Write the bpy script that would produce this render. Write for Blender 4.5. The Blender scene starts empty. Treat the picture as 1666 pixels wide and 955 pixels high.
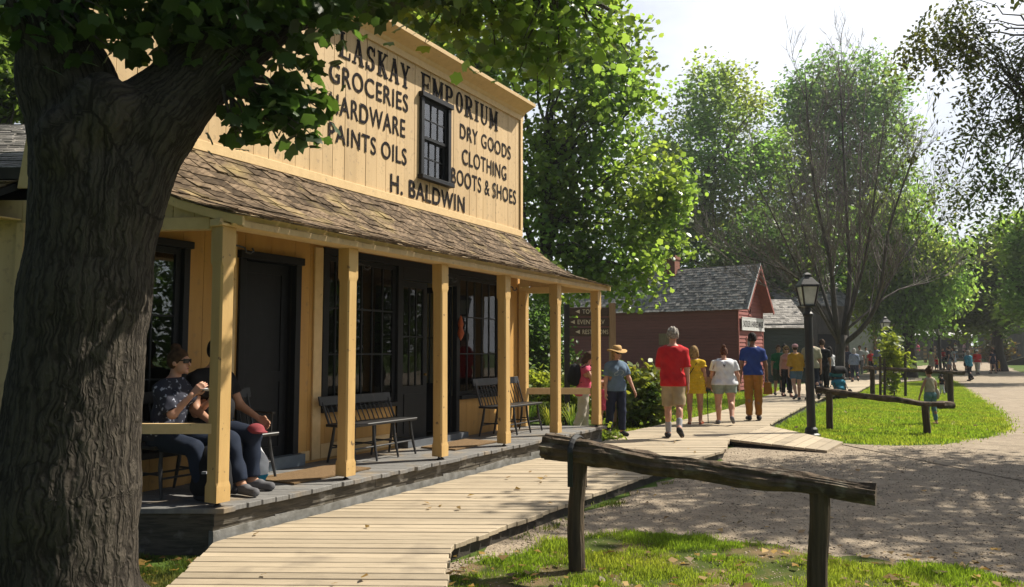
import bpy, bmesh, math, random
import numpy as np
from mathutils import Vector, Matrix, noise
R = math.radians
random.seed(7); RNG = np.random.default_rng(7)
scene = bpy.context.scene
COL = scene.collection

# ------------------------------------------------------------------ camera, world, sun, exposure
CAM_Z, PITCH, FPX = 1.69, R(4.35), 1250.0
cam_d = bpy.data.cameras.new('camera'); cam = bpy.data.objects.new('camera', cam_d); COL.objects.link(cam)
cam.location = (0, 0, CAM_Z); cam.rotation_euler = (R(90) + PITCH, 0, 0)
cam_d.sensor_width = 36; cam_d.lens = 36 * FPX / 1666; cam_d.clip_start = .05; cam_d.clip_end = 2000
scene.camera = cam
SUN_EL, SUN_AZ = R(48), R(66)          # azimuth measured from +Y towards +X
SUN = Vector((math.sin(SUN_AZ) * math.cos(SUN_EL), math.cos(SUN_AZ) * math.cos(SUN_EL), math.sin(SUN_EL)))
world = bpy.data.worlds.new('World'); scene.world = world; world.use_nodes = True
wn, wl = world.node_tree.nodes, world.node_tree.links
bg = wn['Background']; bg.inputs[1].default_value = .06
sky = wn.new('ShaderNodeTexSky'); sky.sky_type = 'NISHITA'; sky.sun_disc = False
sky.sun_elevation = SUN_EL; sky.sun_rotation = SUN_AZ; sky.air_density = 1.0; sky.dust_density = 2.5; sky.ozone_density = 1.0
# thin high cloud over the blue: the veil has its own (procedural) cover
tc = wn.new('ShaderNodeTexCoord'); mp = wn.new('ShaderNodeMapping'); mp.inputs['Scale'].default_value = (1.6, 1.6, 4.5)
nz = wn.new('ShaderNodeTexNoise'); nz.inputs['Scale'].default_value = 1.7; nz.inputs['Detail'].default_value = 6
rp = wn.new('ShaderNodeValToRGB'); rp.color_ramp.elements[0].position = .33; rp.color_ramp.elements[1].position = .62
rp.color_ramp.elements[0].color = (.45, .45, .45, 1); rp.color_ramp.elements[1].color = (.95, .95, .95, 1)
mx = wn.new('ShaderNodeMix'); mx.data_type = 'RGBA'; mx.inputs['B'].default_value = (12.0, 12.4, 13.2, 1)
wl.new(tc.outputs['Generated'], mp.inputs[0]); wl.new(mp.outputs[0], nz.inputs['Vector']); wl.new(nz.outputs['Fac'], rp.inputs[0])
# the veil thickens towards the sun's half of the sky and thins to clear blue behind
dp = wn.new('ShaderNodeVectorMath'); dp.operation = 'DOT_PRODUCT'; dp.inputs[1].default_value = (.55, .835, .25); wl.new(tc.outputs['Generated'], dp.inputs[0])
mr = wn.new('ShaderNodeMapRange'); mr.interpolation_type = 'SMOOTHSTEP'; mr.inputs[1].default_value = -.1; mr.inputs[2].default_value = .75; wl.new(dp.outputs['Value'], mr.inputs[0])
mu = wn.new('ShaderNodeMath'); mu.operation = 'MULTIPLY'; wl.new(rp.outputs[0], mu.inputs[0]); wl.new(mr.outputs[0], mu.inputs[1]); wl.new(mu.outputs[0], mx.inputs['Factor']); wl.new(sky.outputs[0], mx.inputs['A']); wl.new(mx.outputs['Result'], bg.inputs[0])
sun_d = bpy.data.lights.new('sun', 'SUN'); sun_d.energy = 5.0; sun_d.angle = R(.53); sun_d.color = (1, .93, .80)
sun = bpy.data.objects.new('sun', sun_d); COL.objects.link(sun); sun.rotation_euler = SUN.to_track_quat('Z', 'Y').to_euler(); sun.location = (20, 10, 40)
vs = scene.view_settings; vs.view_transform = 'Standard'; vs.look = 'None'; vs.exposure = .72; vs.gamma = 1; vs.use_curve_mapping = False
scene.cycles.use_denoising = True
scene.cycles.max_bounces = 8; scene.cycles.transparent_max_bounces = 12
scene.cycles.sample_clamp_indirect = 6

# ------------------------------------------------------------------ picture -> place helpers
CPX, CPY = 833., 477.5
def ray(x, y):
    a, b = (x - CPX) / FPX, -(y - CPY) / FPX
    return np.array((a, math.cos(PITCH) - b * math.sin(PITCH), math.sin(PITCH) + b * math.cos(PITCH)))
def onz(x, y, z=0.):
    d = ray(x, y); t = (z - CAM_Z) / d[2]; return np.array((d[0] * t, d[1] * t, z))
def aty(x, y, Y):
    d = ray(x, y); t = Y / d[1]; return np.array((d[0] * t, Y, CAM_Z + d[2] * t))

# ------------------------------------------------------------------ mesh helpers
class MB:
    def __init__(s): s.v, s.f = [], []
    def add(s, v, f):
        o = len(s.v); s.v.extend([tuple(map(float, p)) for p in v]); s.f.extend([tuple(i + o for i in q) for q in f]); return s
    def hexa(s, p):   # 4 bottom (ccw) + 4 top
        return s.add(p, [(3, 2, 1, 0), (4, 5, 6, 7), (0, 1, 5, 4), (1, 2, 6, 5), (2, 3, 7, 6), (3, 0, 4, 7)])
    def box(s, x0, x1, y0, y1, z0, z1, fr=None):
        p = [(x0, y0, z0), (x1, y0, z0), (x1, y1, z0), (x0, y1, z0), (x0, y0, z1), (x1, y0, z1), (x1, y1, z1), (x0, y1, z1)]
        if fr: p = [fr(*q) for q in p]
        return s.hexa(p)
    def bar(s, a, b, w, h, up=(0, 0, 1)):
        a, b = Vector(a), Vector(b); d = (b - a).normalized(); up = Vector(up)
        if abs(d.dot(up)) > .98: up = Vector((0, 1, 0))
        x = d.cross(up).normalized() * w / 2; y = x.cross(d).normalized() * h / 2
        return s.hexa([a - x - y, a + x - y, a + x + y, a - x + y, b - x - y, b + x - y, b + x + y, b - x + y])
    def tube(s, path, rad, n=8, caps=True, jit=0, flat=1.0):
        v, f = tube_np([np.asarray(p, float) for p in path], rad, n, caps, jit, flat); return s.add(v, f)
    def prism(s, poly, fr, n0, n1):   # poly in (u,z) of a frame, extruded n0..n1
        k = len(poly); v = [fr(u, n0, z) for u, z in poly] + [fr(u, n1, z) for u, z in poly]
        return s.add(v, [tuple(range(k))[::-1], tuple(range(k, 2 * k))] + [(i, (i + 1) % k, k + (i + 1) % k, k + i) for i in range(k)])
    def lathe(s, prof, c=(0, 0, 0), n=16, start=0., sq=1.):
        v, f = [], []
        for r, z in prof:
            for i in range(n):
                a = start + 2 * math.pi * i / n; v.append((c[0] + r * math.cos(a), c[1] + r * math.sin(a), c[2] + z))
        for j in range(len(prof) - 1):
            for i in range(n): f.append((j * n + i, j * n + (i + 1) % n, (j + 1) * n + (i + 1) % n, (j + 1) * n + i))
        f.append(tuple(range(n))[::-1]); f.append(tuple((len(prof) - 1) * n + i for i in range(n)))
        return s.add(v, f)
    def mesh(s, name):
        me = bpy.data.meshes.new(name); me.from_pydata(s.v, [], s.f); me.update(); return me

def tube_np(path, rad, n=8, caps=True, jit=0, flat=1.0):
    m = len(path); rad = [rad] * m if np.isscalar(rad) else rad
    v, f = [], []; prev = None
    for i in range(m):
        d = path[min(i + 1, m - 1)] - path[max(i - 1, 0)]; d = d / (np.linalg.norm(d) + 1e-9)
        if prev is None: ref = np.array((0, 0, 1.)) if abs(d[2]) < .9 else np.array((0, 1., 0)); x = np.cross(d, ref)
        else: x = prev - d * prev.dot(d)
        x = x / (np.linalg.norm(x) + 1e-9); y = np.cross(d, x); prev = x
        for k in range(n):
            a = 2 * math.pi * k / n; r = rad[i] * (1 + (jit * (random.random() - .5) if jit else 0))
            v.append(path[i] + x * math.cos(a) * r + y * math.sin(a) * r * flat)
    for i in range(m - 1):
        for k in range(n): f.append((i * n + k, i * n + (k + 1) % n, (i + 1) * n + (k + 1) % n, (i + 1) * n + k))
    if caps: f.append(tuple(range(n))[::-1]); f.append(tuple((m - 1) * n + k for k in range(n)))
    return v, f

def mesh_np(name, v, f):
    v = np.asarray(v, np.float32); f = np.asarray(f, np.int32); me = bpy.data.meshes.new(name)
    me.vertices.add(len(v)); me.vertices.foreach_set('co', v.ravel())
    me.loops.add(f.size); me.loops.foreach_set('vertex_index', f.ravel())
    me.polygons.add(len(f)); me.polygons.foreach_set('loop_start', np.arange(0, f.size, f.shape[1], dtype=np.int32))
    me.update(calc_edges=True); return me
def smooth(me):
    me.polygons.foreach_set('use_smooth', np.ones(len(me.polygons), bool)); me.update()

def tag(o, label=None, cat=None, group=None, kind=None):
    if label: o['label'] = label
    if cat: o['category'] = cat
    if group: o['group'] = group
    if kind: o['kind'] = kind
    return o
def thing(name, label, cat, loc=(0, 0, 0), rotz=0., group=None):
    o = bpy.data.objects.new(name, None); COL.objects.link(o); o.empty_display_size = .1
    o.location = loc; o.rotation_euler = (0, 0, rotz); return tag(o, label, cat, group)
def obj(name, geo, m, parent=None, sm=False, local=False):
    """one mesh object; geometry is in place coordinates unless local"""
    me = geo.mesh(name) if isinstance(geo, MB) else geo
    if m: me.materials.append(m)
    if sm: smooth(me)
    o = bpy.data.objects.new(name, me); COL.objects.link(o)
    if parent is not None:
        o.parent = parent
        if parent.type == 'EMPTY' and not local: o.matrix_parent_inverse = Matrix.Translation(-Vector(parent.location))
    return o
def struct(name, geo, m): return tag(obj(name, geo, m), kind='structure')
def stuff(name, geo, m, label=None, cat=None): return tag(obj(name, geo, m), label, cat, kind='stuff')
def dup(root, loc, rotz=0., label=None):
    r = root.copy(); COL.objects.link(r); r.location = loc; r.rotation_euler = (0, 0, rotz)
    if label: r['label'] = label
    for ch in list(root.children):
        c = ch.copy(); COL.objects.link(c); c.parent = r
        for g in list(ch.children):
            d = g.copy(); COL.objects.link(d); d.parent = c
    return r
def bevel(o, w=.006, seg=1):
    b = o.modifiers.new('bevel', 'BEVEL'); b.width = w; b.segments = seg; b.limit_method = 'ANGLE'; return o

# ------------------------------------------------------------------ materials
def N(nt, t, **k):
    n = nt.nodes.new(t)
    for a, b in k.items(): setattr(n, a, b)
    return n
def pbr(name, c1, c2=None, rough=.7, scale=6., stretch=(1, 1, 1), bump=.0, bscale=None, isl=.0, metal=0., spec=.4, detail=6, lo=.35, hi=.65, c3=None, s3=1.2, lo3=.5, hi3=.7, bdist=.01, attr=None):
    m = bpy.data.materials.new(name); m.use_nodes = True; nt = m.node_tree; L = nt.links.new
    p = nt.nodes['Principled BSDF']; p.inputs['Roughness'].default_value = rough; p.inputs['Metallic'].default_value = metal
    p.inputs['Specular IOR Level'].default_value = spec
    t = N(nt, 'ShaderNodeTexCoord'); mp = N(nt, 'ShaderNodeMapping'); mp.inputs['Scale'].default_value = stretch
    L(t.outputs['Object'], mp.inputs[0])
    nz = N(nt, 'ShaderNodeTexNoise'); nz.inputs['Scale'].default_value = scale; nz.inputs['Detail'].default_value = detail; L(mp.outputs[0], nz.inputs['Vector'])
    r = N(nt, 'ShaderNodeMapRange'); r.inputs[1].default_value = lo; r.inputs[2].default_value = hi; L(nz.outputs['Fac'], r.inputs[0])
    mix = N(nt, 'ShaderNodeMix', data_type='RGBA'); mix.inputs['A'].default_value = (*c1, 1); mix.inputs['B'].default_value = (*(c2 or [x * .75 for x in c1]), 1)
    L(r.outputs[0], mix.inputs['Factor']); out = mix.outputs['Result']
    if c3:
        n3 = N(nt, 'ShaderNodeTexNoise'); n3.inputs['Scale'].default_value = s3; n3.inputs['Detail'].default_value = 8; L(t.outputs['Object'], n3.inputs['Vector'])
        r3 = N(nt, 'ShaderNodeMapRange'); r3.inputs[1].default_value = lo3; r3.inputs[2].default_value = hi3; L(n3.outputs['Fac'], r3.inputs[0])
        m3 = N(nt, 'ShaderNodeMix', data_type='RGBA'); L(r3.outputs[0], m3.inputs['Factor']); L(out, m3.inputs['A']); m3.inputs['B'].default_value = (*c3, 1); out = m3.outputs['Result']
    if isl:
        g = N(nt, 'ShaderNodeNewGeometry'); h = N(nt, 'ShaderNodeHueSaturation')
        r2 = N(nt, 'ShaderNodeMapRange'); r2.inputs[3].default_value = 1 - isl; r2.inputs[4].default_value = 1 + isl
        L(g.outputs['Random Per Island'], r2.inputs[0]); L(r2.outputs[0], h.inputs['Value']); L(out, h.inputs['Color']); out = h.outputs['Color']
    L(out, p.inputs['Base Color'])
    if bump:
        b = N(nt, 'ShaderNodeBump'); b.inputs['Strength'].default_value = bump; b.inputs['Distance'].default_value = bdist
        n2 = N(nt, 'ShaderNodeTexNoise'); n2.inputs['Scale'].default_value = bscale or scale * 3; n2.inputs['Detail'].default_value = 8; L(mp.outputs[0], n2.inputs['Vector'])
        L(n2.outputs['Fac'], b.inputs['Height']); L(b.outputs[0], p.inputs['Normal'])
    return m
def leafmat(name, c, t, isl=.35, tr=.45, c2=None, rough=.45, spec=.35, scale=.35):
    m = bpy.data.materials.new(name); m.use_nodes = True; nt = m.node_tree; L = nt.links.new
    p = nt.nodes['Principled BSDF']; p.inputs['Roughness'].default_value = rough; p.inputs['Specular IOR Level'].default_value = spec
    g = N(nt, 'ShaderNodeNewGeometry'); r = N(nt, 'ShaderNodeMapRange'); r.inputs[3].default_value = 1 - isl; r.inputs[4].default_value = 1 + isl
    L(g.outputs['Random Per Island'], r.inputs[0])
    tcx = N(nt, 'ShaderNodeTexCoord'); nz = N(nt, 'ShaderNodeTexNoise'); nz.inputs['Scale'].default_value = scale; nz.inputs['Detail'].default_value = 3; L(tcx.outputs['Object'], nz.inputs['Vector'])
    rr = N(nt, 'ShaderNodeMapRange'); rr.inputs[1].default_value = .42; rr.inputs[2].default_value = .66; L(nz.outputs['Fac'], rr.inputs[0])
    def chain(a, b):
        mixc = N(nt, 'ShaderNodeMix', data_type='RGBA'); mixc.inputs['A'].default_value = (*a, 1); mixc.inputs['B'].default_value = (*b, 1); L(rr.outputs[0], mixc.inputs['Factor'])
        h = N(nt, 'ShaderNodeHueSaturation'); L(r.outputs[0], h.inputs['Value']); L(mixc.outputs['Result'], h.inputs['Color']); return h.outputs['Color']
    c2 = c2 or (c[0] * 1.5, c[1] * 1.25, c[2] * .9)
    k = [t[i] / c[i] for i in range(3)]
    L(chain(c, c2), p.inputs['Base Color'])
    tb = N(nt, 'ShaderNodeBsdfTranslucent'); L(chain(t, [c2[i] * k[i] for i in range(3)]), tb.inputs['Color'])
    ms = N(nt, 'ShaderNodeMixShader'); ms.inputs[0].default_value = tr
    L(p.outputs[0], ms.inputs[1]); L(tb.outputs[0], ms.inputs[2]); L(ms.outputs[0], nt.nodes['Material Output'].inputs[0]); return m
def glassmat(name='window_glass', tint=(.9, .95, .95), ior=1.5):
    m = bpy.data.materials.new(name); m.use_nodes = True; nt = m.node_tree; L = nt.links.new
    nt.nodes.remove(nt.nodes['Principled BSDF'])
    tr = N(nt, 'ShaderNodeBsdfTransparent'); tr.inputs[0].default_value = (*tint, 1); gl = N(nt, 'ShaderNodeBsdfGlossy'); gl.inputs['Roughness'].default_value = .01
    nz = N(nt, 'ShaderNodeTexNoise'); nz.inputs['Scale'].default_value = 2.5; bp = N(nt, 'ShaderNodeBump'); bp.inputs['Strength'].default_value = .06; bp.inputs['Distance'].default_value = .01
    tcx = N(nt, 'ShaderNodeTexCoord'); L(tcx.outputs['Object'], nz.inputs['Vector']); L(nz.outputs['Fac'], bp.inputs['Height']); L(bp.outputs[0], gl.inputs['Normal'])
    fr = N(nt, 'ShaderNodeFresnel'); fr.inputs[0].default_value = ior; ms = N(nt, 'ShaderNodeMixShader')
    L(fr.outputs[0], ms.inputs[0]); L(tr.outputs[0], ms.inputs[1]); L(gl.outputs[0], ms.inputs[2]); L(ms.outputs[0], nt.nodes['Material Output'].inputs[0]); return m
M = {}
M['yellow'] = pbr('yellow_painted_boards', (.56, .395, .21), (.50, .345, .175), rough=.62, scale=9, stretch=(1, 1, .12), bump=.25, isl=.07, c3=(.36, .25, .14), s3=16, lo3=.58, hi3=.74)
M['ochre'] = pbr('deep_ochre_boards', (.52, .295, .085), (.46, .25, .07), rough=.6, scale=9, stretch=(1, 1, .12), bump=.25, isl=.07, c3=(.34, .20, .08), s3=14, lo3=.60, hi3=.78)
M['yellow_trim'] = pbr('pale_yellow_trim', (.66, .47, .24), (.60, .42, .21), rough=.6, scale=12, bump=.2, isl=.05, c3=(.30, .22, .14), s3=18, lo3=.66, hi3=.76)
M['post'] = pbr('worn_yellow_post', (.55, .36, .14), (.49, .31, .115), rough=.55, scale=10, stretch=(1, 1, .2), bump=.25, c3=(.17, .11, .06), s3=15, lo3=.655, hi3=.71)
M['dark'] = pbr('charcoal_paint', (.011, .012, .015), (.008, .009, .011), spec=.25, rough=.5, scale=10, bump=.15)
M['letter'] = pbr('black_sign_paint', (.014, .013, .016), (.15, .105, .065), rough=.95, spec=.1, scale=42, lo=.54, hi=.78)
M['glass'] = glassmat(); M['glass_old'] = glassmat('upper_window_glass', ior=2.4)
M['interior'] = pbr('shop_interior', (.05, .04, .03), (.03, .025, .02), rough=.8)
M['shingle'] = pbr('old_cedar_shingle', (.165, .12, .08), (.08, .057, .038), rough=.9, scale=5, stretch=(8, 1, 1), bump=.35, isl=.5, spec=.12, c3=(.25, .19, .09), s3=2.2, lo3=.54, hi3=.74)
M['shingle_grey'] = pbr('grey_weathered_shingle', (.30, .28, .25), (.17, .155, .14), rough=.85, scale=5, stretch=(8, 1, 1), bump=.4, isl=.5)
M['deck'] = pbr('porch_boards', (.20, .195, .185), (.14, .135, .13), rough=.75, scale=8, stretch=(2, 8, 1), bump=.3, isl=.14, c3=(.24, .19, .13), s3=3)
M['skirt'] = pbr('weathered_skirt_board', (.105, .09, .066), (.05, .044, .034), rough=.85, scale=6, stretch=(1, 1, 9), bump=.6, isl=.2, c3=(.19, .175, .15), s3=5, lo3=.56, hi3=.66)
M['walk'] = pbr('boardwalk_planks', (.41, .335, .235), (.32, .26, .18), rough=.8, scale=6, stretch=(.6, 9, 1), bump=.3, isl=.19, c3=(.24, .195, .14), s3=2.2, lo3=.56, hi3=.74)
M['walk_side'] = pbr('dark_joist', (.05, .042, .032), (.028, .024, .018), rough=.9, scale=8, bump=.5)
M['log'] = pbr('weathered_log', (.135, .092, .056), (.042, .029, .018), rough=.92, scale=7, stretch=(1, 1, 1), bump=.9, bscale=22, c3=(.17, .145, .105), s3=9, lo3=.56, hi3=.72, bdist=.02)
M['logpost'] = pbr('rail_post_wood', (.11, .076, .044), (.045, .032, .02), rough=.9, scale=5, stretch=(6, 6, .5), bump=.8, bscale=14, bdist=.02)
M['iron'] = pbr('black_iron', (.012, .012, .013), (.02, .019, .018), rough=.45, metal=.2, spec=.5)
M['bench'] = pbr('dark_bench_paint', (.035, .034, .036), (.02, .02, .02), rough=.4, scale=8, c3=(.07, .06, .05), s3=6, lo3=.6)
M['red'] = pbr('barn_red_clapboard', (.285, .092, .077), (.235, .074, .062), rough=.75, scale=5, stretch=(.4, .4, 6), bump=.2, isl=.1)
M['redtrim'] = pbr('red_trim', (.26, .075, .055), (.2, .06, .05), rough=.7, scale=8)
M['green_wall'] = pbr('dark_green_boards', (.045, .06, .052), (.03, .042, .037), rough=.8, scale=6, stretch=(.4, .4, 5), bump=.2, isl=.15)
M['barn'] = pbr('grey_barn_boards', (.15, .135, .115), (.08, .07, .06), rough=.9, scale=5, stretch=(5, 5, .4), bump=.4, isl=.3)
M['white'] = pbr('white_wall_paint', (.62, .62, .6), (.5, .5, .48), rough=.7, scale=4, isl=.05)
M['sign_white'] = pbr('white_sign_board', (.62, .63, .62), (.5, .5, .5), rough=.6, scale=14)
M['brick'] = pbr('chimney_brick', (.26, .10, .06), (.16, .07, .05), rough=.9, scale=14, bump=.4)
M['wood_new'] = pbr('tan_wood', (.33, .22, .12), (.26, .17, .09), rough=.8, scale=6, stretch=(4, 4, .5), bump=.3)
M['mat'] = pbr('coir_mat', (.20, .125, .06), (.13, .08, .035), rough=1, scale=60, bump=.6)
# ------------------------------------------------------------------ ground, gravel, grass, boardwalk
def fbm(x, y, s, o=0.): return noise.fractal((x * s + o, y * s - o, o * .37), .9, 2.1, 4)
def inpoly(px, py, poly):
    ins = np.zeros(len(px), bool); j = len(poly) - 1
    for i in range(len(poly)):
        xi, yi = poly[i]; xj, yj = poly[j]
        c = ((yi > py) != (yj > py)) & (px < (xj - xi) * (py - yi) / (yj - yi + 1e-12) + xi); ins ^= c; j = i
    return ins
def wobble(poly, step=.22, amp=.08, sc=1.3):
    out = []
    for i in range(len(poly)):
        a, b = np.array(poly[i]), np.array(poly[(i + 1) % len(poly)]); d = b - a; n = max(1, int(np.linalg.norm(d) / step)); n = min(n, 160)
        nn = np.array((-d[1], d[0])) / (np.linalg.norm(d) + 1e-9)
        for k in range(n):
            p = a + d * k / n; w = amp * (fbm(p[0], p[1], sc, 3.1) + .6 * fbm(p[0], p[1], sc * 4, 1.7)); out.append(tuple(p + nn * w))
    return out
def sheet(name, poly, z, m):
    bm = bmesh.new(); bm.faces.new([bm.verts.new((x, y, 0)) for x, y in poly]); ymax = max(p[1] for p in poly)
    for c in CUTS:
        if c < ymax: bmesh.ops.bisect_plane(bm, geom=bm.verts[:] + bm.edges[:] + bm.faces[:], plane_co=(0, c, 0), plane_no=(0, 1, 0))
    for v in bm.verts: v.co.z = gz(v.co.y) + z
    me = bpy.data.meshes.new(name); bm.to_mesh(me); bm.free(); return struct(name, me, m)
def gz(y):
    '''the ground climbs gently beyond 44 m'''
    t = max(0., y - 42.); return min(.032 * t * t / (t + 4.), 1.35)
def ong(x, y, lift=0.):
    d = ray(x, y); Y = 4.
    while Y < 140:
        z = CAM_Z + d[2] / d[1] * Y
        if z <= gz(Y) + lift: break
        Y += .03
    return np.array((d[0] / d[1] * Y, Y, gz(Y) + lift))
G = lambda x, y: tuple(ong(x, y)[:2])
CUTS = [42, 43, 44, 45, 46, 48, 50, 53, 56, 60, 65, 70, 76, 82, 86, 90]
M['earth'] = pbr('grassy_earth', (.075, .12, .022), (.055, .09, .018), rough=1, scale=3.5, bump=.5, bscale=40, spec=.1, c3=(.10, .10, .04), s3=.7, lo3=.55, hi3=.72, bdist=.03)
M['turf'] = pbr('patchy_turf', (.06, .08, .02), (.17, .122, .068), rough=1, spec=.05, scale=2.2, bump=.6, bscale=60, lo=.45, hi=.62, bdist=.02)
def gravelmat():
    m = pbr('pale_gravel', (.345, .278, .20), (.26, .205, .145), rough=.95, scale=2.2, bump=.0, c3=(.20, .16, .115), s3=.8, lo3=.55, hi3=.8, detail=10)
    nt = m.node_tree; L = nt.links.new; p = nt.nodes['Principled BSDF']; t = N(nt, 'ShaderNodeTexCoord')
    v = N(nt, 'ShaderNodeTexVoronoi'); v.inputs['Scale'].default_value = 38; L(t.outputs['Object'], v.inputs['Vector'])
    nz = N(nt, 'ShaderNodeTexNoise'); nz.inputs['Scale'].default_value = 9; nz.inputs['Detail'].default_value = 12; nz.inputs['Roughness'].default_value = .75; L(t.outputs['Object'], nz.inputs['Vector'])
    ad = N(nt, 'ShaderNodeMath', operation='MULTIPLY_ADD'); L(nz.outputs['Fac'], ad.inputs[0]); ad.inputs[1].default_value = 1.6; L(v.outputs['Distance'], ad.inputs[2])
    b = N(nt, 'ShaderNodeBump'); b.inputs['Strength'].default_value = .6; b.inputs['Distance'].default_value = .022; L(ad.outputs[0], b.inputs['Height']); L(b.outputs[0], p.inputs['Normal'])
    src = p.inputs['Base Color'].links[0].from_socket
    rr = N(nt, 'ShaderNodeMapRange'); rr.inputs[1].default_value = .35; rr.inputs[2].default_value = .7; rr.inputs[3].default_value = .72; rr.inputs[4].default_value = 1.22; L(nz.outputs['Fac'], rr.inputs[0])
    h = N(nt, 'ShaderNodeHueSaturation'); L(rr.outputs[0], h.inputs['Value']); L(src, h.inputs['Color']); L(h.outputs['Color'], p.inputs['Base Color']); return m
M['gravel'] = gravelmat()
sheet('ground', [(-300, -60), (300, -60), (300, 500), (-300, 500)], 0, M['earth'])
lawn_edge = [G(1262, 700), G(1330, 714), G(1372, 722), G(1450, 725), G(1530, 723), G(1605, 712), G(1640, 700), G(1636, 684), G(1618, 666), G(1585, 645), G(1560, 628), G(1545, 612), G(1520, 606), G(1492, 603), G(1490, 596), G(1530, 592)]
gravel_poly = [(-.62, 4.3), (-.62, 6.2), (1.7, 9.9), (3.2, 12.2), G(1190, 725)] + lawn_edge + [G(1560, 588), G(1625, 589), G(1638, 595), G(1652, 603), G(1690, 612), (60, 46), (40, 20), (16, 4.3)]
gp = wobble(gravel_poly, .25, .2); sheet('gravel_path', gp, .004, M['gravel'])
fg = [G(742, 928), G(800, 915), G(860, 893), G(905, 880), G(1000, 872), G(1090, 868), G(1180, 880), G(1260, 890), G(1330, 905), G(1420, 912), G(1520, 925), G(1610, 940), G(1700, 958), (4.6, 4.2), (-.62, 4.2), (-.6, 5.5)]
fgp = wobble(fg, .12, .10, 2.2); sheet('lawn', fgp, .008, M['turf'])

# boardwalk: planks laid crosswise, clipped between two edges
BZ = .14
B = lambda x, y: tuple(onz(x, y, BZ)[:2])
th = math.atan(713 / 1250 * math.cos(PITCH)); UD = np.array((-math.sin(th), -math.cos(th))); UN = np.array((math.cos(th), -math.sin(th))); W0 = np.array((.153, 13.65))
def S(u, n, z): p = W0 + u * UD + n * UN; return (p[0], p[1], z)     # the store's own frame: along the front, outwards, up
def E_(u, n, z): return S(u - .571 * n, n, z)                        # same, with ends running square to the picture
pf = lambda u: S(u, 1.31, 0)[:2]
left = [B(255, 970), B(270, 955), B(345, 884), pf(7.4), pf(-.7), (1.75, 14.3), (2.1, 14.9), (4.2, 18.2), (6.4, 22), (9.3, 28), (13, 36), (20, 46), (30, 60)]
right = [B(723, 970), B(725, 955), B(738, 886), B(820, 856), B(940, 812), B(1070, 766), B(1180, 731), B(1186, 714), B(1248, 692), B(1300, 664), B(1340, 646), (13.9, 31), (18.8, 40), (28.5, 55), (32, 60)]
interp = lambda L_, y: float(np.interp(y, [p[1] for p in L_], [p[0] for p in L_]))
bw = MB(); y = 4.85; k = 0
while y < 58:
    w = .138 if y < 22 else (.28 if y < 36 else .6)
    sl = -.022
    a0, a1 = interp(left, y), interp(left, y + w); b0, b1 = interp(right, y), interp(right, y + w)
    j0, j1 = random.uniform(-.012, .012), random.uniform(-.025, .012); z1 = BZ + random.uniform(-.003, .003); g = .0075 if y < 22 else .008
    dz = random.uniform(-.003, .003); z1 += gz(y + w / 2)
    P = [(a0 + j0, y + g), (b0 + j1, y + g), (b1 + j1, y + w - g), (a1 + j0, y + w - g)]
    cx = (a0 + b0) / 2; P = [(px, py + sl * (px - cx)) for px, py in P]
    zz = [z1, z1 + dz, z1 + dz, z1]
    bw.hexa([(px, py, q - .042) for (px, py), q in zip(P, zz)] + [(px, py, q) for (px, py), q in zip(P, zz)])
    y += w; k += 1
o_walk = struct('boardwalk', bw, M['walk']); bevel(o_walk, .004)
js = MB()
for L_, off in ((right, -.07), (left, .07)):
    for a, b in zip(L_[:-1], L_[1:]):
        if b[1] > 43: break
        js.bar((a[0] + off, a[1], .048), (b[0] + off, b[1], .048), .05, .094)
struct('boardwalk_joist', js, M['walk_side'])
fx_ = lambda x, Y: (x - 833) / 1250 * Y
def ramp(label, p, n, z0, z1, grp):
    """planked ramp: p = two corners at its high end, two at its low end"""
    mb = MB(); a, b, c, d = [np.array(q) for q in p]
    for i in range(n):
        t0, t1 = (i + .03) / n, (i + .97) / n
        q = [a + (d - a) * t0, b + (c - b) * t0, b + (c - b) * t1, a + (d - a) * t1]; zz = [z0 + (z1 - z0) * t for t in (t0, t0, t1, t1)]
        mb.hexa([(x[0], x[1], z - .04) for x, z in zip(q, zz)] + [(x[0], x[1], z) for x, z in zip(q, zz)])
    sks = []
    for s, e in ((a, d), (b, c)): 
        sk = MB(); sks.append(sk)
        m = (a + b + c + d) / 4; s2, e2 = s + (m - s) * .06, e + (m - e) * .06
        sk.hexa([(s2[0], s2[1], .0), (e2[0], e2[1], .0), (e2[0] + .04, e2[1] + .03, .0), (s2[0] + .04, s2[1] + .03, .0), (s2[0], s2[1], z0 - .043), (e2[0], e2[1], max(.005, z1 - .043)), (e2[0] + .04, e2[1] + .03, max(.005, z1 - .043)), (s2[0] + .04, s2[1] + .03, z0 - .043)])
    t = thing('wooden_ramp', label, 'ramp', (*((a + b + c + d) / 4), 0), group=grp)
    obj('planking', mb, M['walk'], t); [obj('stringer', q, M['walk_side'], t) for q in sks]; return t
ramp('short pale plank ramp dropping from the boardwalk onto the gravel beside the near lamp', [B(1187, 714), B(1250, 692), onz(1372, 719, .045)[:2], onz(1346, 733, .045)[:2]], 9, .136, .045, 'plank ramps')
ramp('narrow plank crossing on the lawn behind the leafy sapling', [onz(1400, 626, .1)[:2], onz(1412, 612, .1)[:2], onz(1500, 609, .1)[:2], onz(1500, 618, .1)[:2]], 14, .10, .10, 'plank ramps')
ramp('grey plank ramp climbing to the old board barn at the far right', [(fx_(1692, 64), 64.), (fx_(1692, 67), 67.), (fx_(1622, 67), 67.), (fx_(1618, 64), 64.)], 14, 1.66, .70, 'plank ramps')

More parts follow.
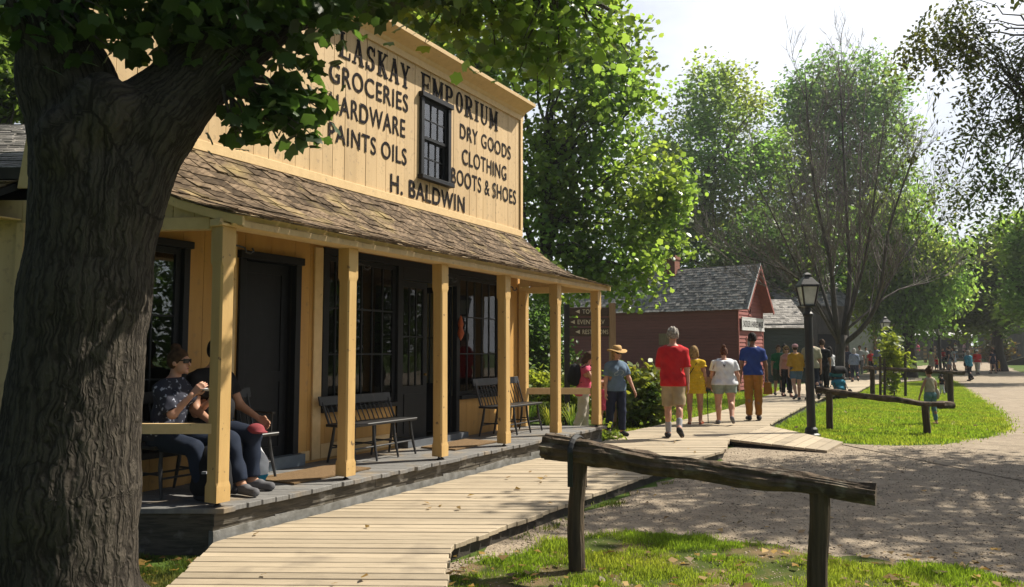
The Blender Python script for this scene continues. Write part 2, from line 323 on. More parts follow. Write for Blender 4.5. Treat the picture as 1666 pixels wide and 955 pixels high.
# grass blades, pebbles, fallen leaves: uncountable stuff
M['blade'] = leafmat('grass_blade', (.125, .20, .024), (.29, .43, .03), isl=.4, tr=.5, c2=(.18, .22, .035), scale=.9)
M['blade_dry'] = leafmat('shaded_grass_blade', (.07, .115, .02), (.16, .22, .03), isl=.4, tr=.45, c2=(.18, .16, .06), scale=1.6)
def blades(name, poly, dens, h, w, m, z=.0, thr=None, sc=1.5, label=None, lean=.5, edge=0.):
    P = np.array(poly); lo, hi = P.min(0), P.max(0); n = int(dens * np.prod(hi - lo)); x = RNG.uniform(lo[0], hi[0], n); y = RNG.uniform(lo[1], hi[1], n)
    ok = inpoly(x, y, poly); x, y = x[ok], y[ok]
    if edge: x = x + RNG.normal(0, edge, len(x)); y = y + RNG.normal(0, edge, len(x))
    hs = np.ones(len(x))
    if thr is not None:
        f = np.array([fbm(a, b, sc, 5.) for a, b in zip(x, y)]); ok = f + RNG.normal(0, .12, len(f)) > thr; x, y = x[ok], y[ok]; hs = np.clip(.6 + (f[ok] - thr) * .9, .5, 1.3)
    n = len(x); a = RNG.uniform(0, 6.283, n); hh = h * RNG.uniform(.5, 1.25, n) * hs; ww = w * RNG.uniform(.7, 1.3, n); l = hh * lean * RNG.uniform(.1, 1.2, n); b = RNG.uniform(0, 6.283, n)
    ca, sa = np.cos(a) * ww / 2, np.sin(a) * ww / 2; v = np.zeros((n, 4, 3))
    v[:, 0] = np.stack([x - ca, y - sa, np.full(n, z)], 1); v[:, 1] = np.stack([x + ca, y + sa, np.full(n, z)], 1)
    v[:, 2] = np.stack([x + ca * .8 + l * .4 * np.cos(b), y + sa * .8 + l * .4 * np.sin(b), z + hh * .6], 1)
    v[:, 3] = np.stack([x + l * np.cos(b), y + l * np.sin(b), z + hh], 1)
    i = np.arange(n)[:, None] * 4; f = np.concatenate([i + [0, 1, 2], i + [0, 2, 3]], 0)
    return stuff(name, mesh_np(name, v.reshape(-1, 3), f), m, label, 'grass')
blades('grass', fgp, 9000, .05, .006, M['blade'], .006, thr=-.10, sc=1.9, label='short patchy grass with bare soil in front of the near log rail', edge=.05)
lw = [G(1262, 700), G(1330, 713), G(1372, 721), G(1450, 724), G(1530, 722), G(1605, 711), G(1640, 700), G(1636, 684), G(1618, 666), G(1585, 645), G(1560, 628), G(1545, 612), G(1500, 606), (21, 44), (18.9, 40), (13.9, 31), (10.9, 26.4), (8.2, 21.5), (5.6, 16.6)]
blades('grass', lw, 1100, .055, .022, M['blade'], 0, label='bright mown lawn between boardwalk and gravel path', edge=.13)
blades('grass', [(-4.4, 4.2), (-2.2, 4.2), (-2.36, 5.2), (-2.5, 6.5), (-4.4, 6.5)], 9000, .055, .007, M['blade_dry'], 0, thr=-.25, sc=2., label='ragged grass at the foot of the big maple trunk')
wd = MB()
blades('grass', [B(742, 892), B(820, 860), B(940, 816), B(1070, 770), (2.1, 10.0), (1.0, 8.3), (-.1, 6.75), (-.4, 6.2)], 2600, .07, .010, M['blade_dry'], 0, thr=.12, sc=1.6, label='weedy grass tufts along the boardwalk edge', edge=.04)
strip = [(1.9, 14.6), (4.2, 18.3), (6.4, 22.1), (9.3, 28.1), (12.7, 36), (9, 38), (5.4, 32), (4, 26), (2.4, 20), (1.3, 15.6)]
blades('grass', strip, 900, .06, .02, M['blade'], 0, thr=-.5, sc=.8, label='bright grass strip between the boardwalk and the hedge')
def pebbles(name, n, region, s0, s1, m, label):
    x0, x1, y0, y1 = region; y = y0 + (y1 - y0) * RNG.random(n) ** 1.5; x = x0 + (x1 - x0) * RNG.random(n); ok = inpoly(x, y, gp); x, y = x[ok], y[ok]; n = len(x)
    s = s0 + (s1 - s0) * RNG.random(n) ** 3; o = np.array([(1, 0, 0), (0, 1, 0), (-1, 0, 0), (0, -1, 0), (0, 0, .7), (0, 0, -.4)], float)
    v = o[None] * s[:, None, None] * RNG.uniform(.6, 1.35, (n, 6, 1)); a = RNG.uniform(0, 6.28, n); c, d = np.cos(a)[:, None], np.sin(a)[:, None]
    v = np.stack([v[..., 0] * c - v[..., 1] * d + x[:, None], v[..., 0] * d + v[..., 1] * c + y[:, None], v[..., 2] + .006], 2)
    f = np.array([(0, 1, 4), (1, 2, 4), (2, 3, 4), (3, 0, 4), (1, 0, 5), (2, 1, 5), (3, 2, 5), (0, 3, 5)]); f = (np.arange(n)[:, None, None] * 6 + f[None]).reshape(-1, 3)
    return stuff(name, mesh_np(name, v.reshape(-1, 3), f), m, label, 'gravel')
M['pebble'] = pbr('pebble', (.33, .27, .20), (.24, .19, .14), rough=.9, scale=20, isl=.4)
pebbles('gravel', 26000, (-.6, 8, 5.2, 14.5), .004, .016, M['pebble'], 'loose pebbles and clods on the gravel path')
def litter(name, spots, m, label, s=(.02, .05), zf=None):
    v, f = [], []
    for x, y, z in spots:
        r = random.uniform(*s); a = random.uniform(0, 6.3); t = [random.uniform(-.5, .5) for _ in range(4)]; o = len(v)
        for i, (du, dv) in enumerate(((1, 0), (.2, .62), (-1, .1), (.1, -.6))):
            v.append((x + r * (du * math.cos(a) - dv * math.sin(a)), y + r * (du * math.sin(a) + dv * math.cos(a)), z + r * .5 + r * t[i] * .8))
        f.append((o, o + 1, o + 2, o + 3))
    return stuff(name, mesh_np(name, v, f), m, label, 'leaf litter')
M['litter'] = leafmat('dry_leaf', (.30, .19, .05), (.35, .22, .05), isl=.6, tr=.3, c2=(.15, .08, .03), scale=3)
sp = []
for _ in range(260):
    x, yy = random.uniform(-.5, 4.8), random.uniform(5.15, 6.6); sp.append((x, yy, .025))
for _ in range(60): sp.append((random.uniform(-.2, 6), random.uniform(6.5, 12), .008))
for _ in range(46):
    yy = 5 + 9 * random.random(); sp.append((random.uniform(interp(left, yy) + .1, interp(right, yy) - .1), yy, BZ + .002))
for _ in range(70): sp.append((random.uniform(-3, -2.3), random.uniform(5.1, 6.4), .02))
for _ in range(160): sp.append((*random.choice([(random.uniform(5.8, 13), random.uniform(15.4, 26))]), .05))
litter('fallen_leaves', [q for q in sp if not (q[2] == .05 and not inpoly(np.array([q[0]]), np.array([q[1]]), lw)[0])], M['litter'], 'scattered dry yellow and brown leaves on grass and planks')
# ------------------------------------------------------------------ the general store
FZ = .39
store = thing('general_store', 'yellow board general store with painted false front and shingled porch', 'store', (*S(4, .3, 0)[:2], 0))
def boards(u0, u1, z0, z1, holes=(), w=.2, n0=-.03, n1=.0, fr=S, gap=.004, jit=.004, wj=.03):
    mb = MB(); u = u0
    cuts = sorted({u0, u1} | {h[0] for h in holes} | {h[1] for h in holes})
    edges = []
    for a, b in zip(cuts[:-1], cuts[1:]):
        k = max(1, round((b - a) / w)); e = [a + (b - a) * i / k + (random.uniform(-wj, wj) if 0 < i < k else 0) for i in range(k + 1)]; edges += list(zip(e[:-1], e[1:]))
    for a, b in edges:
        segs = [(z0, z1)]
        for h in holes:
            if a >= h[0] - 1e-6 and b <= h[1] + 1e-6:
                segs = [s for q in segs for s in ((q[0], min(q[1], h[2])), (max(q[0], h[3]), q[1])) if s[1] - s[0] > .02]
        d = random.uniform(0, jit)
        for s0, s1 in segs: mb.box(a + gap / 2, b - gap / 2, n0, n1 + d, s0, s1, fr)
    return mb
WL, WTOP = 8.14, 5.93
upw = (2.36, 2.98, 4.26, 5.42); door1 = (5.44, 6.17, .44, 2.70); lwin = (6.95, 7.8, .75, 2.72); sfw = (.75, 4.9, 1.02, 2.88); sfd = (2.08, 3.42, .40, 2.88)
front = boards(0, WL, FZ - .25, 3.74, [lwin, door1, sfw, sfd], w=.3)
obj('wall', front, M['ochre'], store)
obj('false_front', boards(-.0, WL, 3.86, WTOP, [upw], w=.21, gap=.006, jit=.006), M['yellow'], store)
# backing, side walls and the body of the shop behind the false front
bk = MB()
def backing(u0, u1, z0, z1, holes, n0=-.06, n1=-.034):
    cu = sorted({u0, u1} | {h[0] for h in holes} | {h[1] for h in holes}); cz = sorted({z0, z1} | {h[2] for h in holes} | {h[3] for h in holes})
    for a, b in zip(cu[:-1], cu[1:]):
        for c, d in zip(cz[:-1], cz[1:]):
            if not any(a >= h[0] - 1e-6 and b <= h[1] + 1e-6 and c >= h[2] - 1e-6 and d <= h[3] + 1e-6 for h in holes): bk.box(a, b, n0, n1, c, d, S)
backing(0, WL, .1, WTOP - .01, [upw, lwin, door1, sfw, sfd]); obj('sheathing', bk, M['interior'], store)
sw = MB()
DEP = 5.5
sw.box(0.0, .05, -DEP, -.063, .1, 3.2, E_); sw.box(.06, WL - .06, -DEP, -DEP + .05, .1, 3.2, E_)
x = -.07
while x > -DEP: sw.box(WL - .05, WL - .002, x - .245, x, .1, 3.0, E_); sw.box(WL, WL + .02, x - .265, x - .215, .1, 2.8, E_); x -= .25
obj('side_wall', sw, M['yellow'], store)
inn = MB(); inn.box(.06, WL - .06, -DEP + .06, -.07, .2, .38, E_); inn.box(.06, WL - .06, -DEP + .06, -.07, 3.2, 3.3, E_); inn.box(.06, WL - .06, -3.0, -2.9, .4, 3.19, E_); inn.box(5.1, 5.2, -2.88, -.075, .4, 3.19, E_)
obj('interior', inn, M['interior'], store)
shl = MB()
for z in (1.08, 1.48, 1.88, 2.28): shl.box(.2, 5.0, -2.85, -2.5, z - .03, z - .005, S)
obj('shelf', shl, M['interior'], store)
ROOFS = 1
tr = MB()
tr.box(-.02, WL + .02, -.04, .035, 3.745, 3.855, S)                       # board over the porch roof
tr.box(-.03, .05, .0095, .034, 3.86, WTOP, S); tr.box(WL - .06, WL + .03, .0095, .034, 3.86, WTOP, S)
tr.box(-.032, -.003, -.25, .032, 3.9, WTOP, S); tr.add([E_(WL + .004, -.01, 3.1), E_(WL + .03, -.01, 3.1), E_(WL + .03, -.34, 3.1), E_(WL + .004, -.34, 3.1), E_(WL + .004, -.01, WTOP - .3), E_(WL + .03, -.01, WTOP - .3), E_(WL + .03, -.06, WTOP - .3), E_(WL + .004, -.06, WTOP - .3)], [(3, 2, 1, 0), (4, 5, 6, 7), (0, 1, 5, 4), (1, 2, 6, 5), (2, 3, 7, 6), (3, 0, 4, 7)])
tr.box(5.0, 5.14, .006, .035, FZ + .03, 2.95, S); tr.box(6.3, 6.42, .006, .03, FZ + .03, 2.95, S); tr.box(8.02, 8.14, .006, .035, FZ + .03, 3.0, S); tr.box(0.0, .1, .006, .03, FZ + .03, 2.9, S); tr.box(.55, .63, .006, .026, FZ + .03, 2.9, S)
tr.box(3.5, 4.98, .0062, .022, FZ + .03, FZ + .2, S); tr.box(5.16, 5.3, .0062, .022, FZ + .03, FZ + .14, S)
bevel(obj('trim_board', tr, M['yellow_trim'], store), .004)
# cornice: a moulding profile run along the top of the false front
prof = [(.008, 5.86), (.035, 5.86), (.035, 5.95), (.06, 5.97), (.08, 6.00), (.15, 6.03), (.25, 6.075), (.285, 6.085), (.29, 6.14), (-.12, 6.19), (-.12, 5.94), (.008, 5.94)]
k = len(prof); cv = []
for u, e in ((-.05, 1), (WL + .1, 1)): cv += [S(u, n, z) for n, z in prof]
cm = MB().add(cv, [tuple(range(k)), tuple(range(k, 2 * k))[::-1]] + [(i, k + i, k + (i + 1) % k, (i + 1) % k) for i in range(k)])
bev = obj('cornice', cm, M['yellow_trim'], store)

# painted lettering on the false front
FONT_OFF = {}
def text_mesh(s, h, width, bold=.0, sp=1.0):
    c = bpy.data.curves.new('lettering', 'FONT'); c.body = s; c.size = 1; c.offset = bold; c.space_character = sp; c.resolution_u = 5
    o = bpy.data.objects.new('lettering', c); COL.objects.link(o); dg = bpy.context.evaluated_depsgraph_get(); me = bpy.data.meshes.new_from_object(o.evaluated_get(dg))
    bpy.data.objects.remove(o); n = len(me.vertices); a = np.empty(n * 3, np.float32); me.vertices.foreach_get('co', a); a = a.reshape(-1, 3)
    a -= a.min(0); a[:, 0] *= width / a[:, 0].max(); a[:, 1] *= h / a[:, 1].max(); return me, a
def put_text(s, h, width, fr3, bold=.0, sp=1.0, name='painted_lettering', m=None, parent=None):
    """fr3(x, y) -> place point; flat lettering"""
    me, a = text_mesh(s, h, width, bold, sp); me.vertices.foreach_set('co', np.array([fr3(x, y) for x, y, _ in a], np.float32).ravel()); me.update()
    return obj(name, me, m or M['letter'], parent)
NL = .0115
def wline(s, u_left, z_left, u_right, z_right, h, bold=.012, sp=1.1):
    wd = u_left - u_right; put_text(s, h, wd, lambda x, y: S(u_left - x, NL, z_left + (z_right - z_left) * x / wd + y), bold, sp, parent=store)
wline('GROCERIES', 4.93, 5.06, 3.33, 5.09, .265); wline('HARDWARE', 4.92, 4.67, 3.39, 4.71, .265); wline('PAINTS OILS', 4.93, 4.31, 3.35, 4.32, .245)
wline('DRY GOODS', 1.99, 5.06, .37, 5.06, .245); wline('CLOTHING', 1.92, 4.66, .52, 4.66, .255); wline('BOOTS & SHOES', 2.22, 4.29, .18, 4.29, .26)
wline('H. BALDWIN', 3.71, 3.88, 1.84, 3.88, .265, bold=.02)
# slab-serif display letters, drawn stroke by stroke
def slab(letter, w=.62):
    T, TH, S_ = .17, .085, .075; q = []
    V = lambda x: q.append([(x - T / 2, 0), (x + T / 2, 0), (x + T / 2, 1), (x - T / 2, 1)])
    def ser(x, y0, ww=.34): q.append([(x - ww / 2, y0), (x + ww / 2, y0), (x + ww / 2, y0 + S_), (x - ww / 2, y0 + S_)])
    def ln(a, b, t):
        d = np.array(b) - np.array(a); n_ = np.array((-d[1], d[0])) / np.linalg.norm(d) * t / 2; q.append([tuple(np.array(a) - n_), tuple(np.array(b) - n_), tuple(np.array(b) + n_), tuple(np.array(a) + n_)])
    def arc(cx, cy, rx, ry, a0, a1, t, tx=None):
        n_ = 14; tx = tx or t
        for i in range(n_):
            p = []
            for a in (a0 + (a1 - a0) * i / n_, a0 + (a1 - a0) * (i + 1) / n_):
                c, s = math.cos(R(a)), math.sin(R(a)); p.append(((cx + rx * c, cy + ry * s), (cx + (rx - tx) * c, cy + (ry - t) * s)))
            q.append([p[0][0], p[1][0], p[1][1], p[0][1]])
    L_ = .14; Rr = w - .1
    if letter == 'L': V(L_); ser(L_, 0); ser(L_, 1 - S_); q.append([(L_, 0), (Rr + .08, 0), (Rr + .08, TH), (L_, TH)]); q.append([(Rr + .01, 0), (Rr + .09, 0), (Rr + .09, .3), (Rr + .04, .3)])
    if letter == 'A': ln((.09, 0), (w / 2, 1), .085); ln((w - .09, 0), (w / 2, 1), T); q.append([(.18, .3), (w - .18, .3), (w - .18, .37), (.18, .37)]); ser(.09, 0, .24); ser(w - .1, 0, .28); ser(w / 2, 1 - S_, .2)
    if letter == 'S': arc(w / 2, .73, .24, .27, 20, 270, .1, .15); arc(w / 2, .27, .26, .27, 90, -160, .1, .16); q.append([(w - .14, .66), (w - .06, .66), (w - .06, 1), (w - .12, 1)]); q.append([(.05, 0), (.12, 0), (.13, .33), (.05, .33)])
    if letter == 'K': V(L_); ser(L_, 0); ser(L_, 1 - S_); ln((L_, .4), (w - .1, 1), .08); ln((.27, .53), (w - .08, 0), T); ser(w - .1, 0, .26); ser(w - .12, 1 - S_, .24)
    if letter == 'Y': ln((.1, 1), (w / 2, .45), T); ln((w - .1, 1), (w / 2, .45), .085); q.append([(w / 2 - T / 2, 0), (w / 2 + T / 2, 0), (w / 2 + T / 2, .48), (w / 2 - T / 2, .48)]); ser(w / 2, 0); ser(.11, 1 - S_, .26); ser(w - .1, 1 - S_, .24)
    if letter == 'E':
        V(L_); ser(L_, 0); ser(L_, 1 - S_)
        for y0 in (0, 1 - TH): q.append([(L_, y0), (Rr + .06, y0), (Rr + .06, y0 + TH), (L_, y0 + TH)])
        q.append([(L_, .47), (Rr - .08, .47), (Rr - .08, .54), (L_, .54)]); q.append([(Rr - .1, .38), (Rr - .04, .38), (Rr - .04, .63), (Rr - .1, .63)])
        q.append([(Rr, 0), (Rr + .07, 0), (Rr + .07, .28), (Rr + .03, .28)]); q.append([(Rr + .03, .74), (Rr + .07, .74), (Rr + .07, 1), (Rr, 1)])
    if letter == 'M': V(.13); V(w - .13); ser(.12, 0, .26); ser(w - .12, 0, .26); ser(.1, 1 - S_, .22); ser(w - .1, 1 - S_, .22); ln((.13, 1), (w / 2, .2), .14); ln((w - .13, 1), (w / 2, .2), .08)
    if letter in 'PR':
        V(L_); ser(L_, 0); ser(L_, 1 - S_); arc(w - .34, .73, .28, .27, 90, -90, .085, .16)
        for y0 in (1 - .085, .46): q.append([(L_, y0), (w - .33, y0), (w - .33, y0 + .085), (L_, y0 + .085)])
        if letter == 'R': ln((w - .36, .48), (w - .1, 0), .17); ser(w - .08, 0, .2)
    if letter == 'O': arc(w / 2, .5, w / 2 - .04, .5, 0, 360, .085, .17)
    if letter == 'I': V(w / 2); ser(w / 2, 0); ser(w / 2, 1 - S_)
    if letter == 'U':
        q.append([(L_ - T / 2, .28), (L_ + T / 2, .28), (L_ + T / 2, 1), (L_ - T / 2, 1)]); q.append([(w - .14, .28), (w - .06, .28), (w - .06, 1), (w - .14, 1)]); arc(w / 2, .3, w / 2 - .055, .3, 180, 360, .09, .13); ser(L_, 1 - S_, .3); ser(w - .1, 1 - S_, .22)
    return q
def slab_word(word, u_left, u_right, z0, h, gap=.14, widths={}):
    ws = [.36 if c == 'I' else (.8 if c == 'M' else .66) for c in word]; tot = sum(ws) + gap * (len(word) - 1); sc = (u_left - u_right) / tot; x = 0; mb = MB(); i = 0
    for c, w in zip(word, ws):
        for poly in slab(c, w):
            n1 = .0125 + .00012 * (i % 17); i += 1
            p = [(u_left - (x + a) * sc, z0 + b * h) for a, b in poly]; mb.prism(p, S, .0085, n1)
        x += w + gap
    obj('painted_lettering', mb, M['letter'], store)
slab_word('LASKAY', 4.76, 3.30, 5.44, .34); slab_word('EMPORIUM', 3.02, .82, 5.46, .34)

# upper window
M['sky_pale'] = pbr('pale_sky_reflection', (.66, .68, .70), (.55, .57, .6), rough=.9)
def sash(mb, gl, u0, u1, z0, z1, cols, rows, n=-.02, st=.045, mun=.016, d=.03, fr=S, bot=None):
    bot = bot or st
    mb.box(u0, u0 + st, n - d / 2, n + d / 2, z0, z1, fr); mb.box(u1 - st, u1, n - d / 2, n + d / 2, z0, z1, fr); mb.box(u0 + st, u1 - st, n - d / 2, n + d / 2, z0, z0 + bot, fr); mb.box(u0 + st, u1 - st, n - d / 2, n + d / 2, z1 - st, z1, fr)
    a0, a1, b0, b1 = u0 + st, u1 - st, z0 + bot, z1 - st
    for i in range(1, cols): c = a0 + (a1 - a0) * i / cols; mb.box(c - mun / 2, c + mun / 2, n - .010, n + .012, b0, b1, fr)
    for i in range(1, rows): c = b0 + (b1 - b0) * i / rows; mb.box(a0, a1, n - .0095, n + .0115, c - mun / 2, c + mun / 2, fr)
    gl.box(a0, a1, n - .004, n - .001, b0, b1, fr)
def frame_around(u0, u1, z0, z1, w=.09, n0=-.06, n1=.035, sill=True, head=.03, fr=S, wb=None):
    mb = MB(); mb.box(u0 - w, u0, n0, n1, z0, z1, fr); mb.box(u1, u1 + w, n0, n1, z0, z1, fr); mb.box(u0 - w - .02, u1 + w + .02, n0, n1 + head, z1, z1 + w, fr)
    if sill: mb.box(u0 - w - .03, u1 + w + .03, n0, n1 + .05, z0 - .06, z0, fr)
    return mb
uw = bevel(obj('window_frame', frame_around(*upw, w=.075, n1=.05, head=.035), M['dark'], store), .004)
mb, gl = MB(), MB(); zc = (upw[2] + upw[3]) / 2 - .02
sash(mb, gl, upw[0] + .002, upw[1] - .002, zc, upw[3] - .002, 3, 2, n=-.005); sash(mb, gl, upw[0] + .002, upw[1] - .002, upw[2] + .002, zc + .03, 3, 2, n=-.04)
obj('sash', mb, M['dark'], uw); obj('window_pane', gl, M['glass_old'], uw)
bx = MB(); bx.box(upw[0] + .0, upw[1] - .0, -.033, -.028, 4.82, 5.42, S); obj('sky_reflection_panel', bx, M['sky_pale'], uw)  # pale panel added behind the upper panes to imitate reflected sky

# porch: floor, skirt, roof, posts
fl = MB(); u = -.03
while u < 8.2:
    w = .15; j = random.uniform(-.015, .02); d = random.uniform(-.003, .003)
    b = min(u + w, 8.2)
    pts = [E_(u + .003, .012, 0), E_(u + .003, 1.29 + j, 0), E_(b - .003, 1.29 + j, 0), E_(b - .003, .012, 0)]
    # the planks run out from the wall; E_ keeps the ends square to the picture
    fl.hexa([(p[0], p[1], FZ - .045 + d) for p in pts] + [(p[0], p[1], FZ + d) for p in pts]); u += w
# shift: E_ measures u at the wall
pfl = bevel(obj('porch_floor', fl, M['deck'], store), .004)
sk = MB()
U0, U1 = -.03 - .571 * 1.22, 8.2 - .571 * 1.22
for i, (z0, z1) in enumerate(((.15, .235), (.24, .34))):
    a = U0
    while a < U1:
        b = min(a + random.uniform(1.6, 2.9), U1)
        sk.box(a + .004, b - .004, 1.19, 1.225 + .008 * i + random.uniform(0, .006), z0, z1, S); a = b
sk.hexa([E_(8.14, .02, .0), E_(8.17, .02, .0), E_(8.17, 1.19, .0), E_(8.14, 1.19, .0), E_(8.14, .02, .34), E_(8.17, .02, .34), E_(8.17, 1.19, .34), E_(8.14, 1.19, .34)])
obj('porch_skirt', sk, M['skirt'], store)
fs = MB(); a = U0
while a < U1:
    b = min(a + random.uniform(.5, 1.3), U1); q0, q1 = random.uniform(.17, .225), random.uniform(.17, .225); fs.hexa([S(a, 1.18, .02), S(a, 1.238, .02), S(b, 1.238, .02), S(b, 1.18, .02), S(a, 1.18, q0), S(a, 1.236, q0), S(b, 1.236, q1), S(b, 1.18, q1)]); a = b
obj('foundation', fs, pbr('pale_footing', (.23, .225, .21), (.13, .125, .11), rough=.95, scale=9, bump=.5), store)
EU0, EU1 = .05, 8.2    # at the wall, E_ frame
RP = [(0, 3.80), (.22, 3.565), (.43, 3.36), (.66, 3.175), (.91, 3.045), (1.15, 2.965), (1.40, 2.895)]
def roof_z(n): return float(np.interp(n, [p[0] for p in RP], [p[1] for p in RP]))
deck = MB()
for (n0, z0), (n1, z1) in zip(RP[:-1], RP[1:]):
    e0, e1 = n0 + (.04 if n0 == 0 else 0), min(n1, 1.36)
    deck.hexa([E_(EU0 + .04, e0, z0 - .13), E_(EU0 + .04, e1, z1 - .13), E_(EU1 - .04, e1, z1 - .13), E_(EU1 - .04, e0, z0 - .13), E_(EU0 + .04, e0, z0 - .075), E_(EU0 + .04, e1, z1 - .075), E_(EU1 - .04, e1, z1 - .075), E_(EU1 - .04, e0, z0 - .075)])
obj('porch_roof_deck', deck, M['yellow'], store)
def shingles(fr_surf, ua, ub, la, lb, expo, wmin, wmax, t=.012, lift=.012, over=1.9):
    """fr_surf(u, l, h): point on the slope, l measured down from the ridge, h off the surface"""
    mb = MB(); l = lb; row = 0
    while l > la:
        u = ua + random.uniform(-.1, 0)
        while u < ub:
            w = random.uniform(wmin, wmax); e = min(u + w, ub); s = max(u, ua); u += w
            if e - s < .02: continue
            l1 = l + random.uniform(-.012, .012); l0 = max(la - .02, l1 - expo * over); q = random.uniform(0, lift) * random.choice((.4, 1, 1.5)); q2 = q + random.uniform(-.0025, .0025); k = random.uniform(-.003, .003)
            g = .003
            mb.hexa([fr_surf(s + g, l0, .001), fr_surf(e - g, l0, .001), fr_surf(e - g, l1 + k, .008 + q), fr_surf(s + g, l1, .008 + q2),
                     fr_surf(s + g, l0, .005), fr_surf(e - g, l0, .005), fr_surf(e - g, l1 + k, .008 + q + t), fr_surf(s + g, l1, .008 + q2 + t)])
        l -= expo; row += 1
    return mb
_len = [0]
for (n0, z0), (n1, z1) in zip(RP[:-1], RP[1:]): _len.append(_len[-1] + math.hypot(n1 - n0, z1 - z0))
def porch_surf(u, l, h):
    n = float(np.interp(l, _len, [p[0] for p in RP])); z = float(np.interp(l, _len, [p[1] for p in RP]))
    if l > _len[-1]: n = RP[-1][0] + (l - _len[-1]) * .95; z = RP[-1][1] - (l - _len[-1]) * .28
    return E_(u, n + h * .45, z + h * .88 - .045)
obj('porch_roof', shingles(porch_surf, EU0 - .03, EU1 + .05, .02, _len[-1] + .035, .135, .08, .17, t=.013, lift=.013), M['shingle'], store)
be = MB()
uE = lambda u, n: u - .571 * n
be.box(uE(.04, 1.13), uE(8.19, 1.13), 1.125, 1.255, 2.765, 2.83, S)            # soffit / plate over the posts
be.hexa([S(uE(EU0, 1.3), 1.285, 2.775), S(uE(EU0, 1.3), 1.31, 2.775), S(uE(EU1, 1.3), 1.31, 2.775), S(uE(EU1, 1.3), 1.285, 2.775), S(uE(EU0, 1.3), 1.325, 2.885), S(uE(EU0, 1.3), 1.35, 2.885), S(uE(EU1, 1.3), 1.35, 2.885), S(uE(EU1, 1.3), 1.325, 2.885)])
be.box(uE(.04, 1.13), uE(8.19, 1.13), 1.257, 1.285, 2.768, 2.79, S)
for u in (.05, 8.1): be.hexa([E_(u, .03, 2.72), E_(u + .08, .03, 2.72), E_(u + .08, 1.12, 2.74), E_(u, 1.12, 2.74), E_(u, .03, 2.83), E_(u + .08, .03, 2.83), E_(u + .08, 1.12, 2.85), E_(u, 1.12, 2.85)])
be2 = bevel(obj('porch_beam', be, M['yellow_trim'], store), .004)
for u in (.08, 8.13):                                                           # boarded porch gables, under the curved roof ends
    ge = MB(); n = .03
    while n < 1.09:
        e = n + .16; ge.hexa([E_(u, n, 2.835), E_(u + .025, n, 2.835), E_(u + .025, e - .006, 2.845), E_(u, e - .006, 2.845), E_(u, n, roof_z(n) - .09), E_(u + .025, n, roof_z(n) - .09), E_(u + .025, e - .006, roof_z(e) - .09), E_(u, e - .006, roof_z(e) - .09)]); n = e
    obj('porch_gable_board', ge, M['yellow'], store)
for u in (EU0 - .03, EU1):
    rk = MB()
    for (n0, z0), (n1, z1) in zip(RP[:-1], RP[1:]):
        rk.hexa([E_(u, n0, z0 - .125), E_(u + .028, n0, z0 - .125), E_(u + .028, n1, z1 - .125), E_(u, n1, z1 - .125), E_(u, n0, z0 - .048), E_(u + .028, n0, z0 - .048), E_(u + .028, n1, z1 - .048), E_(u, n1, z1 - .048)])
    obj('rake_trim', rk, M['yellow_trim'], store)
post_us = [7.44, 5.85, 4.18, 2.63, 1.0, -.61]
for i, u in enumerate(post_us):
    mb = MB(); w = .072; n = 1.185; lean = random.uniform(-.012, .012)
    def fr(a, b, z, u=u, lean=lean): return S(u + a + lean * (z - 2.7), n + b, z)
    c = .014
    def ring(z, hw, ch): return [fr(a, b, z) for a, b in ((-hw + ch, -hw), (hw - ch, -hw), (hw, -hw + ch), (hw, hw - ch), (hw - ch, hw), (-hw + ch, hw), (-hw, hw - ch), (-hw, -hw + ch))]
    lv = [(.43, w, .001), (.56, w, .001), (.60, w - .003, .016), (2.42, w - .003, .016), (2.46, w, .001), (2.765, w, .001)]; v = []
    for z, hw, ch in lv: v += ring(z, hw, ch)
    f = [tuple(range(8))[::-1], tuple(range(40, 48))] + [(j * 8 + q, j * 8 + (q + 1) % 8, j * 8 + 8 + (q + 1) % 8, j * 8 + 8 + q) for j in range(5) for q in range(8)]
    po = obj('porch_post', MB().add(v, f), M['post'], store)
    ft = MB()
    for a in ((-.03, .03) if i in (2,) else (0,)): ft.lathe([(.035, .0), (.03, .012), (.012, .02), (.012, .036), (.028, .042)], (*S(u + a - lean * 2.3, n, 0)[:2], FZ - .0), 10)
    obj('post_foot', ft, M['iron'], po)
    if i < 4:                                                                    # iron plant hook near the post head
        p0 = np.array(fr(-.073, -.01, 2.62)); q = [p0 + np.array(a) for a in ((0, 0, .03), (.05, -.01, .02), (.10, -.02, .02), (.12, -.02, -.02), (.15, -.03, -.035), (.19, -.035, -.01), (.18, -.035, .02))]
        q2 = [fr(-.055 - d, -.0 + d * .2, z) for d, z in ((.02, 2.63), (.10, 2.62), (.15, 2.61), (.16, 2.575), (.20, 2.565), (.235, 2.59), (.22, 2.615))]
        hk = MB().tube(q2, .009, 6); hk.box(-.078, -.0735, -.02, .02, 2.56, 2.70, fr); obj('plant_hook', hk, M['iron'], po)
ra = MB()
ra.hexa([E_(.05, .03, .95), E_(.05, 1.10, .95), E_(.1, 1.10, .95), E_(.1, .03, .95), E_(.05, .03, 1.06), E_(.05, 1.10, 1.06), E_(.1, 1.10, 1.06), E_(.1, .03, 1.06)])
obj('porch_rail', ra, M['yellow_trim'], store)
ra = MB(); ra.hexa([E_(8.1, .03, 1.00), E_(8.1, 1.19, 1.00), E_(8.17, 1.19, 1.00), E_(8.17, .03, 1.00), E_(8.1, .03, 1.085), E_(8.1, 1.19, 1.085), E_(8.17, 1.19, 1.085), E_(8.17, .03, 1.085)])
obj('porch_rail', ra, M['yellow_trim'], store)
wp = MB(); wp.box(.04, .15, .04, .14, FZ + .01, 2.76, E_); obj('wall_post', wp, M['post'], store)

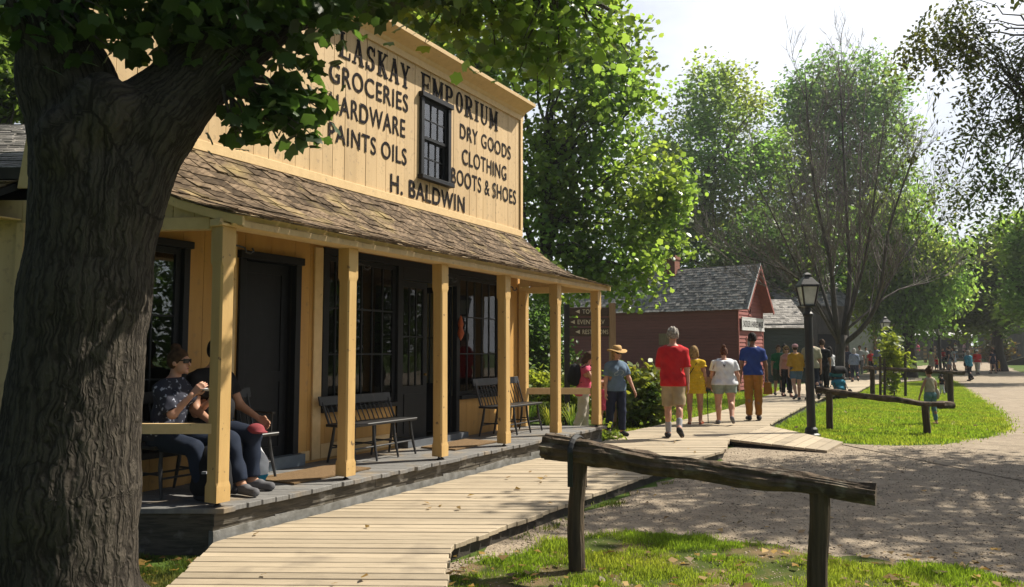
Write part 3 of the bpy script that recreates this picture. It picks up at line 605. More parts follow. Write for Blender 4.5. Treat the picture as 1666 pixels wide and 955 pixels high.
# shopfront windows and doors
def window_part(name, hole, cols, rows, **k):
    f = bevel(obj(name, frame_around(*hole, **k), M['dark'], store), .004); a, g = MB(), MB(); sash(a, g, hole[0] + .003, hole[1] - .003, hole[2] + .003, hole[3] - .003, cols, rows, n=-.03, st=.06)
    obj('sash', a, M['dark'], f); obj('window_pane', g, M['glass'], f); return f
window_part('window', lwin, 3, 3, w=.07)
f = bevel(obj('door_frame', frame_around(*door1, w=.085, sill=False, n0=-.14), M['dark'], store), .004)
d = MB(); d.box(door1[0] + .005, door1[1] - .005, -.13, -.09, .45, .62, S)
for a, b in ((door1[0] + .005, door1[0] + .11), (door1[1] - .11, door1[1] - .005)): d.box(a, b, -.13, -.09, .62, door1[3] - .01, S)
for z in (1.35, 2.57): d.box(door1[0] + .11, door1[1] - .11, -.13, -.09, z, z + .12, S)
d.box(door1[0] + .11, door1[1] - .11, -.12, -.105, .62, 1.35, S); d.box(door1[0] + .11, door1[1] - .11, -.12, -.105, 1.47, 2.57, S)
dd = obj('door', d, M['dark'], f)
st = MB(); st.box(door1[0] - .1, door1[1] + .1, .0065, .13, FZ + .004, FZ + .135, S); obj('door_step', st, pbr('blue_grey_step', (.10, .125, .15), rough=.6), store)
# shopfront: a wide dark frame, two many-paned windows and a half-open double door between them
sf = MB(); t = .07
sf.box(.67, 4.98, -.05, .03, 2.88, 2.97, S)
sf.box(.67, .75, -.05, .03, .96, 2.88, S); sf.box(4.9, 4.98, -.05, .03, .96, 2.88, S)
sf.box(3.42, 3.53, -.05, .032, FZ + .03, 2.88, S); sf.box(1.99, 2.08, -.05, .032, FZ + .03, 2.88, S)
sf.box(3.53, 5.0, -.05, .075, .96, 1.02, S); sf.box(.65, 1.99, -.05, .075, .96, 1.02, S)
sf.box(2.08, 3.42, -.05, .03, 2.70, 2.88, S)
sff = bevel(obj('shopfront_frame', sf, M['dark'], store), .004)
for (a, b, c, colz) in ((.75, 1.99, 5, 3), (3.53, 4.5, 4, 3), (4.53, 4.9, 2, 3)):
    x, g = MB(), MB(); sash(x, g, a + .003, b - .003, 1.023, 2.876, c, colz, n=-.03, st=.06, mun=.02); x.box(b - .002, b + .027, -.045, .0, 1.023, 2.876, S) if b > 4.4 and b < 4.6 else None
    obj('sash', x, M['dark'], sff); obj('window_pane', g, M['glass'], sff)
dl = MB(); g = MB(); sash(dl, g, 2.76, 3.415, .46, 2.695, 3, 2, n=-.06, st=.09, bot=.75, d=.04); dl.box(2.87, 3.3, -.05, -.03, .55, 1.1, S)
for q in (dl,):
    o = obj('door', q, M['dark'], store); obj('window_pane', g, M['glass'], o)
    hn = MB(); hn.lathe([(.022, 0), (.03, .012), (.02, .03), (.0, .036)], (*S(2.81, -.03, 0)[:2], 1.35), 10); obj('door_knob', hn, pbr('brass', (.35, .22, .06), metal=1., rough=.35), o)
od = MB(); gg = MB()
def fo(u, n, z): return S(2.1 + n * .94 + u * .12, -.06 - u * .98, z)                # the open leaf swings into the shop
sash(od, gg, .0, .62, .46, 2.695, 3, 2, n=0, st=.09, bot=.75, d=.04, fr=fo); o = obj('door', od, M['dark'], store); obj('window_pane', gg, M['glass'], o)
st = MB(); st.box(2.0, 3.5, .033, .2, FZ + .004, FZ + .09, S); obj('door_step', st, pbr('grey_step', (.11, .12, .135), rough=.6), store)
orn = MB(); orn.lathe([(.0, 0), (.03, .05), (.055, .12), (.03, .2), (.045, .26), (.02, .36), (0, .40)], (*S(2.03, .07, 0)[:2], 1.86), 10); tag(obj('hanging_ornament', orn, pbr('orange_tin', (.45, .10, .02), (.3, .05, .01), rough=.5)), 'small orange pendant ornament hung beside the shop doorway', 'ornament')
for a, b, n0, n1, lab in ((5.2, 6.35, .42, .98, 'brown coir mat before the first dark door'), (2.3, 3.4, .34, .9, 'brown coir mat in front of the shop double door')):
    tag(obj('door_mat', MB().box(a, b, n0, n1, FZ + .006, FZ + .022, S), M['mat']), lab, 'mat', 'coir doormats on the porch')

# benches against the shop wall
def bench(label, u0, u1, n0, seat=.43, bh=.0, arms=False):
    L_ = u0 - u1; t = thing('spindle_bench', label, 'bench', (*S((u0 + u1) / 2, n0 + .22, 0)[:2], FZ), group='dark spindle back benches')
    fr = lambda u, n, z: S(u0 - u, n0 + n, FZ + .004 + z)
    s = MB(); s.hexa([fr(0, 0.02, seat), fr(L_, .02, seat), fr(L_, .40, seat), fr(0, .40, seat), fr(0, .02, seat + .035), fr(L_, .02, seat + .03), fr(L_, .41, seat + .035), fr(0, .41, seat + .035)]); bevel(obj('seat', s, M['bench'], t), .008)
    for x in [.1, L_ * .36, L_ * .66, L_ - .1]:
        for a, b in ((.36, .40), (.07, .02)):
            sp = (x - L_ / 2) * .06; q = MB().tube([fr(x, a, seat), fr(x + sp * .4, (a * 2 + b) / 3 , seat * .6), fr(x + sp, b + (.03 if a > .2 else -.02) * 1, 0)], [.016, .021, .013], 8); obj('leg', q, M['bench'], t)
    st = MB()
    for n_ in (.385, .04): st.tube([fr(.1, n_, .17), fr(L_ - .1, n_, .17)], .011, 6)
    for x in [.1, L_ * .36, L_ * .66, L_ - .1]: st.tube([fr(x, .05, .2), fr(x, .38, .2)], .010, 6)
    obj('stretcher', st, M['bench'], t)
    b = MB(); b.hexa([fr(-.02, -.07, seat + .38 - bh), fr(L_ + .02, -.07, seat + .38 - bh), fr(L_ + .02, -.045, seat + .38 - bh), fr(-.02, -.045, seat + .38 - bh), fr(-.02, -.095, seat + .49 - bh), fr(L_ + .02, -.095, seat + .49 - bh), fr(L_ + .02, -.07, seat + .49 - bh), fr(-.02, -.07, seat + .49 - bh)]); bevel(obj('top_rail', b, M['bench'], t), .006)
    k = int(L_ / .085); sp = MB()
    for i in range(1, k): 
        x = L_ * i / k; sp.tube([fr(x, .05, seat + .03), fr(x, .0, seat + .2 - bh / 2), fr(x, -.058, seat + .39 - bh)], .0075, 6)
    for x in (.03, L_ - .03): sp.tube([fr(x, .05, seat + .03), fr(x, -.06, seat + .42 - bh)], .015, 6)
    obj('spindle', sp, M['bench'], t)
    for x in (.04, L_ - .04) if arms else ():
        ar = MB().bar(fr(x, -.03, seat + .24), fr(x, .36, seat + .23), .045, .022); ar.tube([fr(x, .32, seat + .03), fr(x, .33, seat + .23)], .011, 6); obj('armrest', ar, M['bench'], t)
    return t
bench('dark spindle bench under the large shop window, between the second and third posts', 5.12, 3.84, .2, .42, .14)
bench('dark spindle bench at the far end of the porch beside the end rail', 1.85, .45, .26, .43, .04)
bench('dark bench behind the corner post with two people sitting on it', 7.55, 6.1, .1, arms=True)

# the one-storey roof behind the false front, and the pent roof along its left side
def slope(x0, x1, p0, p1):
    p0, p1 = np.array(p0, float), np.array(p1, float); d = p1 - p0; l = np.linalg.norm(d); d /= l; nn = np.array((-d[1], d[0])); nn = nn if nn[1] > 0 else -nn
    return lambda u, q, h: (u, p0[0] + d[0] * q + nn[0] * h, p0[1] + d[1] * q + nn[1] * h), l
def eslope(p0, p1):
    f, l = slope(0, 0, p0, p1); return (lambda u, q, h: E_(f(u, q, h)[1], u, f(u, q, h)[2])), l
for nm, p0, p1, m, ex, lift in (('main_roof', (4.07, 4.72), (8.05, 3.29), M['shingle_grey'], .15, .006), ('pent_roof', (8.12, 3.17), (8.55, 2.93), M['shingle'], .13, .02)):
    f, l = eslope(p0, p1); obj(nm, shingles(f, -DEP, -.36 if nm != 'main_roof' else -.08, 0, l, ex, .1, .2, lift=lift), m, store)
dk = MB(); f, l = eslope((4.07, 4.72), (8.05, 3.29)); g, l2 = eslope((4.07, 4.72), (-.15, 3.2)); e, l3 = eslope((8.12, 3.17), (8.55, 2.93))
for q, ll, n1 in ((f, l, -.08), (g, l2, -.08), (e, l3, -.36)): dk.hexa([q(-DEP, 0, -.06), q(n1, 0, -.06), q(n1, ll - .03, -.06), q(-DEP, ll - .03, -.06), q(-DEP, 0, -.008), q(n1, 0, -.008), q(n1, ll - .03, -.008), q(-DEP, ll - .03, -.008)])
obj('roof_deck', dk, M['dark'], store)
fb = MB(); fb.box(8.50, 8.53, -DEP, -.30, 2.80, 2.915, E_); fb.box(8.16, 8.50, -DEP, -.30, 2.82, 2.835, E_); bevel(obj('fascia_board', fb, M['yellow_trim'], store), .004)
# ------------------------------------------------------------------ implicit surfaces (used for the trunk and the people)
def d_cap(P, a, b, ra, rb, sq=None):
    a = np.asarray(a, np.float32); b = np.asarray(b, np.float32); ba = b - a; pa = P - a
    if sq is not None: pa = pa * sq; ba = ba * sq
    t = np.clip((pa @ ba) / (ba @ ba + 1e-9), 0, 1); return np.linalg.norm(pa - t[..., None] * ba, axis=-1) - (ra + (rb - ra) * t)
def d_ell(P, c, r, rot=None):
    q = P - np.asarray(c, np.float32)
    if rot is not None: q = q @ np.asarray(rot, np.float32)
    r = np.asarray(r, np.float32); k0 = np.linalg.norm(q / r, axis=-1); k1 = np.linalg.norm(q / (r * r), axis=-1) + 1e-9; return k0 * (k0 - 1) / k1
def smin(a, b, k):
    h = np.clip(.5 + .5 * (b - a) / k, 0, 1); return b + (a - b) * h - k * h * (1 - h)
def snet(fn, lo, hi, h):
    ax = [np.arange(l, u + h, h, dtype=np.float32) for l, u in zip(lo, hi)]
    P = np.stack(np.meshgrid(*ax, indexing='ij'), -1); V = fn(P).astype(np.float32); I = V < 0; n = V.shape
    c = lambda A, i, j, k: A[i:n[0] - 1 + i, j:n[1] - 1 + j, k:n[2] - 1 + k]
    cor = [(i, j, k) for i in (0, 1) for j in (0, 1) for k in (0, 1)]
    anyi = np.zeros([m - 1 for m in n], bool); alli = ~anyi
    for q in cor: anyi |= c(I, *q); alli &= c(I, *q)
    mk = anyi & ~alli; idx = -np.ones(mk.shape, np.int64); w = np.argwhere(mk); idx[mk] = np.arange(len(w))
    acc = np.zeros((len(w), 3), np.float32); cnt = np.zeros(len(w), np.float32)
    for a in cor:
        for d in range(3):
            if a[d]: continue
            b = list(a); b[d] = 1; va = V[w[:, 0] + a[0], w[:, 1] + a[1], w[:, 2] + a[2]]; vb = V[w[:, 0] + b[0], w[:, 1] + b[1], w[:, 2] + b[2]]
            x = (va < 0) != (vb < 0); t = np.where(x, va / np.where(x, va - vb, 1), 0); p = np.tile(np.array(a, np.float32), (len(w), 1)); p[:, d] += t; acc[x] += p[x]; cnt[x] += 1
    v = np.asarray(lo, np.float32) + (w + acc / np.maximum(cnt, 1)[:, None]) * h
    F = []
    for d in range(3):
        e1, e2 = (d + 1) % 3, (d + 2) % 3; s0 = [slice(None)] * 3; s1 = [slice(None)] * 3; s0[d] = slice(0, -1); s1[d] = slice(1, None)
        for e in (e1, e2): s0[e] = slice(1, -1); s1[e] = slice(1, -1)
        A, Bv = I[tuple(s0)], I[tuple(s1)]; x = np.argwhere(A != Bv); sg = A[tuple(x.T)]; x[:, e1] += 1; x[:, e2] += 1
        def cell(o1, o2): y = x.copy(); y[:, e1] += o1; y[:, e2] += o2; return idx[tuple(y.T)]
        q = np.stack([cell(-1, -1), cell(0, -1), cell(0, 0), cell(-1, 0)], 1); q[~sg] = q[~sg][:, ::-1]; F.append(q)
    return v, np.concatenate(F)

# ------------------------------------------------------------------ leaves and crowns
def rots(n, tilt=.9, droop=0.):
    """random leaf frames: normal mostly up, tilted"""
    a = RNG.uniform(0, 6.283, n); nx = RNG.normal(0, tilt, (n, 3)); nx[:, 2] = np.abs(nx[:, 2]) * .5 + .6; nx /= np.linalg.norm(nx, axis=1)[:, None]
    d = np.stack([np.cos(a), np.sin(a), np.full(n, -droop)], 1); d -= nx * (d * nx).sum(1)[:, None]; d /= np.linalg.norm(d, axis=1)[:, None]; s = np.cross(nx, d); return np.stack([s, d, nx], 1)
MAPLE = np.array([(0, -.45, 0), (.24, -.26, -.02), (.50, -.06, -.10), (.40, .10, -.05), (.42, .36, -.1), (.22, .40, -.03), (0, .64, -.10), (-.22, .40, -.03), (-.42, .36, -.1), (-.40, .10, -.05), (-.50, -.06, -.10), (-.24, -.26, -.02)])
MAPLE_F = [(0, 1, 5, 6), (0, 6, 7, 11), (1, 2, 3, 5), (11, 7, 9, 10), (3, 4, 5, 5), (7, 8, 9, 9)]
OVAL = np.array([(0, -.5, 0), (.27, -.12, -.04), (.22, .25, -.05), (0, .55, -.1), (-.22, .25, -.05), (-.27, -.12, -.04)])
OVAL_F = [(0, 1, 2, 3), (0, 3, 4, 5)]
DIA = np.array([(0, -.5, 0), (.33, .02, -.06), (0, .55, -.12), (-.33, .02, -.06)]); DIA_F = [(0, 1, 2, 3)]
def leaves(name, P, size, tpl, m, parent, tilt=.9, droop=.3, sv=.42):
    V, Fc = tpl; n = len(P); Rm = rots(n, tilt, droop); s = size * (1 + RNG.uniform(-sv, sv, n))
    v = np.einsum('kj,njc->nkc', V, Rm) * s[:, None, None] + P[:, None, :]; k = len(V)
    Fq = [f for f in Fc if len(set(f)) == 4]; Ft = [tuple(dict.fromkeys(f)) for f in Fc if len(set(f)) == 3]
    o = np.arange(n)[:, None, None] * k
    if Ft:   # keep one polygon size: split the quads
        T = Ft + [(f[0], f[1], f[2]) for f in Fq] + [(f[0], f[2], f[3]) for f in Fq]; f = (o + np.array(T)[None]).reshape(-1, 3)
    else: f = (o + np.array(Fq)[None]).reshape(-1, 4)
    return obj(name, mesh_np(name, v.reshape(-1, 3), f), m, parent)
def blob_pts(blobs, n, per=9, spread=.35, shell=2.2, zmin=.1):
    """points in clusters inside ellipsoids (centre, radii)"""
    w = np.array([np.prod(r) ** .75 * (q[2] if len(q) > 2 else 1) for q in blobs for r in [q[1]]]); w = w / w.sum(); nc = max(1, n // per); bi = RNG.choice(len(blobs), nc, p=w); d = RNG.normal(0, 1, (nc, 3)); d /= np.linalg.norm(d, axis=1)[:, None]
    r = RNG.random(nc) ** (1 / shell); C = np.array([q[0] for q in blobs]); Rr = np.array([q[1] for q in blobs]); c = C[bi] + d * Rr[bi] * r[:, None]
    p = np.repeat(c, per, 0) + RNG.normal(0, spread, (nc * per, 3)) * np.array((1, 1, .7)); return p[p[:, 2] > zmin], c
def pxblobs(L_, Yd):
    out = []
    for q in L_:
        x, y, rx, ry = q[:4]; Y = q[4] if len(q) > 4 else Yd; c = aty(x, y, Y); k = Y / FPX; out.append((c, np.array((rx * k, (rx + ry) * .5 * k, ry * k)), q[5] if len(q) > 5 else 1))
    return out
def wpath(a, b, n=6, sag=.12, jit=.05):
    a, b = np.array(a, float), np.array(b, float); l = np.linalg.norm(b - a); P = []
    for i in range(n + 1):
        t = i / n; p = a + (b - a) * t; p[2] += sag * l * math.sin(math.pi * t) ; p += np.array([random.gauss(0, jit * l * .3) if 0 < i < n else 0 for _ in range(3)]); P.append(p)
    return P
def limbs(trunk_top, targets, r0, n=14, parent=None, m=None, name='branch'):
    mb = MB(); sel = targets[RNG.choice(len(targets), min(n, len(targets)), replace=False)]
    for t in sel:
        k = random.uniform(0, 1); s = trunk_top[0] * (1 - k) + trunk_top[1] * k; mb.tube(wpath(s, t, 6, .06, .06), list(np.linspace(r0 * (1 - .5 * k), r0 * .12, 7)), 6)
    return obj(name, mb, m, parent, sm=True)
M['bark'] = pbr('tree_bark', (.095, .078, .06), (.045, .037, .03), rough=.95, scale=3, stretch=(5, 5, .7), bump=.8, bscale=9, bdist=.04)
M['bark_far'] = pbr('far_bark', (.06, .05, .042), (.035, .03, .025), rough=.95, scale=3, stretch=(5, 5, .7))
def tree(name, label, base, top, r0, blobs, n, size, tpl, m, per=9, spread=.35, group=None, nl=14, tilt=.9, droop=.3, zmin=.5, cat='tree', bark=None, shell=2.2, lean=None):
    t = thing(name, label, cat, (base[0], base[1], 0), group=group); bark = bark or M['bark_far']
    b, tp = np.array((base[0], base[1], -.05)), np.array(top, float)
    obj('trunk', MB().tube(wpath(b, tp, 7, 0, .04), [r0 * 1.5, r0 * 1.08, r0, r0 * .95, r0 * .85, r0 * .7, r0 * .55, r0 * .4], 12, jit=.1), bark, t, sm=True)
    p, c = blob_pts(blobs, n, per, spread, shell, zmin)
    limbs((b + (tp - b) * .45, tp), c, r0 * .45, nl, t, bark); leaves('crown', p, size, tpl, m, t, tilt, droop); return t
MP, OV, DI = (MAPLE, MAPLE_F), (OVAL, OVAL_F), (DIA, DIA_F)
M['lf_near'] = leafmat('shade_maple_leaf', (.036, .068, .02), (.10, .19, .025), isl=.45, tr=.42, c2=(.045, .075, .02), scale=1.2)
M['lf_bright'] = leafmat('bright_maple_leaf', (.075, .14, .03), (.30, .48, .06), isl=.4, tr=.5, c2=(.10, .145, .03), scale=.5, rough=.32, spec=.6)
M['lf_mid'] = leafmat('mid_green_leaf', (.06, .125, .04), (.24, .45, .09), isl=.35, tr=.5, c2=(.09, .13, .04), scale=.12)
M['lf_dark'] = leafmat('deep_green_leaf', (.045, .085, .027), (.15, .28, .05), isl=.35, tr=.46, c2=(.07, .10, .025), scale=.15)
M['lf_yel'] = leafmat('yellowing_leaf', (.07, .14, .036), (.28, .50, .08), isl=.4, tr=.52, c2=(.11, .145, .036), scale=.2)
M['lf_locust'] = leafmat('locust_leaflet', (.036, .062, .018), (.085, .14, .022), isl=.45, tr=.4, c2=(.07, .08, .018), scale=.5)
M['lf_hyd'] = leafmat('hydrangea_leaf', (.06, .12, .02), (.17, .28, .03), isl=.4, tr=.45, c2=(.16, .18, .03), scale=1.1)
M['lf_lime'] = leafmat('lime_leaf', (.20, .25, .03), (.38, .42, .04), isl=.3, tr=.5, c2=(.12, .19, .025), scale=1.4)

# ------------------------------------------------------------------ the big maple in front
maple = thing('maple_tree', 'massive forked maple trunk with deep furrowed bark at the porch corner', 'tree', (*aty(108, 1041, 4.7)[:2], 0))
q = lambda x, y, Y=4.7: aty(x, y, Y)
TR = [(q(104, 1060), q(107, 800), .40, .39), (q(107, 800), q(141, 480), .39, .345), (q(141, 480), q(162, 300), .345, .355),
      (q(156, 340), q(113, 140, 4.68), .31, .262), (q(113, 140, 4.68), q(74, 0, 4.6), .262, .20), (q(74, 0, 4.6), q(30, -260, 4.5), .20, .16),
      (q(180, 330), q(250, 195, 4.75), .28, .245), (q(250, 195, 4.75), q(350, 95, 4.9), .245, .21), (q(350, 95, 4.9), q(480, -5, 5.2), .22, .18), (q(480, -5, 5.2), q(640, -110, 5.7), .19, .14)]
roots = [(q(104, 960), np.array((q(104, 960)[0] + .58 * math.cos(a), 4.7 + .58 * math.sin(a), .0)), .26, .10) for a in (-.3, .8, 2.0, 3.3, 4.2, 5.2)]
knots = [(q(95, 225, 4.36), .13), (q(165, 175, 4.42), .16)]
def trunk_sdf(P):
    d = None
    for a, b, ra, rb in TR + roots:
        e = d_cap(P, a, b, ra, rb); d = e if d is None else smin(d, e, .10)
    for c, r in knots: d = smin(d, d_ell(P, c, (r, r * .8, r * 1.3)), .12)
    return d
tv, tf = snet(trunk_sdf, (-3.9, 4.0, -.05), (-.45, 5.95, 5.4), .021)
best = np.full(len(tv), 1e9); uvw = np.zeros((len(tv), 3)); off = 0.
for a, b, ra, rb in TR:
    dd = d_cap(tv, a, b, ra, rb); ax = (b - a) / np.linalg.norm(b - a); l = (tv - a) @ ax; e1 = np.cross(ax, (0, 1, 0)); e1 /= np.linalg.norm(e1); e2 = np.cross(ax, e1); rr = tv - a - l[:, None] * ax
    # angle round the limb times one fixed radius, so ridges keep their width
    an = np.arctan2(rr @ e2, rr @ e1); co = np.stack([np.cos(an) * .40, np.sin(an) * .40, l + off], 1); k = dd < best; best[k] = dd[k]; uvw[k] = co[k]; off += np.linalg.norm(b - a)
tme = mesh_np('trunk', tv, tf); smooth(tme)
nrm = np.empty(len(tv) * 3, np.float32); tme.vertices.foreach_get('normal', nrm); nrm = nrm.reshape(-1, 3)
disp = np.array([noise.ridged_multi_fractal((u * 13, v_ * 13, w * 2.6 + .5 * noise.noise((u * 5, v_ * 5, w * 3))), .9, 2.0, 3, 1.0, 2.0) for u, v_, w in uvw])
disp = (disp - disp.mean()) * .010
tv = tv + nrm * disp[:, None]; tme.vertices.foreach_set('co', tv.astype(np.float32).ravel())
at = tme.attributes.new('bark_coord', 'FLOAT_VECTOR', 'POINT'); at.data.foreach_set('vector', uvw.astype(np.float32).ravel()); tme.update()
def barkmat():
    m = bpy.data.materials.new('furrowed_bark'); m.use_nodes = True; nt = m.node_tree; L = nt.links.new; p = nt.nodes['Principled BSDF']; p.inputs['Roughness'].default_value = .95; p.inputs['Specular IOR Level'].default_value = .2
    a = N(nt, 'ShaderNodeAttribute'); a.attribute_name = 'bark_coord'
    ds = N(nt, 'ShaderNodeTexNoise'); ds.inputs['Scale'].default_value = 7; ds.inputs['Detail'].default_value = 3; L(a.outputs['Vector'], ds.inputs['Vector'])
    sb = N(nt, 'ShaderNodeVectorMath', operation='SUBTRACT'); sb.inputs[1].default_value = (.5, .5, .5); L(ds.outputs['Color'], sb.inputs[0])
    sc = N(nt, 'ShaderNodeVectorMath', operation='MULTIPLY_ADD'); sc.inputs[1].default_value = (.11, .11, .16); L(sb.outputs[0], sc.inputs[0]); L(a.outputs['Vector'], sc.inputs[2])
    mp = N(nt, 'ShaderNodeMapping'); mp.inputs['Scale'].default_value = (36, 36, 4.6); L(sc.outputs[0], mp.inputs[0])
    v = N(nt, 'ShaderNodeTexVoronoi', feature='DISTANCE_TO_EDGE'); v.inputs['Scale'].default_value = 1.0; v.inputs['Randomness'].default_value = 1.; L(mp.outputs[0], v.inputs['Vector'])
    r = N(nt, 'ShaderNodeMapRange', interpolation_type='SMOOTHSTEP'); r.inputs[1].default_value = .0; r.inputs[2].default_value = .34; L(v.outputs['Distance'], r.inputs[0])
    v2 = N(nt, 'ShaderNodeTexVoronoi', feature='DISTANCE_TO_EDGE'); v2.inputs['Scale'].default_value = .42; L(mp.outputs[0], v2.inputs['Vector'])
    q2 = N(nt, 'ShaderNodeMapRange', interpolation_type='SMOOTHSTEP'); q2.inputs[2].default_value = .3; L(v2.outputs['Distance'], q2.inputs[0])
    mm = N(nt, 'ShaderNodeMath', operation='MULTIPLY_ADD'); mm.inputs[1].default_value = .5; L(r.outputs[0], mm.inputs[0])
    m5 = N(nt, 'ShaderNodeMath', operation='MULTIPLY'); m5.inputs[1].default_value = .5; L(q2.outputs[0], m5.inputs[0]); L(m5.outputs[0], mm.inputs[2]); r = mm
    f = N(nt, 'ShaderNodeTexNoise'); f.inputs['Scale'].default_value = 2.2; f.inputs['Detail'].default_value = 10; f.inputs['Roughness'].default_value = .7; L(mp.outputs[0], f.inputs['Vector'])
    ad = N(nt, 'ShaderNodeMath', operation='MULTIPLY_ADD'); ad.inputs[1].default_value = .55; L(f.outputs['Fac'], ad.inputs[0]); L(r.outputs[0], ad.inputs[2])
    b = N(nt, 'ShaderNodeBump'); b.inputs['Strength'].default_value = 1.; b.inputs['Distance'].default_value = .02; L(ad.outputs[0], b.inputs['Height']); L(b.outputs[0], p.inputs['Normal'])
    cr = N(nt, 'ShaderNodeValToRGB'); L(ad.outputs[0], cr.inputs[0]); e = cr.color_ramp.elements; e[0].position = .25; e[0].color = (.018, .014, .011, 1); e[1].position = 1.25 / 1.3; e[1].color = (.066, .055, .043, 1); x = e.new(.55); x.color = (.04, .033, .026, 1)
    L(cr.outputs[0], p.inputs['Base Color']); return m
M['furrow'] = barkmat()
obj('trunk', tme, M['furrow'], maple)
mt = lambda L_: [(aty(x, y, Y), np.array((r, r * 1.1, r * .8)), w) for x, y, Y, r, w in L_]
dense = mt([(20, 10, 4.5, .3, .5), (110, 30, 4.4, .28, .7), (200, 20, 4.5, .30, 1), (260, 50, 4.6, .22, 1), (150, 60, 4.3, .16, .6), (320, 40, 4.7, .26, 1.1), (385, 5, 4.7, .32, 1.1), (450, 15, 4.9, .30, 1.2), (500, 25, 5.0, .33, 1.2), (330, -30, 4.9, .5, 1), (470, -60, 5.2, .5, 1), (230, -60, 4.9, .5, .8), (80, -50, 4.7, .5, .7), (405, 55, 4.8, .2, 1), (290, 70, 4.7, .16, .6), (545, -5, 5.4, .20, 1), (600, 5, 5.7, .2, 1), (640, -60, 5.9, .5, .8), (655, 10, 5.9, .14, .6), (478, 92, 5.1, .16, .8)])
hang = mt([(490, 150, 5.1, .18, 1.1), (465, 165, 5.0, .2, 1.1), (435, 185, 4.9, .17, 1), (395, 190, 4.8, .13, .9), (380, 225, 4.8, .10, .8), (490, 200, 5.1, .10, 1), (512, 165, 5.2, .09, 1), (455, 220, 4.9, .08, .6), (490, 215, 5.0, .09, .6), (415, 150, 4.8, .16, 1)])
lit = mt([(700, 20, 6.6, .35, .7), (745, 35, 6.8, .28, 1), (800, 25, 6.9, .36, 1), (795, 82, 6.9, .22, 1), (850, 65, 7.0, .40, 1), (842, 108, 7.0, .20, 1), (870, 125, 7.1, .16, .8), (910, 60, 7.2, .40, .9), (900, 110, 7.2, .22, .8), (960, 50, 7.3, .38, .8), (1000, 80, 7.4, .24, .7), (1025, 95, 7.4, .14, .7), (860, -20, 7.1, .6, .7), (960, -40, 7.4, .6, .6), (760, -40, 6.9, .6, .6), (738, 62, 6.8, .14, .7), (720, -10, 6.6, .4, .8), (880, 10, 7.0, .5, .9)])
over = [(np.array(c), np.array((r, r, r * .7)), 1) for c, r in (((-1.9, 5.4, 5.6), 1.1), ((-.9, 6.1, 5.3), 1.2), ((-.6, 5.2, 5.6), .9), ((-2.8, 5.0, 6.2), 1.3), ((-1.4, 6.0, 6.4), 1.2), ((-3.8, 4.6, 6.0), 1.3), ((-2.6, 6.0, 7.2), 1.5), ((-.4, 5.2, 6.8), 1.4), ((-4.8, 5.2, 6.5), 1.4), ((-1.0, 3.6, 6.5), 1.4), ((-3.0, 3.2, 6.4), 1.4))]
def twigs(blobs, hub, r=.02, nm='branch', ns=2):
    mb = MB()
    for b in blobs:
        for _ in range(ns):
            e = b[0] + RNG.normal(0, .5, 3) * b[1]; h = min(hub, key=lambda p: np.linalg.norm(p - b[0])); mb.tube(wpath(h, e, 6, .05, .07), list(np.linspace(r, r * .18, 7)), 5)
    return obj(nm, mb, M['bark'], maple, sm=True)
hubs = [q(68, 0, 4.6), q(350, 110, 4.9), q(480, 10, 5.2), q(640, -110, 5.7), q(30, -260, 4.5)]
hub2 = [q(640, -110, 5.7), aty(760, -60, 6.6), aty(900, -30, 7.1)]
twigs(dense + hang, hubs, .022); twigs(lit, hub2, .018)
bm = MB(); bm.tube([q(630, -100, 5.68), aty(700, -90, 6.2), aty(800, -50, 6.8), aty(920, -20, 7.2), aty(1000, 20, 7.4)], [.12, .09, .07, .045, .015], 8); bm.tube([q(32, -255, 4.5), np.array((-2.6, 5.2, 6.2)), np.array((-2.0, 6., 7.5))], [.17, .12, .05], 8); bm.tube([q(630, -100, 5.68), np.array((-.4, 6.2, 5.6)), np.array((.6, 7, 6.6))], [.12, .09, .04], 8); obj('branch', bm, M['bark'], maple, sm=True)
P1, _ = blob_pts(dense, 2500, 6, .085, 2.5); P2, _ = blob_pts(hang, 300, 4, .095, 2.2); P3, _ = blob_pts(lit, 1700, 9, .10, 2.5); P4, _ = blob_pts(over, 9000, 8, .16, 2.5)
leaves('crown', np.concatenate([P1, P2]), .098, MP, M['lf_near'], maple, .9, .6, .5); leaves('crown', P3, .10, MP, M['lf_bright'], maple, .9, .4, .5); leaves('crown', P4, .15, MP, M['lf_near'], maple, .7, .3)  # same maple: light and shade put into two leaf colours, brighter on backlit branch

# ------------------------------------------------------------------ other trees
def T(x, Y): return aty(x, 572, Y)[:2]
tree('maple_tree', 'sunlit bright green maple between the store and the red house', T(862, 22.5), aty(900, 200, 22.5), .22,
     pxblobs([(960, 190, 110, 130), (1010, 310, 110, 100), (1068, 370, 62, 75), (930, 390, 90, 90), (880, 300, 80, 110), (780, 90, 120, 100), (900, 60, 130, 100), (1000, 110, 70, 90), (900, 500, 50, 45, 20.5), (965, 440, 70, 55), (680, 50, 90, 80), (1045, 430, 40, 55, 21), (855, 460, 40, 60, 20), (1020, 470, 30, 35, 20.5), (1090, 320, 40, 60)], 22.5), 25000, .15, MP, M['lf_bright'], per=18, spread=.24, nl=30, droop=.5)
tree('ash_tree', 'tall hazy tree with yellowing top behind the red house chimney', T(1150, 56), aty(1160, 250, 56), .4,
     pxblobs([(1170, 180, 85, 70), (1100, 260, 75, 90), (1200, 290, 85, 90), (1130, 390, 90, 90), (1220, 410, 80, 90), (1080, 340, 60, 100), (1165, 120, 45, 35), (1060, 420, 60, 60), (1250, 260, 40, 60)], 56), 36000, .30, DI, M['lf_yel'], per=40, spread=.62, group=None)
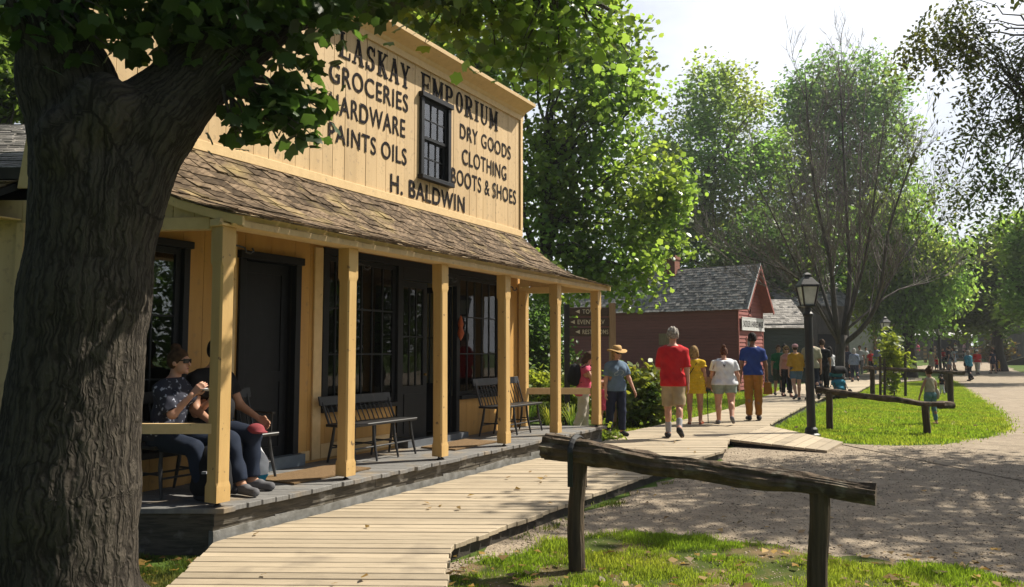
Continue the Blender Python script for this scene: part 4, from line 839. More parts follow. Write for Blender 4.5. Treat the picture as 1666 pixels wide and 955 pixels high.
tree('oak_tree', 'round topped green tree rising behind the bare tree', T(1365, 62), aty(1370, 220, 62), .45,
     pxblobs([(1370, 150, 95, 70), (1325, 230, 75, 90), (1405, 230, 80, 90), (1370, 330, 105, 90), (1300, 170, 40, 50), (1435, 160, 35, 50), (1330, 420, 90, 70), (1420, 400, 80, 80), (1470, 290, 50, 70, 62, .6), (1270, 330, 45, 70)], 62), 36000, .33, DI, M['lf_mid'], per=40, spread=.72)
tree('spruce_tree', 'dark green tree massed behind the green shed roof', T(1265, 50), aty(1265, 400, 50), .35,
     pxblobs([(1270, 440, 70, 70), (1310, 470, 60, 45), (1235, 400, 50, 70), (1330, 390, 50, 60), (1180, 440, 60, 50)], 50), 11000, .30, DI, M['lf_dark'], per=24, spread=.5)
tree('willow_tree', 'light green willow with drooping leaves behind the second lamp', T(1478, 48), aty(1478, 400, 48), .35,
     pxblobs([(1480, 430, 60, 80), (1450, 370, 50, 70), (1502, 490, 50, 55), (1525, 420, 45, 50), (1430, 450, 45, 60), (1470, 520, 55, 35), (1540, 470, 40, 40, 48, .7), (1420, 500, 40, 40)], 48), 22000, .25, OV, M['lf_yel'], per=26, spread=.5, droop=1.6, tilt=1.2)
tree('maple_tree', 'dark broad maple at the right beyond the gravel path', T(1628, 55), aty(1620, 470, 55), .35,
     pxblobs([(1612, 420, 50, 65), (1590, 480, 60, 50), (1640, 470, 50, 60), (1600, 525, 65, 28), (1555, 500, 40, 45), (1650, 390, 40, 40), (1700, 430, 60, 80)], 55), 20000, .31, DI, M['lf_dark'], per=26, spread=.55)
tree('maple_tree', 'yellow green tree at the right edge leaning over the old barn', T(1690, 42), aty(1680, 420, 42), .3,
     pxblobs([(1668, 400, 40, 60), (1690, 470, 50, 60), (1655, 500, 25, 30), (1700, 380, 50, 60)], 42), 6500, .28, DI, M['lf_yel'], spread=.4)
tree('elm_tree', 'distant green tree closing the end of the gravel path', T(1530, 84), aty(1530, 480, 84), .4,
     pxblobs([(1530, 500, 55, 40), (1490, 510, 50, 35), (1570, 500, 40, 40), (1545, 450, 35, 35)], 84), 7000, .45, DI, M['lf_dark'], spread=.7)
tree('pine_tree', 'dark tree behind the yellow wing roofs at far left', T(10, 17), aty(10, 120, 17), .25,
     pxblobs([(15, 120, 60, 70), (-50, 150, 80, 90), (40, 170, 35, 30), (-20, 50, 70, 60)], 17), 9000, .16, DI, M['lf_dark'], spread=.2)
tree('maple_tree', 'shady tree standing behind the false front of the store', T(560, 27), aty(600, 40, 27), .3,
     pxblobs([(640, 20, 90, 70), (560, -20, 120, 70), (740, 110, 60, 60), (690, -60, 120, 80), (800, 150, 50, 50), (480, 20, 90, 70), (380, 30, 90, 60), (180, 90, 70, 60), (280, 60, 90, 60)], 27), 12000, .24, DI, M['lf_dark'], spread=.35)
# honey locust leaning in from the right: fine leaflets in hanging sprays; its crown shades the gravel
loc = thing('locust_tree', 'overhanging honey locust with fine dark leaflets at top right', 'tree', (11.8, 13.0, 0))
obj('trunk', MB().tube(wpath((11.8, 13, -.05), (11.0, 13.2, 6.5), 7, 0, .03), [.36, .3, .27, .26, .24, .22, .19, .16], 14, jit=.08), M['bark'], loc, sm=True)
lb = pxblobs([(1560, 40, 95, 45, 12.5, .8), (1640, 90, 75, 70, 12.8, 1), (1500, 15, 60, 28, 12.2, .6), (1615, 205, 55, 35, 13, .8), (1575, 285, 60, 32, 13.4, .9), (1520, 330, 38, 25, 13.6, .6), (1650, 280, 45, 45, 13, .8), (1600, 150, 50, 30, 12.6, .5), (1530, 215, 30, 18, 12.6, .25), (1660, 170, 40, 40, 12.6, .7), (1480, 60, 22, 20, 12.2, .25), (1590, 330, 40, 25, 13.6, .4)], 13)
spr = []
for k in range(13): spr.append((.02 + k * .021, (-1) ** k * .026, -.0035 * k * k * .35))
ST = []; 
for k, (l, s, z) in enumerate(spr):
    ST += [(s * .15, l - .004, z), (s * .7, l + .010, z - .004), (s * 1.5, l + .008, z - .016), (s * .8, l - .010, z - .006)]
SPRAY = (np.array(ST), [(4 * k, 4 * k + 1, 4 * k + 2, 4 * k + 3) for k in range(13)])
Pl, cl = blob_pts(lb, 560, 10, .19, 1.6); leaves('crown', Pl, 2.1, SPRAY, M['lf_locust'], loc, .8, 1.2)
lo_ = [(np.array(c), np.array((r, r, r * .55)), 1) for c, r in (((9.8, 11.8, 8.8), 1.7), ((11.4, 13.6, 9.0), 2.0), ((10.6, 10.4, 8.2), 1.6), ((12, 12.2, 9.4), 2.1), ((13.8, 13.6, 9.0), 2.1), ((10.4, 13.2, 9.3), 1.5), ((13.8, 11, 8.4), 1.9), ((12.4, 9.8, 7.8), 1.6), ((8.6, 10.8, 8.9), 1.4), ((11, 9.0, 7.6), 1.4), ((15.2, 12, 8.6), 1.9), ((14.5, 15, 9), 1.8))]
Po, co_ = blob_pts(lo_, 12500, 14, .26, 2.); leaves('crown', Po, .17, OV, M['lf_locust'], loc, .7, .4)
br = MB()
for t in list(cl[RNG.choice(len(cl), 44, replace=False)]): 
    h = np.array((9.2, 13., 7.2)) if random.random() < .5 else np.array((8.9, 12.6, 5.6)); br.tube(wpath(h, t, 6, .06, .08), [.02, .016, .013, .010, .008, .006, .003], 5)
for t in list(co_[RNG.choice(len(co_), 40, replace=False)]): br.tube(wpath((11.1, 13.1, random.uniform(4.5, 6.4)), t, 6, .08, .06), [.08, .06, .05, .04, .028, .018, .008], 6)
for e in ((9.2, 13., 7.2), (8.9, 12.6, 5.6)): br.tube(wpath((11.2, 13.1, 4.6), e, 5, .08, .05), [.12, .10, .08, .065, .05, .035], 7)
obj('branch', br, M['bark'], loc, sm=True)
# shade tree further along the right side, out of the picture but for its shadow edge on the lawn
# bare tree: vase of upright stems with fine twigs
bare = thing('bare_tree', 'leafless tree with many upright stems on the lawn behind the lamp', 'tree', (*T(1367, 28), 0))
stem, tw = MB(), MB(); Yb = 28.; rb = random.Random(5)
def grow(p, d, l, r, lev):
    n = 5; P = [np.array(p)]; d = np.array(d, float); d /= np.linalg.norm(d)
    for i in range(n):
        d = d + np.array([rb.gauss(0, .09), rb.gauss(0, .09), rb.gauss(.05, .05)]); d /= np.linalg.norm(d); P.append(P[-1] + d * l / n)
    (stem if r > .03 else tw).tube(P, list(np.linspace(r, r * .45, n + 1)), 7 if r > .03 else 4, jit=.1 if r > .03 else 0)
    if lev <= 0: return
    k = {3: 8, 2: 6, 1: 5}.get(lev, 4)
    for i in range(k):
        t = rb.uniform(.25, .98); j = min(int(t * n), n - 1); s = P[j] + (P[j + 1] - P[j]) * (t * n - j); a = rb.uniform(0, 6.283); sp = rb.uniform(.4, .85)
        up = np.array((0, 0, .35)); e = d * (1 - .1) + sp * np.array((math.cos(a), math.sin(a), rb.uniform(-.15, .2))) + up * .6
        grow(s, e, l * rb.uniform(.38, .62), max(r * .42 * (1 - .4 * t), .0065), lev - 1)
bp = [aty(1367, 652, Yb), aty(1366, 610, Yb), aty(1367, 565, Yb), aty(1370, 545, Yb)]
stem.tube([p + np.array((0, 0, -.05)) if i == 0 else p for i, p in enumerate(bp)], [.25, .175, .16, .19], 12, jit=.08)
mains = [([(1366, 560), (1358, 480), (1352, 430), (1328, 330), (1318, 230), (1310, 110)], .15, -.4), ([(1370, 555), (1378, 470), (1384, 430), (1378, 330), (1370, 200), (1362, 90)], .15, .5), ([(1372, 552), (1395, 470), (1412, 400), (1425, 300), (1440, 190)], .10, -.8),
         ([(1374, 560), (1400, 540), (1424, 505), (1436, 450), (1444, 380), (1470, 300), (1490, 230)], .13, -1.), ([(1362, 550), (1335, 505), (1316, 470), (1280, 440), (1220, 420), (1150, 395)], .08, -.6), ([(1362, 545), (1338, 470), (1318, 400), (1290, 320), (1270, 230)], .10, .9),
         ([(1376, 540), (1420, 500), (1460, 470), (1510, 462), (1560, 440)], .065, .8), ([(1366, 540), (1350, 440), (1345, 330), (1340, 210)], .09, 1.2), ([(1372, 545), (1400, 440), (1398, 340), (1402, 230), (1410, 130)], .09, 1.0), ([(1362, 552), (1330, 500), (1290, 420), (1250, 330), (1215, 270)], .075, -1.2), ([(1424, 505), (1460, 430), (1500, 380), (1530, 330)], .05, .6), ([(1362, 548), (1344, 520), (1300, 480), (1240, 462), (1180, 440)], .05, .5)]
for pts, r, dy in mains:
    r *= .78; m_ = len(pts); P = [aty(x, y, Yb + dy * i / (m_ - 1) * 2.2) + np.array([rb.gauss(0, .03) for _ in range(3)]) for i, (x, y) in enumerate(pts)]
    Q = []                                                                     # smooth the stem line
    for i in range(m_ - 1):
        for t in (0, .5): Q.append(P[i] * (1 - t) + P[i + 1] * t)
    Q.append(P[-1]); Q = [Q[0]] + [(Q[i - 1] + Q[i] * 2 + Q[i + 1]) / 4 for i in range(1, len(Q) - 1)] + [Q[-1]]
    stem.tube(Q, list(np.linspace(r, r * .13, len(Q))), 8, jit=.1)
    for i in range(18 if r > .06 else 9):
        t = rb.uniform(.25, 1.); j = min(int(t * (len(Q) - 1)), len(Q) - 2); s = Q[j]; d = Q[j + 1] - Q[j]; d /= np.linalg.norm(d); a = rb.uniform(0, 6.283)
        grow(s, d + rb.uniform(.35, .8) * np.array((math.cos(a), math.sin(a), .15)), rb.uniform(1.4, 3.0) * (1.1 - .35 * t), max(.010, r * .26 * (1.15 - .7 * t)), 2)
M['barebark'] = pbr('bare_tree_bark', (.10, .086, .075), (.055, .047, .04), rough=.9, scale=4, stretch=(4, 4, .8), bump=.4)
obj('trunk', stem, M['barebark'], bare, sm=True); obj('twigs', tw, pbr('bare_twig', (.17, .145, .12), (.11, .09, .075), rough=.8), bare)
# sapling with its stakes
sapl = thing('sapling', 'small leafy lime green sapling staked on the lawn before the second lamp', 'tree', (*T(1455, 29.5), 0))
obj('trunk', MB().tube([aty(1455, 644, 29.5), aty(1454, 600, 29.5), aty(1456, 540, 29.5)], [.03, .022, .01], 7), M['bark'], sapl)
ps, _ = blob_pts(pxblobs([(1450, 560, 18, 20), (1462, 585, 28, 22), (1440, 575, 16, 20), (1452, 610, 20, 18), (1455, 632, 14, 10), (1448, 543, 8, 12)], 29.5), 800, 5, .10, 2.); leaves('crown', ps, .20, OV, M['lf_lime'], sapl, 1., .4)
for x, y0, y1, lab in ((1432, 580, 634, 'thin dark stake just left of the sapling'), (1439, 585, 635, 'thin dark stake nearest the sapling stem'), (1473, 578, 641, 'thin dark stake on the right of the sapling')):
    a = aty(x, y1, 29.); a[2] = 0; b = aty(x, y0, 29.); st_ = MB().tube([a, b], [.05, .045], 8); st_.lathe([(.046, 0), (.03, .03), (0, .05)], tuple(b), 8); tag(obj('stake', st_, M['logpost']), lab, 'stake', 'stakes round the sapling')
# shrubs
def shrub(name, label, blobs, n, size, m, per=6, spread=.12, group=None, cat='shrub', tpl=OV):
    c0 = np.mean([b[0] for b in blobs], 0); t = thing(name, label, cat, (c0[0], c0[1], 0), group=group); p, c = blob_pts(blobs, n, per, spread, 3., .06)
    mb = MB()
    for e in c[RNG.choice(len(c), min(24, len(c)), replace=False)]: mb.tube(wpath((c0[0] + random.gauss(0, .15), c0[1] + random.gauss(0, .15), 0), e, 4, .08, .05), [.014, .011, .009, .006, .003], 5)
    obj('stem', mb, M['bark'], t); leaves('foliage', p, size, tpl, m, t, .8, .5); return t
shrub('hydrangea_shrub', 'yellow leaved shrub seen through the far end of the porch', pxblobs([(865, 625, 38, 26), (925, 632, 40, 26), (850, 650, 34, 40), (900, 660, 40, 34), (945, 655, 30, 30)], 18.0), 2400, .13, M['lf_lime'], group='leafy shrubs past the porch')
shrub('hydrangea_shrub', 'dark green leafy shrub behind the straw hat woman', pxblobs([(1045, 622, 36, 32), (1025, 650, 45, 42), (1075, 640, 28, 40), (1050, 670, 40, 26), (1010, 615, 20, 22), (1000, 660, 30, 36)], 17.5), 2800, .15, M['lf_hyd'], group='leafy shrubs past the porch')
shrub('cedar_shrub', 'dense dark shrub under the bright maple beyond the porch rail', pxblobs([(870, 540, 45, 50), (845, 590, 50, 60), (905, 590, 36, 45)], 19.5), 5000, .11, M['lf_dark'], group='leafy shrubs past the porch')
shrub('orange_shrub', 'rust orange shrub beneath the right hand trees by the barn', pxblobs([(1622, 550, 20, 14), (1630, 568, 26, 18), (1612, 572, 16, 16)], 70), 1100, .36, leafmat('rusty_leaf', (.22, .12, .03), (.30, .16, .03), c2=(.10, .12, .03), scale=.5), group=None)
def tuft(label, c, n, h, sp, m, w=.016):
    v, f = [], []
    for _ in range(n):
        a = random.uniform(0, 6.283); l = h * random.uniform(.6, 1.1); r = sp * random.uniform(.3, 1.2); o = len(v); s = np.array((-math.sin(a), math.cos(a), 0)) * w / 2; d = np.array((math.cos(a), math.sin(a), 0)); b = np.array(c) + d * random.uniform(0, .08)
        for t, hh, ww in ((0, 0, 1), (.25, .55, 1), (.65, .92, .8), (1.05, .78, .1)):
            p = b + d * r * t + np.array((0, 0, l * hh)); v += [p - s * ww, p + s * ww]
        f += [(o, o + 1, o + 3, o + 2), (o + 2, o + 3, o + 5, o + 4), (o + 4, o + 5, o + 7, o + 6)]
    return tag(obj('daylily_clump', mesh_np('daylily_clump', v, f), m), label, 'plant', 'strappy clumps at the porch end')
for x, y, lab in ((858, 700, 'arching strap leaf clump left of the fifth porch post'), (897, 703, 'arching strap leaf clump directly behind the fifth porch post'), (935, 706, 'arching strap leaf clump at the feet of the pink topped woman')):
    tuft(lab, onz(x, y, 0) + np.array((0, .4, 0)), 90, .62, .42, M['lf_hyd'])
wdp = thing('weed_plant', 'small bright weed growing at the boardwalk edge by the porch corner', 'plant', (*S(-1.0, 1.5, 0)[:2], 0)); c_ = np.array(S(-1.0, 1.25, .18)); pw, _ = blob_pts([(c_, np.array((.22, .18, .22)), 1)], 170, 4, .05, 2.); leaves('foliage', pw, .09, OV, M['lf_lime'], wdp); obj('stem', MB().tube([(c_[0], c_[1], 0), (c_[0] + .02, c_[1], .3)], .006, 5), M['bark'], wdp)
# two unseen leafy trees added across the path to darken the shop window reflections
for x, y, lab in ((25, 20.5, 'broad leafy tree added out of view across the gravel path, mirrored in the large shop window'), (23, 13.5, 'leafy tree added out of view across the gravel path opposite the first porch post')):
    tree('maple_tree', lab, (x, y), (x, y, 6.5), .25, [(np.array((x + a, y + b, z)), np.array((r, r, r * .8)), 1) for a, b, z, r in ((0, 0, 3.2, 3.0), (-1.5, 1.5, 5.2, 2.4), (1.6, -1.8, 5.5, 2.6), (.6, 2.4, 2.4, 2.2), (-.8, -2.4, 2.6, 2.4), (0, 0, 7.2, 2.2))], 6500, .32, OV, M['lf_dark'], spread=.4)
# far wood closing the view
wb_ = [(np.array((x, random.uniform(100, 125), random.uniform(2, 6))), np.array((9, 5, random.uniform(4, 8))), 1) for x in range(-110, 150, 10)]
pwood, _ = blob_pts(wb_, 16000, 8, 1.0, 2.5, .0); stuff('treeline', mesh_np('treeline', *(lambda Rm, s: ((np.einsum('kj,njc->nkc', DIA, Rm) * s[:, None, None] + pwood[:, None, :]).reshape(-1, 3), (np.arange(len(pwood))[:, None] * 4 + np.arange(4)[None]).reshape(-1, 4)))(rots(len(pwood)), RNG.uniform(.7, 1.3, len(pwood)))), M['lf_dark'], 'far dark wood closing the horizon', 'wood')
# ------------------------------------------------------------------ red harness maker's house
C0, SD, GD = np.array((9.4, 32.)), np.array((-.809, .588)), np.array((.588, .809))
def RH(a, b, z): p = C0 + a * SD + b * GD; return (p[0], p[1], z)
red = thing('red_house', 'small red clapboard house with grey shingle roof and white signboard', 'house', (*RH(4, 1.5, 0)[:2], 0))
EV, PK, GW, SL = 3.62, 5.42, 3.1, 8.4
wa = MB(); z = .12
while z < EV:
    e = min(z + .135, EV)
    wa.hexa([RH(.03, -.035, z), RH(SL, -.035, z), RH(SL, .0, z), RH(.03, .0, z), RH(.03, -.012, e - .004), RH(SL, -.012, e - .004), RH(SL, .0, e - .004), RH(.03, .0, e - .004)]); z += .135
obj('side_wall', wa, M['red'], red)
wa = MB(); z = .12; dr = (.95, 1.75, 2.25); sl = (1.30, 1.58, 3.32, 4.45)
while z < PK - .15:
    e = min(z + .165, PK); m = 0 if z < EV else (z - EV) / (PK - EV) * GW / 2; b0, b1 = .03 + m, GW - .03 - m
    cuts = [(b0, b1)]
    for (h0, h1, q0, q1) in ((dr[0], dr[1], 0, dr[2]), (sl[0], sl[1], sl[2], sl[3])):
        if e > q0 + .05 and z < q1 - .05: cuts = [s for (x, y_) in cuts for s in ((x, min(h0, y_)), (max(h1, x), y_)) if s[1] - s[0] > .02]
    for x, y_ in cuts: wa.hexa([RH(.0, x, z), RH(-.04, x, z), RH(-.04, y_, z), RH(.0, y_, z), RH(.0, x, e - .006), RH(-.012, x, e - .006), RH(-.012, y_, e - .006), RH(.0, y_, e - .006)])
    z += .165
obj('gable_wall', wa, M['red'], red)
bo = MB(); bo.hexa([RH(.05, .004, .0), RH(SL, .004, .0), RH(SL, GW - .05, .0), RH(.05, GW - .05, .0), RH(.05, .004, EV), RH(SL, .004, EV), RH(SL, GW - .05, EV), RH(.05, GW - .05, EV)]); bo.add([RH(.05, .06, EV), RH(.05, GW - .06, EV), RH(.05, GW / 2, PK - .06), RH(SL, .06, EV), RH(SL, GW - .06, EV), RH(SL, GW / 2, PK - .06)], [(0, 1, 2), (3, 5, 4), (0, 2, 5, 3), (1, 4, 5, 2)])
obj('core', bo, M['dark'], red)
tm = MB(); tm.box(-.05, .03, -.045, .03, .1, EV, RH); tm.box(-.05, .03, GW - .03, GW + .04, .1, EV, RH); tm.box(SL, SL + .05, -.04, .03, .1, EV, RH)
tm.box(-.055, -.0, dr[0] - .08, dr[0], .1, dr[2] + .08, RH); tm.box(-.055, 0, dr[1], dr[1] + .08, .1, dr[2] + .08, RH); tm.box(-.055, -.001, sl[0] - .06, sl[1] + .06, sl[2] - .09, sl[2], RH)
obj('trim_board', tm, M['redtrim'], red)
obj('door', MB().box(.02, .048, dr[0], dr[1], .12, dr[2], RH), M['dark'], red); obj('loft_door', MB().box(.0, .04, sl[0], sl[1], sl[2], sl[3], RH), pbr('dark_red', (.07, .018, .016)), red)
nrm_s = math.hypot(GW / 2, PK - EV); sn, cs = (PK - EV) / nrm_s, (GW / 2) / nrm_s
def rsl(side):
    def f(u, l, h):
        b = l * cs; z = PK + .06 - l * sn; b = GW / 2 - b - h * sn if side else GW / 2 + b + h * sn; return RH(u, b, z + h * cs)
    return f
rl = nrm_s + .32
rr_ = shingles(rsl(1), -.5, SL + .3, .0, rl, .16, .10, .2, lift=.010); r2 = shingles(rsl(0), -.5, SL + .3, .0, rl, .3, .4, .6); rr_.add(r2.v, r2.f); obj('roof', rr_, M['shingle_grey'], red)
so = MB()
for s in (1, 0):
    f = rsl(s); so.hexa([f(-.48, .0, -.05), f(SL + .28, .0, -.05), f(SL + .28, rl - .03, -.05), f(-.48, rl - .03, -.05), f(-.48, .0, -.01), f(SL + .28, .0, -.01), f(SL + .28, rl - .03, -.01), f(-.48, rl - .03, -.01)])
    so.hexa([f(-.52, .0, -.14), f(-.485, .0, -.14), f(-.485, rl, -.14), f(-.52, rl, -.14), f(-.52, .0, .0), f(-.485, .0, .0), f(-.485, rl, .0), f(-.52, rl, .0)])
obj('barge_board', so, M['redtrim'], red)
wt = MB(); wt.hexa([rsl(1)(-.53, .0, .002), rsl(1)(-.50, .0, .002), rsl(1)(-.50, rl, .002), rsl(1)(-.53, rl, .002), rsl(1)(-.53, .0, .05), rsl(1)(-.50, .0, .05), rsl(1)(-.50, rl, .05), rsl(1)(-.53, rl, .05)]); obj('verge_strip', wt, M['sign_white'], red)
ch = MB(); ch.box(3.3, 3.85, 1.2, 1.75, 4.6, 6.05, RH); ch.box(3.26, 3.89, 1.16, 1.79, 5.93, 6.1, RH); obj('chimney', ch, M['brick'], red)
sg = MB(); sg.box(-.12, -.075, .2, 3.05, 2.62, 3.14, RH); sb = bevel(obj('signboard', sg, M['sign_white'], red), .01)
fr_ = MB(); 
for z0, z1 in ((2.60, 2.64), (3.12, 3.16)): fr_.box(-.128, -.07, .18, 3.07, z0, z1, RH)
obj('sign_frame', fr_, M['sign_white'], sb)
put_text('SADDLER & HARNESS MAKER', .27, 2.6, lambda x, y: RH(-.124, .33 + x, 2.745 + y), .012, 1.0, parent=sb)
nt_ = MB(); nt_.box(3.0, 3.55, -.06, -.036, 2.0, 2.5, RH); tag(obj('notice_board', nt_, M['wood_new']), 'small tan notice board fixed on the shaded red side wall', 'notice board')
bkt = MB(); c_ = RH(-.3, .25, 0); bkt.lathe([(.13, 0), (.16, .3), (.15, .3), (.12, .02)], c_, 12); tag(obj('bucket', bkt, M['sign_white']), 'white bucket standing at the front corner of the red house', 'bucket')

# ------------------------------------------------------------------ sheds, barns and the white building farther along
def shed(label, x0, x1, y0, y1, ez, rz, wm, rm, name='shed', vertical=False, door=None, gable_r=True, door_m=None):
    """ridge along x; front wall at y0"""
    t = thing(name, label, 'shed' if name == 'shed' else name.replace('_', ' '), ((x0 + x1) / 2, (y0 + y1) / 2, 0)); yc = (y0 + y1) / 2; w = MB()
    if vertical:
        x = x0
        while x < x1 - .01:
            e = min(x + random.uniform(.2, .32), x1); hs = [(.05, ez)] if not (door and x > door[0] - .1 and e < door[1] + .1) else [(door[2], ez)]
            for a, b in hs: w.box(x + .006, e - .006, y0, y0 + .03 + random.uniform(0, .01), a, b)
            x = e
    else:
        z = .05
        while z < ez: w.hexa([(x0, y0 - .03, z), (x1, y0 - .03, z), (x1, y0 + .02, z), (x0, y0 + .02, z), (x0, y0 - .008, z + .19), (x1, y0 - .008, z + .19), (x1, y0 + .02, z + .19), (x0, y0 + .02, z + .19)]); z += .2
    obj('front_wall', w, wm, t); s = MB()
    s.box(x0 + .02, x0 + .06, y0 + .05, y1, .05, ez); s.box(x1 - .06, x1 - .02, y0 + .05, y1, .05, ez); s.box(x0 + .02, x1 - .02, y1 - .05, y1 - .01, .05, ez)
    for x in (x0 + .02, x1 - .06): s.add([(x, y0, ez), (x, y1, ez), (x, yc, rz - .05), (x + .04, y0, ez), (x + .04, y1, ez), (x + .04, yc, rz - .05)], [(0, 1, 2), (3, 5, 4), (0, 2, 5, 3), (1, 4, 5, 2), (0, 3, 4, 1)])
    obj('side_wall', s, wm, t)
    if door: obj('door', MB().box(door[0], door[1], y0 + .045, y0 + .08, .05, door[2] - .02), door_m or M['dark'], t)
    f, l = slope(x0, x1, (yc, rz), (y0 - .3, ez - .12)); r = shingles(f, x0 - .3, x1 + .3, 0, l, .22, .16, .34, lift=.012); g, l2 = slope(x0, x1, (yc, rz), (y1 + .3, ez - .12)); r2 = shingles(g, x0 - .3, x1 + .3, 0, l2, .4, .4, .7); r.add(r2.v, r2.f)
    obj('roof', r, rm, t); d = MB()
    for s0, l_ in ((f, l), (g, l2)): d.hexa([s0(x0 - .28, .0, -.06), s0(x1 + .28, .0, -.06), s0(x1 + .28, l_, -.06), s0(x0 - .28, l_, -.06), s0(x0 - .28, .0, -.01), s0(x1 + .28, .0, -.01), s0(x1 + .28, l_, -.01), s0(x0 - .28, l_, -.01)])
    obj('roof_deck', d, M['barn'], t); t.location.z += gz(y0); return t
shed('low dark green shed with dappled grey shingle roof beside the red house', 13.6, 16.0, 42, 47.5, 3.1, 4.75, M['green_wall'], M['shingle_grey'])
shed('weathered vertical board barn with pale roof behind the lamp post', 16.6, 20.6, 47, 54, 4.5, 6.5, M['barn'], M['shingle_grey'], 'barn', True, (18.6, 20.0, 2.7))
wh = shed('white walled building with dark doorway behind the bare tree', 25.0, 29.0, 57.5, 64, 4.0, 5.6, M['white'], M['shingle_grey'], 'white_building', False, None)
wd_ = MB(); wd_.box(27.3, 28.1, 57.36, 57.44, .1, 2.3); wh.location.z -= gz(57.5); obj('door', wd_, M['dark'], wh); pp = MB(); pp.box(26.95, 27.15, 57.2, 57.4, .05, 3.2); pp.box(26.9, 28.9, 57.2, 57.4, 3.2, 3.35); obj('door_frame', pp, M['wood_new'], wh); wh.location.z += gz(57.5)
shed('tall old barn of silver grey upright boards at the right edge', 46.6, 52, 71, 77, 4.4, 6.4, M['barn'], M['shingle_grey'], 'barn', True, None)
shed('low grey market building at the far end of the path', 41.0, 46.5, 78, 84, 2.4, 3.7, M['barn'], M['white'], 'market_building', True, (42.5, 45, 1.9))
def fence(label, xs, Y, h, nr, grp='split rail fences'):
    t = thing('rail_fence', label, 'fence', (xs[0], Y, 0), group=grp)
    for x in xs: obj('post', MB().box(x - .1, x + .1, Y - .1, Y + .1, 0, h), M['wood_new'], t)
    for i in range(nr): z = h * (.22 + .68 * i / max(1, nr - 1)) - .05; obj('rail', MB().bar((xs[0] - .2, Y - .13, z), (xs[-1] + .2, Y - .13, z + random.uniform(-.04, .04)), .06, .13), M['barn'], t)
    t.location.z += gz(Y)
fx = lambda x, Y: (x - 833) / 1250 * Y
def rise(t, y): t.location.z += gz(y)
fence('split rail fence with tan posts left of the far lamps', [fx(1472, 69), fx(1503, 69), fx(1518, 69)], 69, 1.45, 4)
fence('split rail fence with tan posts beyond the group with the stroller', [fx(1542, 70), fx(1578, 70), fx(1592, 70)], 70, 1.4, 3)
fence('short tan railing before the white building doorway', [fx(1411, 54), fx(1424, 54)], 54, 1.2, 2)

# ------------------------------------------------------------------ street lamps
M['lampglass'] = pbr('frosted_lamp_glass', (.55, .56, .52), (.42, .43, .40), rough=.25, spec=.5)
def lamp(label, px, Y, s=1.0):
    x = fx(px, Y); t = thing('street_lamp', label, 'street lamp', (x, Y, 0), group='black lantern street lamps'); c = (x, Y, 0)
    p = MB(); p.lathe([(.17, 0), (.17, .05), (.13, .08), (.12, .16), (.085, .2), (.082, .9), (.082, 2.40), (.10, 2.42), (.10, 2.46), (.065, 2.50), (.06, 2.60)], c, 16); obj('post', p, M['iron'], t, sm=False)
    f = MB(); a = [(math.cos(math.pi / 4 + k * math.pi / 2), math.sin(math.pi / 4 + k * math.pi / 2)) for k in range(4)]; rb_, rt = .145, .232
    for u, v in a: f.bar((x + u * rb_, Y + v * rb_, 2.62), (x + u * rt, Y + v * rt, 3.02), .028, .028)
    for k in range(4):
        (u, v), (u2, v2) = a[k], a[(k + 1) % 4]
        f.bar((x + u * rb_, Y + v * rb_, 2.625), (x + u2 * rb_, Y + v2 * rb_, 2.625), .03, .03); f.bar((x + u * rt, Y + v * rt, 3.015), (x + u2 * rt, Y + v2 * rt, 3.015), .034, .034)
    f.lathe([(.06, 2.58), (.165, 2.605), (.165, 2.615)], c, 4, math.pi / 4); lf = obj('lantern_frame', f, M['iron'], t)
    g = MB(); g.lathe([(rb_ - .012, 2.63), (rt - .012, 3.01)], c, 4, math.pi / 4); obj('lantern_glass', g, M['lampglass'], t)
    r = MB(); r.lathe([(.27, 3.03), (.26, 3.045), (.115, 3.19), (.09, 3.20), (.09, 3.245), (.10, 3.25), (.04, 3.29), (0, 3.30)], c, 4, math.pi / 4); obj('lantern_roof', r, M['iron'], t); t.location.z += gz(Y)
lamp('nearest black lantern lamp beside the plank ramp', 1315, 15.5); lamp('black lantern lamp rising behind the lime green sapling', 1440, 35)
lamp('tall thin lantern lamp before the far rail fence', 1527, 47); lamp('farthest lantern lamp under the trees at the end of the path', 1516, 64)

# ------------------------------------------------------------------ log hitching rails
def log_geo(a, b, r0, r1, n=20, m=46, amp=.16, seed=0, sag=0., flat=1.):
    a, b = np.array(a, float), np.array(b, float); ax = (b - a) / np.linalg.norm(b - a); e1 = np.cross(ax, (0, 0, 1)); e1 /= np.linalg.norm(e1); e2 = np.cross(e1, ax); L_ = np.linalg.norm(b - a); v, f = [], []
    for i in range(m + 1):
        t = i / m; c = a + (b - a) * t + e2 * (-sag * math.sin(math.pi * t) + .032 * noise.noise((t * L_ * 1.7, seed, 0))) + e1 * .03 * noise.noise((t * L_ * 2, seed, 9))
        for k in range(n):
            an = 2 * math.pi * k / n; r = r0 + (r1 - r0) * t; cc, ss = math.cos(an), math.sin(an)
            r *= 1 + amp * noise.fractal((cc * 2.6 + seed, ss * 2.6, t * L_ * 1.3), .8, 2.2, 4) + 2.3 * amp * max(0, noise.noise((cc * 1.2 + seed, ss * 1.2, t * L_ * 3.1)) - .22) - .9 * amp * max(0, .22 - abs(noise.noise((cc * 3.3, ss * 3.3 + seed, t * L_ * .9)))) - .35 * amp * abs(noise.noise((cc * 9, ss * 9 + seed, t * L_ * 2.2)))
            v.append(c + (e1 * cc + e2 * ss * flat) * r)
    for i in range(m):
        for k in range(n): f.append((i * n + k, i * n + (k + 1) % n, (i + 1) * n + (k + 1) % n, (i + 1) * n + k))
    f += [tuple(range(n))[::-1], tuple(m * n + k for k in range(n))]; return MB().add(v, f)
